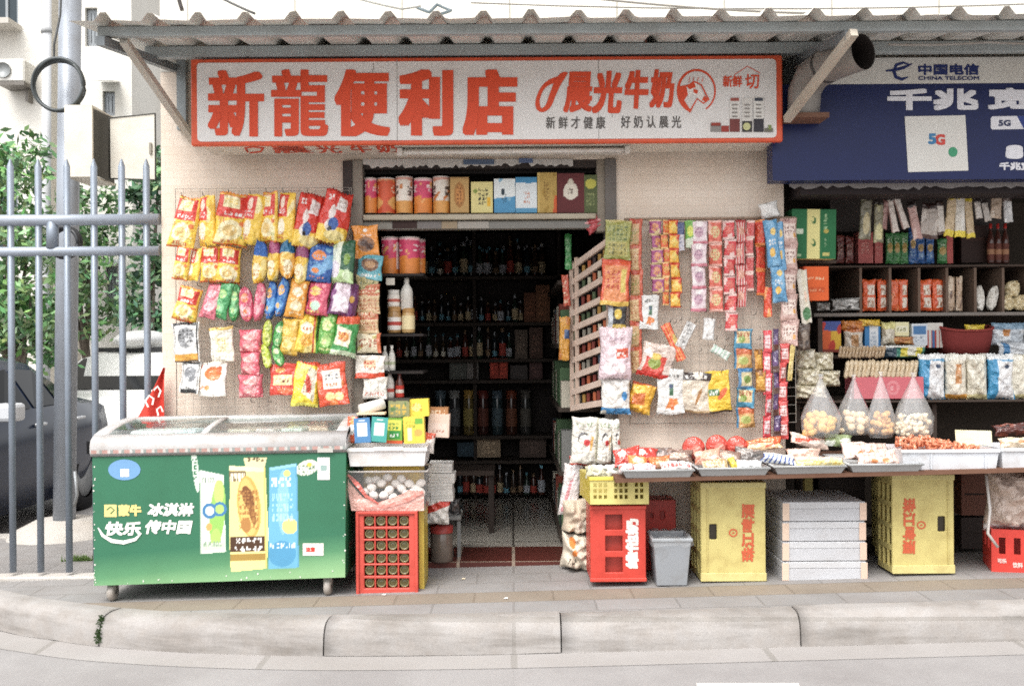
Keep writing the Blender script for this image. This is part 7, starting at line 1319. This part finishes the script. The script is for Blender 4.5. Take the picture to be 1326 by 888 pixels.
for i in range(n):
    t = i / n * 6.283; e = 1 / max(abs(math.cos(t)), abs(math.sin(t))); x, y = c.x + .097 * e * math.cos(t), -.50 + .103 * e * math.sin(t)
    vs += [(c.x + .086 * e * math.cos(t), -.50 + .092 * e * math.sin(t), zt - .06), (x, y, zt + .010 + rng.uniform(0, .012)), (c.x + .112 * e * math.cos(t), -.50 + .118 * e * math.sin(t), zt - .02 - rng.uniform(0, .02))]
m.add(vs, [(3 * i + j, 3 * ((i + 1) % n) + j, 3 * ((i + 1) % n) + j + 1, 3 * i + j + 1) for i in range(n) for j in (0, 1)], 'W', True); m.build('bin_liner', 'clearfilm', bn)
# red crate on end with white lettering
Y0 = -.56; RD = '#c53a2a'; a = P(765, 753, Y0); b = P(836, 654, Y0); W, H = b.x - a.x, b.z - a.z; rc2 = thing('drinks_crate', 'red drinks crate on end with white characters under the yellow basket', 'crate', Vector(((a.x + b.x) / 2, Y0, a.z)))
m = MB(); m.panel((a.x, b.x), (a.z, b.z), [(a.x + W * .27, a.z + H * v, a.x + W * .58, a.z + H * (v + .20)) for v in (.12, .40, .68)], Y0, Y0 + .014, RD); m.build('front_panel', 'plastic', rc2, bev=.003)
m = MB(); m.box(a.x + .015, b.x - .015, Y0 + .04, Y0 + .05, a.z + .01, b.z - .01, '#a83224'); m.build('inner_wall', 'plastic', rc2)
for X in (a.x, b.x - .012): m = MB(); m.panel((Y0 + .0145, Y0 + .30), (a.z + .001, b.z - .001), [(Y0 + .05, a.z + H * v, Y0 + .07, a.z + H * (v + .06)) for v in (.2, .5, .8)], X, X + .012, RD, f=lambda p, d, q: (d, p, q)); m.build('side_panel', 'plastic', rc2)
for Z in (a.z + .001, b.z - .013): m = MB(); m.box(a.x + .013, b.x - .013, Y0 + .0145, Y0 + .30, Z, Z + .012, RD); m.build('end_panel', 'plastic', rc2)
for v in (.0, .95): m = MB(); m.box(a.x - .003, b.x + .003, Y0 - .007, Y0 - .0005, a.z + H * v, a.z + H * (v + .05), '#cb4030'); m.build('rim', 'plastic', rc2, bev=.003)
m = MB(); fn = plane(Y0 - .002); letters(m, '维他奶', (810, 671, 827, 736), fn, '#e6dcd4', 1.1, rot=90); m.build('lettering', 'ink', rc2)
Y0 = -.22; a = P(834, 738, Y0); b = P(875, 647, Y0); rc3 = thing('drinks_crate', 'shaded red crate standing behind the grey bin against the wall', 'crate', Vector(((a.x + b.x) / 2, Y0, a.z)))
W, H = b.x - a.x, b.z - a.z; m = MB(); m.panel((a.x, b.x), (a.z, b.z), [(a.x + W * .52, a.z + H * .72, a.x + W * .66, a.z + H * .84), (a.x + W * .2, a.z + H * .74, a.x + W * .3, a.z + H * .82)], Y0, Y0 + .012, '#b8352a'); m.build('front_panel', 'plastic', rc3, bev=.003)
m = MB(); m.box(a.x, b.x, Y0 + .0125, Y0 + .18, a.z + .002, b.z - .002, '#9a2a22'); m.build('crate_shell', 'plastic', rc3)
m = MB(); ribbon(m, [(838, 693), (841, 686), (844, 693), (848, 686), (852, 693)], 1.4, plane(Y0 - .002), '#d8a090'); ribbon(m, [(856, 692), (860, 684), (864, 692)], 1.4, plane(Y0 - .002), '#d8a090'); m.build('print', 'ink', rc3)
# yellow basket on the red crate
Y0 = -.60; a = P(764, 653, Y0); b = P(840, 617, Y0); YC = '#cfc272'; yb2 = thing('plastic_basket', 'yellow lattice plastic basket on top of the red drinks crate', 'basket', Vector(((a.x + b.x) / 2, Y0, a.z)))
W, H = b.x - a.x, b.z - a.z; m = MB(); hl = [(a.x + W * (.06 + .088 * i), a.z + H * v, a.x + W * (.06 + .088 * i + .055), a.z + H * (v + .15)) for i in range(10) if i not in (3, 7) for v in (.20, .42, .64)]
m.panel((a.x, b.x), (a.z, b.z), hl, Y0, Y0 + .01, YC); m.build('front_lattice', 'plastic', yb2)
xl2 = P(752, 640, -.35).x
m = MB(); m.add([(a.x - .001, Y0, a.z), (a.x - .001, Y0, b.z), (xl2, -.28, b.z), (xl2, -.28, a.z + .01)], [(0, 1, 2, 3)], '#ccb638'); m.build('side_wall', 'plastic', yb2)
m = MB(); m.box(b.x - .01, b.x, Y0 + .0105, -.28, a.z, b.z, YC); m.build('side_wall', 'plastic', yb2)
m = MB(); m.box(xl2, b.x - .011, -.28, -.27, a.z, b.z, YC); m.build('back_wall', 'plastic', yb2)
m = MB(); m.box(a.x - .004, b.x + .005, Y0 - .007, Y0 - .0005, b.z - .018, b.z + .003, '#dfca4a'); m.build('rim', 'plastic', yb2, bev=.003)
m = MB(); m.box(a.x + .0, b.x - .012, Y0 + .012, -.285, a.z + .003, a.z + .012, '#b8a43a'); m.build('base_plate', 'plastic', yb2)
for px, py, w, h, c, lab in ((776, 612, 36, 18, '#b8b49a', 'grey green crumpled bag lying in the yellow basket'), (800, 610, 34, 16, '#d8d6d0', 'white crumpled bag lying in the yellow basket'), (826, 614, 26, 14, '#9a9a72', 'olive bag at the right of the yellow basket')):
    lay('crumpled_bag', lab, 'bag', px, py, w, h, (c, ('n', 6, .3, '#e0ded6'), ('n', 9, .6, '#7a7868')), rng.uniform(-10, 10), -.50, dp=.07)
# red crate and wrapped bundle at the right edge
Y0 = -.45; a = P(1284, 742, Y0); b = P(1372, 684, Y0); rc4 = thing('drinks_crate', 'bright red crate with slots under a wrapped bundle at the right edge', 'crate', Vector(((a.x + b.x) / 2, Y0, a.z))); W, H = b.x - a.x, b.z - a.z; RD = '#d63a2c'
rot4 = Matrix.Translation(Vector((a.x, Y0, 0))) @ Matrix.Rotation(R_(-16), 4, 'Z') @ Matrix.Translation(Vector((-a.x, -Y0, 0)))
def R4(p): return rot4 @ Vector(p)
m = MB(); m.panel((a.x, b.x), (a.z, b.z), [(a.x + W * u, a.z + H * .45, a.x + W * (u + .09), a.z + H * .82) for u in (.10, .30, .50, .70)], Y0, Y0 + .012, RD, f=lambda p, d, q: R4((p, d, q))); m.build('front_panel', 'plastic', rc4)
m = MB(); m.panel((Y0 + .013, Y0 + .26), (a.z, b.z), [(Y0 + .05, a.z + H * .5, Y0 + .10, a.z + H * .82), (Y0 + .15, a.z + H * .5, Y0 + .20, a.z + H * .82)], a.x, a.x + .012, RD, f=lambda p, d, q: R4((d, p, q))); m.build('side_panel', 'plastic', rc4)
m = MB(); m.panel((a.x + .013, b.x), (a.z, b.z), [], Y0 + .25, Y0 + .26, '#a82c22', f=lambda p, d, q: R4((p, d, q))); m.build('back_panel', 'plastic', rc4)
m = MB(); m.panel((a.x + .013, b.x), (Y0 + .013, Y0 + .249), [], a.z + .002, a.z + .012, '#8a261e', f=lambda p, d, q: R4((p, q, d))); m.build('bottom_panel', 'plastic', rc4)
m = MB(); letters(m, '可乐', (1291, 722, 1302, 728), lambda x, y, p=0: R4(P(x, y, Y0 - .002 - p)), '#e6c8c0', .3); m.build('lettering', 'ink', rc4); m = MB(); letters(m, '饮料', (1309, 726, 1321, 733), lambda x, y, p=0: R4(P(x, y, Y0 - .002 - p)), '#e6c8c0', .3); m.build('lettering', 'ink', rc4)
bd = pack('wrapped_bundle', 'translucent wrapped beige bundle sitting on the right red crate', 'bundle', 1312, 646, 74, 78, ('#c8b2a4', ('n', 4, .3, '#d4c2b6'), ('n', 7, .7, '#b49a8c'), ('u', .1, 0, '#dcd6d4')), 2, Y=-.36, shape='pillow', dp=.26)
m = MB(); m.tube([P(1277, 615, -.5), P(1282, 660, -.52), P(1279, 690, -.53), P(1292, 708, -.53)], .008, '#cfcac6', n=6); o = m.build('plastic_strap', 'plastic', loc=P(1277, 615, -.5)); tag(o, 'white plastic strap dangling over the right red crate', 'strap')
# brown cartons behind under the table
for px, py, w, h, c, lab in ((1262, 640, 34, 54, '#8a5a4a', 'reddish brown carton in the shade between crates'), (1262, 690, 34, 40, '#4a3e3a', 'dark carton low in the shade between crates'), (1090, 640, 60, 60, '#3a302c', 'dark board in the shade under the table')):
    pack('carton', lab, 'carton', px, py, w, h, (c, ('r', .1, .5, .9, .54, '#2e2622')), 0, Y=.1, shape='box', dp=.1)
# ================================================================== SNACK STALL SHELVES
SYF = .42
sh = thing('stall_shelves', 'dark wooden shelves and pigeonholes of the snack stall under the telecom sign', 'shelf', (2.5, SYF, .0))
xL, xR = P(1052, 400, SYF).x, 4.0
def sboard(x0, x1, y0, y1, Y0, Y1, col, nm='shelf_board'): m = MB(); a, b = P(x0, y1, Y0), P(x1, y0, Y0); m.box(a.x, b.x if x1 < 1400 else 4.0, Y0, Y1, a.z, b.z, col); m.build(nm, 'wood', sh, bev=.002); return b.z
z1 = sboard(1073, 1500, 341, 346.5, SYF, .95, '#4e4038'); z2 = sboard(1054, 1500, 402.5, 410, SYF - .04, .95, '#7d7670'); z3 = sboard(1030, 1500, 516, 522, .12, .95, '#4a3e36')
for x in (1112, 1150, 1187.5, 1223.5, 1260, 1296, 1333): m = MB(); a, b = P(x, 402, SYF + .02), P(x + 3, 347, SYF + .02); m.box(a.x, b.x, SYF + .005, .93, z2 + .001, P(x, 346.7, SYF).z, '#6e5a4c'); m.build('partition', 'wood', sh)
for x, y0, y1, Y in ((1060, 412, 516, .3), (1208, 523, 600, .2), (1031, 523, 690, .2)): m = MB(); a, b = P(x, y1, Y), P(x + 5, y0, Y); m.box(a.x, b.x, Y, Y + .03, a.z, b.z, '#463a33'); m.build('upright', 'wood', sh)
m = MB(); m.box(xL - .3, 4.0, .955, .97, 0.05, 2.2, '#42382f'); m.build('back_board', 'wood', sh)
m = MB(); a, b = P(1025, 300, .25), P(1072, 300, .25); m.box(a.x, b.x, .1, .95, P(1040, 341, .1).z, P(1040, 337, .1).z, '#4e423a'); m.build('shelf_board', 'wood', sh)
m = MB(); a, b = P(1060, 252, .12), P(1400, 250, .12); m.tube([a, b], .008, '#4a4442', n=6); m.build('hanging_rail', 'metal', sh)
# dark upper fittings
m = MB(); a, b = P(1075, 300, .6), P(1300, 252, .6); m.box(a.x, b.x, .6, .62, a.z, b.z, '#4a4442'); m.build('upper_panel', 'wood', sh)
XG = 'goods on the stall shelves'
def st(nm, cat, lab, px, py, w, h, d_, Y=SYF + .08, shape='pillow', dp=None, rot=0, group=XG, yaw=0): return pack(nm, lab, cat, px, py, w, h, d_, rot, Y=Y, shape=shape, dp=dp, group=group, yaw=yaw)
st('tea_carton', 'carton', 'big green carton with a pale yellow stripe at the stall corner', 1054, 303, 57, 64, ('#1f6a3e', ('r', .34, -1, .64, 2, '#ddd48a'), ('E', .49, .78, .055, .085, .3, 1.1, '#2f6a3a'), ('E', .47, .80, .035, .05, .3, 1.1, '#ddd48a'), ('E', .49, .32, .055, .085, .3, 1.1, '#2f6a3a'), ('E', .47, .34, .035, .05, .3, 1.1, '#ddd48a'), ('r', .08, .5, .26, .6, '#cfd8c0'), ('g', .72, .6, .84, .92, '#9ab88a', 1, 4), ('e', .78, .56, .05, .05, '#b0a04a'), ('g', .74, .2, .82, .45, '#8aa880', 1, 3), ('r', .7, .06, .86, .12, '#c0b86a'), ('r', .08, .05, .22, .1, '#a0b890')), .0, 'box', .16, 1)
st('snack_carton', 'carton', 'orange carton below the green one at the stall corner', 1057, 367, 32, 44, ('#e2601f', ('g', .15, .62, .9, .72, '#f0c8a0', 5, 1), ('r', .2, .24, .85, .4, '#c8501a'), ('g', .22, .26, .82, .38, '#efb080', 5, 1), ('v', -1, .1, '#c84a18')), .05, 'box', .10)
st('snack_bag', 'snack bag', 'tall white and green packet leaning in front of the orange carton', 1041, 384, 14, 70, ('#dcd4c4', ('v', .5, .8, '#d8d0b8'), ('e', .6, .18, .4, .12, '#3f7a44'), ('n', 6, .6, '#e6c0a8')), -.03, 'pouch', rot=-6)
st('snack_bag', 'snack bag', 'brown clear packet hanging under the white and green one', 1041, 436, 16, 34, ('#5a4a40', ('n', 6, .3, '#8a7a6c'), ('n', 9, .6, '#3a2e2a')), -.02, 'pillow')
st('snack_bag', 'snack bag', 'black and white packets lying in the empty left pigeonhole', 1095, 394, 36, 16, ('#9a9894', ('n', 9, .2, '#dcdad6'), ('n', 12, .5, '#3a3836')), SYF + .02, rot=-3)
st('snack_bag', 'snack bag', 'dim white bag lying left of the black and white packets', 1066, 397, 18, 10, ('#77736e', ('n', 8, .3, '#b4b0aa')), SYF - .0)
for px, w, h, c, lab in ((1088, 11, 36, '#6a2a26', 'dark red packet, left of the pair beside the green carton'), (1100, 11, 34, '#74302a', 'dark red packet, right of the pair beside the green carton')):
    st('snack_bag', 'snack bag', lab, px, 340.5 - h / 2, w, h, (c, ('n', 6, .4, '#8a4a40'), ('g', .2, .3, .8, .7, '#b08a7a', 2, 3)))
for px, w, h, lab, top in ((1121, 19, 40, 'wide pink carton on the top stall shelf', 0), (1138, 10, 32, 'narrow pink carton on the top stall shelf', 0)): st('snack_carton', 'carton', lab, px, 340.8 - h / 2, w, h, ('#c86a66', ('n', 5, .5, '#d07c76'), ('g', .2, .3, .8, .7, '#d89a90', 2, 4)), shape='box', dp=.08)
GRN = ('#3f8a48', ('n', 6, .5, '#5aa45a'), ('e', .5, .5, .36, .16, '#c8a85a'), ('g', .2, .66, .8, .86, '#cfe0c0', 2, 1)); BLU = ('#2a62a8', ('n', 6, .55, '#3f7cc0'), ('e', .5, .55, .36, .14, '#c8a86a'), ('g', .2, .2, .8, .4, '#9ac0e0', 2, 1))
for k, px in enumerate((1152, 1161.5, 1171)): st('snack_bag', 'snack bag', ('left', 'middle', 'right')[k] + ' one of three green packets on the top stall shelf', px, 321, 10.5, 40, GRN)
for k, px in enumerate((1182, 1192, 1204)): st('snack_bag', 'snack bag', ('left', 'middle', 'right')[k] + ' one of three blue packets on the top stall shelf', px, 323 if k else 318, 11, 36 if k else 46, BLU)
st('snack_bag', 'snack bag', 'single green packet right of the blue packets', 1220, 325, 13, 32, GRN); st('snack_carton', 'carton', 'thin pink carton beside the single green packet', 1230, 323, 8, 36, ('#c8645e',), shape='box', dp=.06)
st('snack_carton', 'carton', 'big dark brown carton under the hanging packets', 1262, 316, 34, 48, ('#35211c', ('r', .1, .6, .9, .66, '#4a2e26')), SYF + .12, 'box', .1)
for k, px in enumerate((1285, 1294.5, 1304)): bottle('sauce_bottle', ('left', 'middle', 'right')[k] + ' one of three red capped brown bottles on the top stall shelf', px, 341, 9, 52, SYF + .05, '#4e2a22', '#c8302a', None, (.08, .5, '#6a3a2e', '#a87a5a'), group=XG)
OB = ('#e05a1f', ('r', .32, .1, .9, .42, '#e0d4c4'), ('r', .32, .5, .9, .82, '#e0d4c4'), ('g', .36, .14, .86, .38, '#a8683a', 2, 1), ('g', .36, .54, .86, .78, '#a8683a', 2, 1), ('n', 7, .75, '#d04a18'))
for px, w, lab in ((1125, 18, 'wider orange packet in the second pigeonhole'), (1142, 13, 'narrower orange packet in the second pigeonhole'), (1158, 12, 'plain orange packet in the third pigeonhole'), (1169.5, 12, 'white labelled orange packet in the third pigeonhole'), (1197.5, 18, 'wider orange packet in the fourth pigeonhole'), (1214, 15, 'narrower orange packet in the fourth pigeonhole')): st('snack_bag', 'snack bag', lab, px, 382, w, 40, OB if 'plain' not in lab else ('#e0602a', ('n', 6, .5, '#e8844a')), SYF + .05)
TB = ('#b89c80', ('n', 6, .3, '#d4c0a8'), ('n', 9, .55, '#6a4e40'))
for px, w, lab in ((1231, 11, 'tan packet, left in the fifth pigeonhole'), (1242, 9, 'tan packet, right in the fifth pigeonhole')): st('snack_bag', 'snack bag', lab, px, 380, w, 44, TB, SYF + .04)
for px, rot, lab in ((1268, -3, 'pale pointed bag, left in the sixth pigeonhole'), (1285, 12, 'pale pointed bag leaning right in the sixth pigeonhole')): st('snack_bag', 'snack bag', lab, px, 386, 14, 32, ('#cfcac0', ('n', 6, .4, '#e0dcd4'), ('n', 9, .65, '#9a948a')), SYF + .04, 'capsule', rot=rot)
for px, py, lab in ((1303, 392, 'cream ball of noodles, lower left in the last pigeonhole'), (1320, 392, 'cream ball of noodles, lower right in the last pigeonhole'), (1310, 374, 'cream ball of noodles on top in the last pigeonhole')): st('noodle_ball', 'noodles', lab, px, py, 20, 20, ('#d8c8a0', ('n', 14, .2, '#c8b486')), SYF + .05, 'capsule', dp=.09)
# hung packets
HP = 'packets hanging from the stall rail'
FISH = ('#6f6a55', ('n', 6, .3, '#8f8a72'), ('e', .55, .35, .3, .25, '#b8aa80'), ('b', .88, 2, '#3a342e')); WHP = ('#d0c4ba', ('n', 5, .5, '#e0d8d0'), ('v', -1, .2, '#8a6a60'), ('b', .86, 2, '#2a2220'))
for px, py, w, h, d_, rot, lab in (
 (1121, 281, 16, 58, FISH, 3, 'grey dried fish packet, left one on the stall rail'), (1138, 287, 13, 54, ('#7a7458', ('n', 6, .4, '#a8a278'), ('e', .5, .25, .35, .2, '#c8c08a'), ('b', .9, 2, '#3a342e')), 1, 'olive grey dried fish packet, second on the stall rail'),
 (1146, 278, 8, 38, ('#8a605a', ('n', 5, .5, '#b08a82')), 5, 'thin brown packet hidden behind the white pair on the rail'), (1155, 277, 10, 48, WHP, -10, 'white packet, steeper of the crossed pair on the rail'), (1166, 274, 10, 46, WHP, -18, 'white packet, right of the crossed pair on the rail'), (1184, 285, 12, 50, ('#b89088', ('n', 5, .4, '#d0b4aa'), ('b', .84, 2, '#2a1e1c')), -10, 'pinkish packet with a dark top on the stall rail'),
 (1204, 286, 24, 46, ('#a89c92', ('n', 6, .3, '#c8beb4'), ('b', .82, 2, '#3a2622'), ('u', .1, 0, '#4a2e28')), 6, 'wide grey white packet with dark ends on the stall rail'), (1218, 282, 10, 44, ('#cfc6bc', ('b', .84, 2, '#3a2622'), ('u', .08, 0, '#4a2e28')), -4, 'slim white packet left of the yellow ended ones'),
 (1231, 278, 13, 56, ('#c8b08a', ('b', .84, 2, '#e0c81f'), ('u', .14, 0, '#e0c81f'), ('n', 6, .5, '#dcd0b8')), 6, 'tan packet with yellow ends, left of three on the rail'), (1243, 277, 14, 60, ('#d8d2c6', ('b', .82, 2, '#e6cf1f'), ('u', .14, 0, '#e6cf1f'), ('n', 5, .5, '#e8e4dc')), 0, 'white packet with yellow ends, middle of three on the rail'), (1255, 281, 11, 54, ('#c0a882', ('b', .86, 2, '#dcc41f'), ('u', .12, 0, '#dcc41f')), -5, 'tan packet with yellow ends, right of three on the rail'),
 (1266, 268, 9, 30, ('#cfc8c0', ('b', .7, 2, '#2a201e')), -8, 'short white packet beside the yellow ended ones'), (1276, 270, 9, 34, ('#b8b0a8', ('b', .7, 2, '#2a201e')), -12, 'short grey packet leaning on the stall rail'), (1290, 266, 15, 34, ('#b09a84', ('n', 6, .4, '#d0c0ae'), ('b', .8, 2, '#6a2a24')), 4, 'brown silver packet above the red capped bottles'), (1305, 271, 12, 34, ('#c6c6c6', ('n', 6, .3, '#e8e8e8'), ('b', .8, 2, '#6a5a54')), -4, 'silver packet at the right end of the stall rail')):
    st('hanging_packet', 'packet', lab, px, py, w, h, d_, .09, 'pouch', rot=rot, group=HP, dp=.025)
# middle rows
MID = [
 (1076, 436, 26, 40, ('#d8602a', ('v', .5, 1.1, '#dcae2a'), ('b', .7, 2, '#4a5a9a'), ('n', 7, .6, '#c03a2a'), ('u', .1, .0, '#8a3a2a')), 'box', 'orange, yellow and blue carton at the left of the middle shelf row'),
 (1105, 440, 25, 34, ('#cfc4b4', ('r', .3, .2, .7, .7, '#b88a5a'), ('n', 6, .5, '#e0d8cc'), ('b', .8, 2, '#b86a2a')), 'pillow', 'white and tan bag in the middle shelf row'),
 (1104, 421, 30, 12, ('#c87a2a', ('n', 6, .4, '#a85a1f')), 'pillow', 'orange brown bag lying on the white and tan bag'),
 (1130, 438, 20, 34, ('#d6dade', ('v', -1, .3, '#3a7ab0'), ('v', .85, 2, '#3a7ab0'), ('g', .35, .2, .8, .8, '#9aa8b8', 3, 4)), 'box', 'white and blue carton in the middle shelf row'),
 (1126, 418, 28, 9, ('#e0b82a', ('n', 6, .5, '#c8981f')), 'pillow', 'yellow bag lying on the white and blue carton'),
 (1150, 432, 18, 30, ('#d4cbb8', ('n', 6, .3, '#b8aa90'), ('b', .7, 2, '#d8d088')), 'pillow', 'cream bag between the two blue and white cartons'),
 (1168, 426, 18, 18, ('#dcd6a8', ('r', .1, .3, .9, .7, '#e6e2c8'), ('g', .15, .35, .85, .65, '#8a8a5a', 4, 1)), 'box', 'pale yellow small box above the green tin'),
 (1167, 441, 32, 10, ('#b8743a', ('n', 8, .3, '#d09a5a')), 'pillow', 'brown bag lying under the pale yellow box'),
 (1191, 433, 20, 28, ('#d2d8de', ('r', .1, .5, .9, .9, '#4a78a8'), ('g', .2, .15, .8, .45, '#8a96a4', 4, 2)), 'box', 'white and blue box left of the striped packet'),
 (1211, 434, 20, 32, ('#c8c4bc', ('s', 4, 1, .1, .4, '#a8382a'), ('v', .3, .5, '#3a6a9a'), ('b', .7, 2, '#d0ccc4')), 'box', 'striped red and white packet beside the red basket'),
 (1170, 455, 58, 16, ('#2a7a68', ('r', .4, .1, .9, .9, '#d8c83a'), ('r', .55, .2, .75, .8, '#e4e0d0'), ('v', -1, .3, '#1f3a4a'), ('b', .85, 2, '#e0e0da')), 'pillow', 'green and yellow packet lying above the pale rolls'),
 (1262, 425, 26, 10, ('#e0c42a', ('n', 6, .5, '#c8a81f')), 'pillow', 'bright yellow packet lying over the red basket'),
 (1305, 432, 44, 28, ('#b8c0c8', ('n', 6, .3, '#d4d8dc'), ('r', .3, .4, .5, .7, '#b87a3a'), ('b', .7, 2, '#7a98ae')), 'pillow', 'pale blue grey packets beside the red basket'),
 (1314, 452, 44, 18, ('#c8ccd0', ('n', 6, .3, '#e0e2e4'), ('v', .1, .3, '#3a78a8')), 'pillow', 'white packet above the right milk powder bags')]
for px, py, w, h, d_, shp, lab in MID: st('snack_packet', 'packet', lab, px, py, w, h, d_, .40 if py < 450 else .30, shp, .07)
z4 = P(1150, 459.5, .36).z; m = MB(); m.box(P(1062, 459, .36).x, 4.0, .36, .95, z4 - .02, z4, '#463a33'); m.build('shelf_board', 'wood', sh)
m = MB(); a, b = P(1222, 459, .33), P(1294, 428, .33); n = 15; vs = []
rbk = thing('wicker_basket', 'dark red woven basket with a curved rim on the middle shelf row', 'basket', P(1258, 459, .35))
for z, w in ((0, .40), (.5, .47), (1, .5)):
    for k in range(24): t = k / 24 * 6.283; q = 1 / (abs(math.cos(t)) ** 4 + abs(math.sin(t)) ** 4) ** .25; vs.append(((a.x + b.x) / 2 + (b.x - a.x) * w * q * math.cos(t) * .95, .45 + .12 * q * math.sin(t), a.z + (b.z - a.z) * z + (.03 * abs(math.cos(t)) ** 3 if z == 1 else 0)))
m.add(vs, [(i * 24 + k, i * 24 + (k + 1) % 24, (i + 1) * 24 + (k + 1) % 24, (i + 1) * 24 + k) for i in range(2) for k in range(24)] + [tuple(reversed(range(24)))], '#7e2f2c', True); m.build('basket_body', 'rough', rbk)
m = MB(); m.tube([vs[48 + k] for k in range(24)] + [vs[48]], .009, '#8e3a34', n=6); m.build('rim', 'rough', rbk)
# sticks and rolls
def roll_bag(label, x0, x1, y, h, Y, n, col, c2):
    s = S(Y); t = thing('wafer_roll_pack', label, 'packet', P((x0 + x1) / 2, y + h / 2, Y), 'packs of pale rolls on the stall'); b0 = None
    for k in range(n):
        if b0 is None:
            L = h / s; r = (x1 - x0) / n / s * .55; m = MB(); m.tube([(0, 0, -L / 2), (0, 0, -L * .4), (0, 0, L * .4), (0, 0, L / 2)], [r * .5, r, r, r * .5], col, n=8); b0 = m.build('wafer_roll', 'film'); o = b0
        else: o = b0.copy(); COL.objects.link(o)
        o.parent = t; o.location = P(x0 + (x1 - x0) * (k + .5) / n, y + rng.uniform(-1, 1), Y - .01 * (k % 2)) - t.location; o.rotation_euler = (R_(-14), R_(14 + rng.uniform(-4, 4)), 0)
roll_bag('pack of tan rolls lying above the cream rolls', 1086, 1146, 456, 16, .26, 14, '#b59a78', 0); roll_bag('pack of cream rolls above the pink carton', 1094, 1188, 478, 24, .16, 17, '#cfba98', 0)
def lump(label, px, py, w, h, Y, col):
    t = thing('noodle_pack', label, 'packet', P(px, py + h / 2, Y), 'packs of noodles on the stall'); s = S(Y)
    m = pack_mesh('pillow', w / s, h / s, .14, ('#d0c8b0', ('n', 16, .2, '#b8ae90'), ('n', 9, .4, '#dcd6c4')), (w, h), int(px)); o = m.build('wrapping', 'film'); o.parent = t; o.location = (0, 0, h / s / 2); return t
for px, py, w, h, Y, lab in ((1043, 465, 26, 26, .10, 'cream noodle pack, upper left by the sweet strips'), (1066, 468, 26, 24, .14, 'cream noodle pack, upper one behind the tied bags'), (1047, 488, 30, 22, .08, 'cream noodle pack in the second row by the sweet strips'), (1074, 490, 26, 20, .10, 'cream noodle pack left of the pink carton'), (1050, 507, 40, 18, .06, 'wide noodle pack at the bottom behind the tied bags')): lump(lab, px, py, w, h, Y, 0)
st('snack_carton', 'carton', 'long pink carton with a faint round emblem behind the tied bags', 1151, 502, 90, 28, ('#d06a74', ('e', .56, .5, .09, .34, '#dc8a90'), ('e', .56, .5, .06, .22, '#d06a74'), ('g', .53, .4, .59, .62, '#e0a0a4', 1, 1), ('n', 4, .6, '#ca626c')), .13, 'box', .16)
MB_ = ('#3a92c0', ('x', [(.3, .0), (.92, .0), (.98, .82), (.34, .86)], '#e2e2e2'), ('b', .88, 2, '#e4e6e6'), ('x', [(.34, .86), (.98, .82), (.8, .7), (.5, .74)], '#3a92c0'), ('e', .66, .72, .1, .05, '#2a3e5a'), ('g', .45, .2, .85, .5, '#cfd2d6', 3, 3))
MC = ('#dcd4c2', ('b', .86, 2, '#e8e4d8'), ('r', .4, .34, .68, .76, '#c88a50'), ('g', .42, .36, .66, .74, '#e0c09a', 2, 3), ('u', .1, .0, '#d89a3a'))
MCp = ('#d8d2c0', ('b', .86, 2, '#e4e0d4'), ('n', 5, .55, '#cfc8b2'), ('u', .1, .0, '#d8cf9a'))
for px, w, d_, lab in ((1206, 34, MB_, 'blue and white milk powder bag beside the pink carton'), (1237, 28, MC, 'cream milk powder bag with a brown picture'), (1264, 27, MCp, 'plain cream milk powder bag between two others'), (1295, 34, MB_, 'blue and white milk powder bag at the right of the plain cream one'), (1322, 30, MCp, 'plain cream milk powder bag at the right edge')):
    st('milk_powder_bag', 'bag', lab, px, 487, w, 58, d_, .16, 'pillow', .09, group='milk powder bags on the low stall shelf')
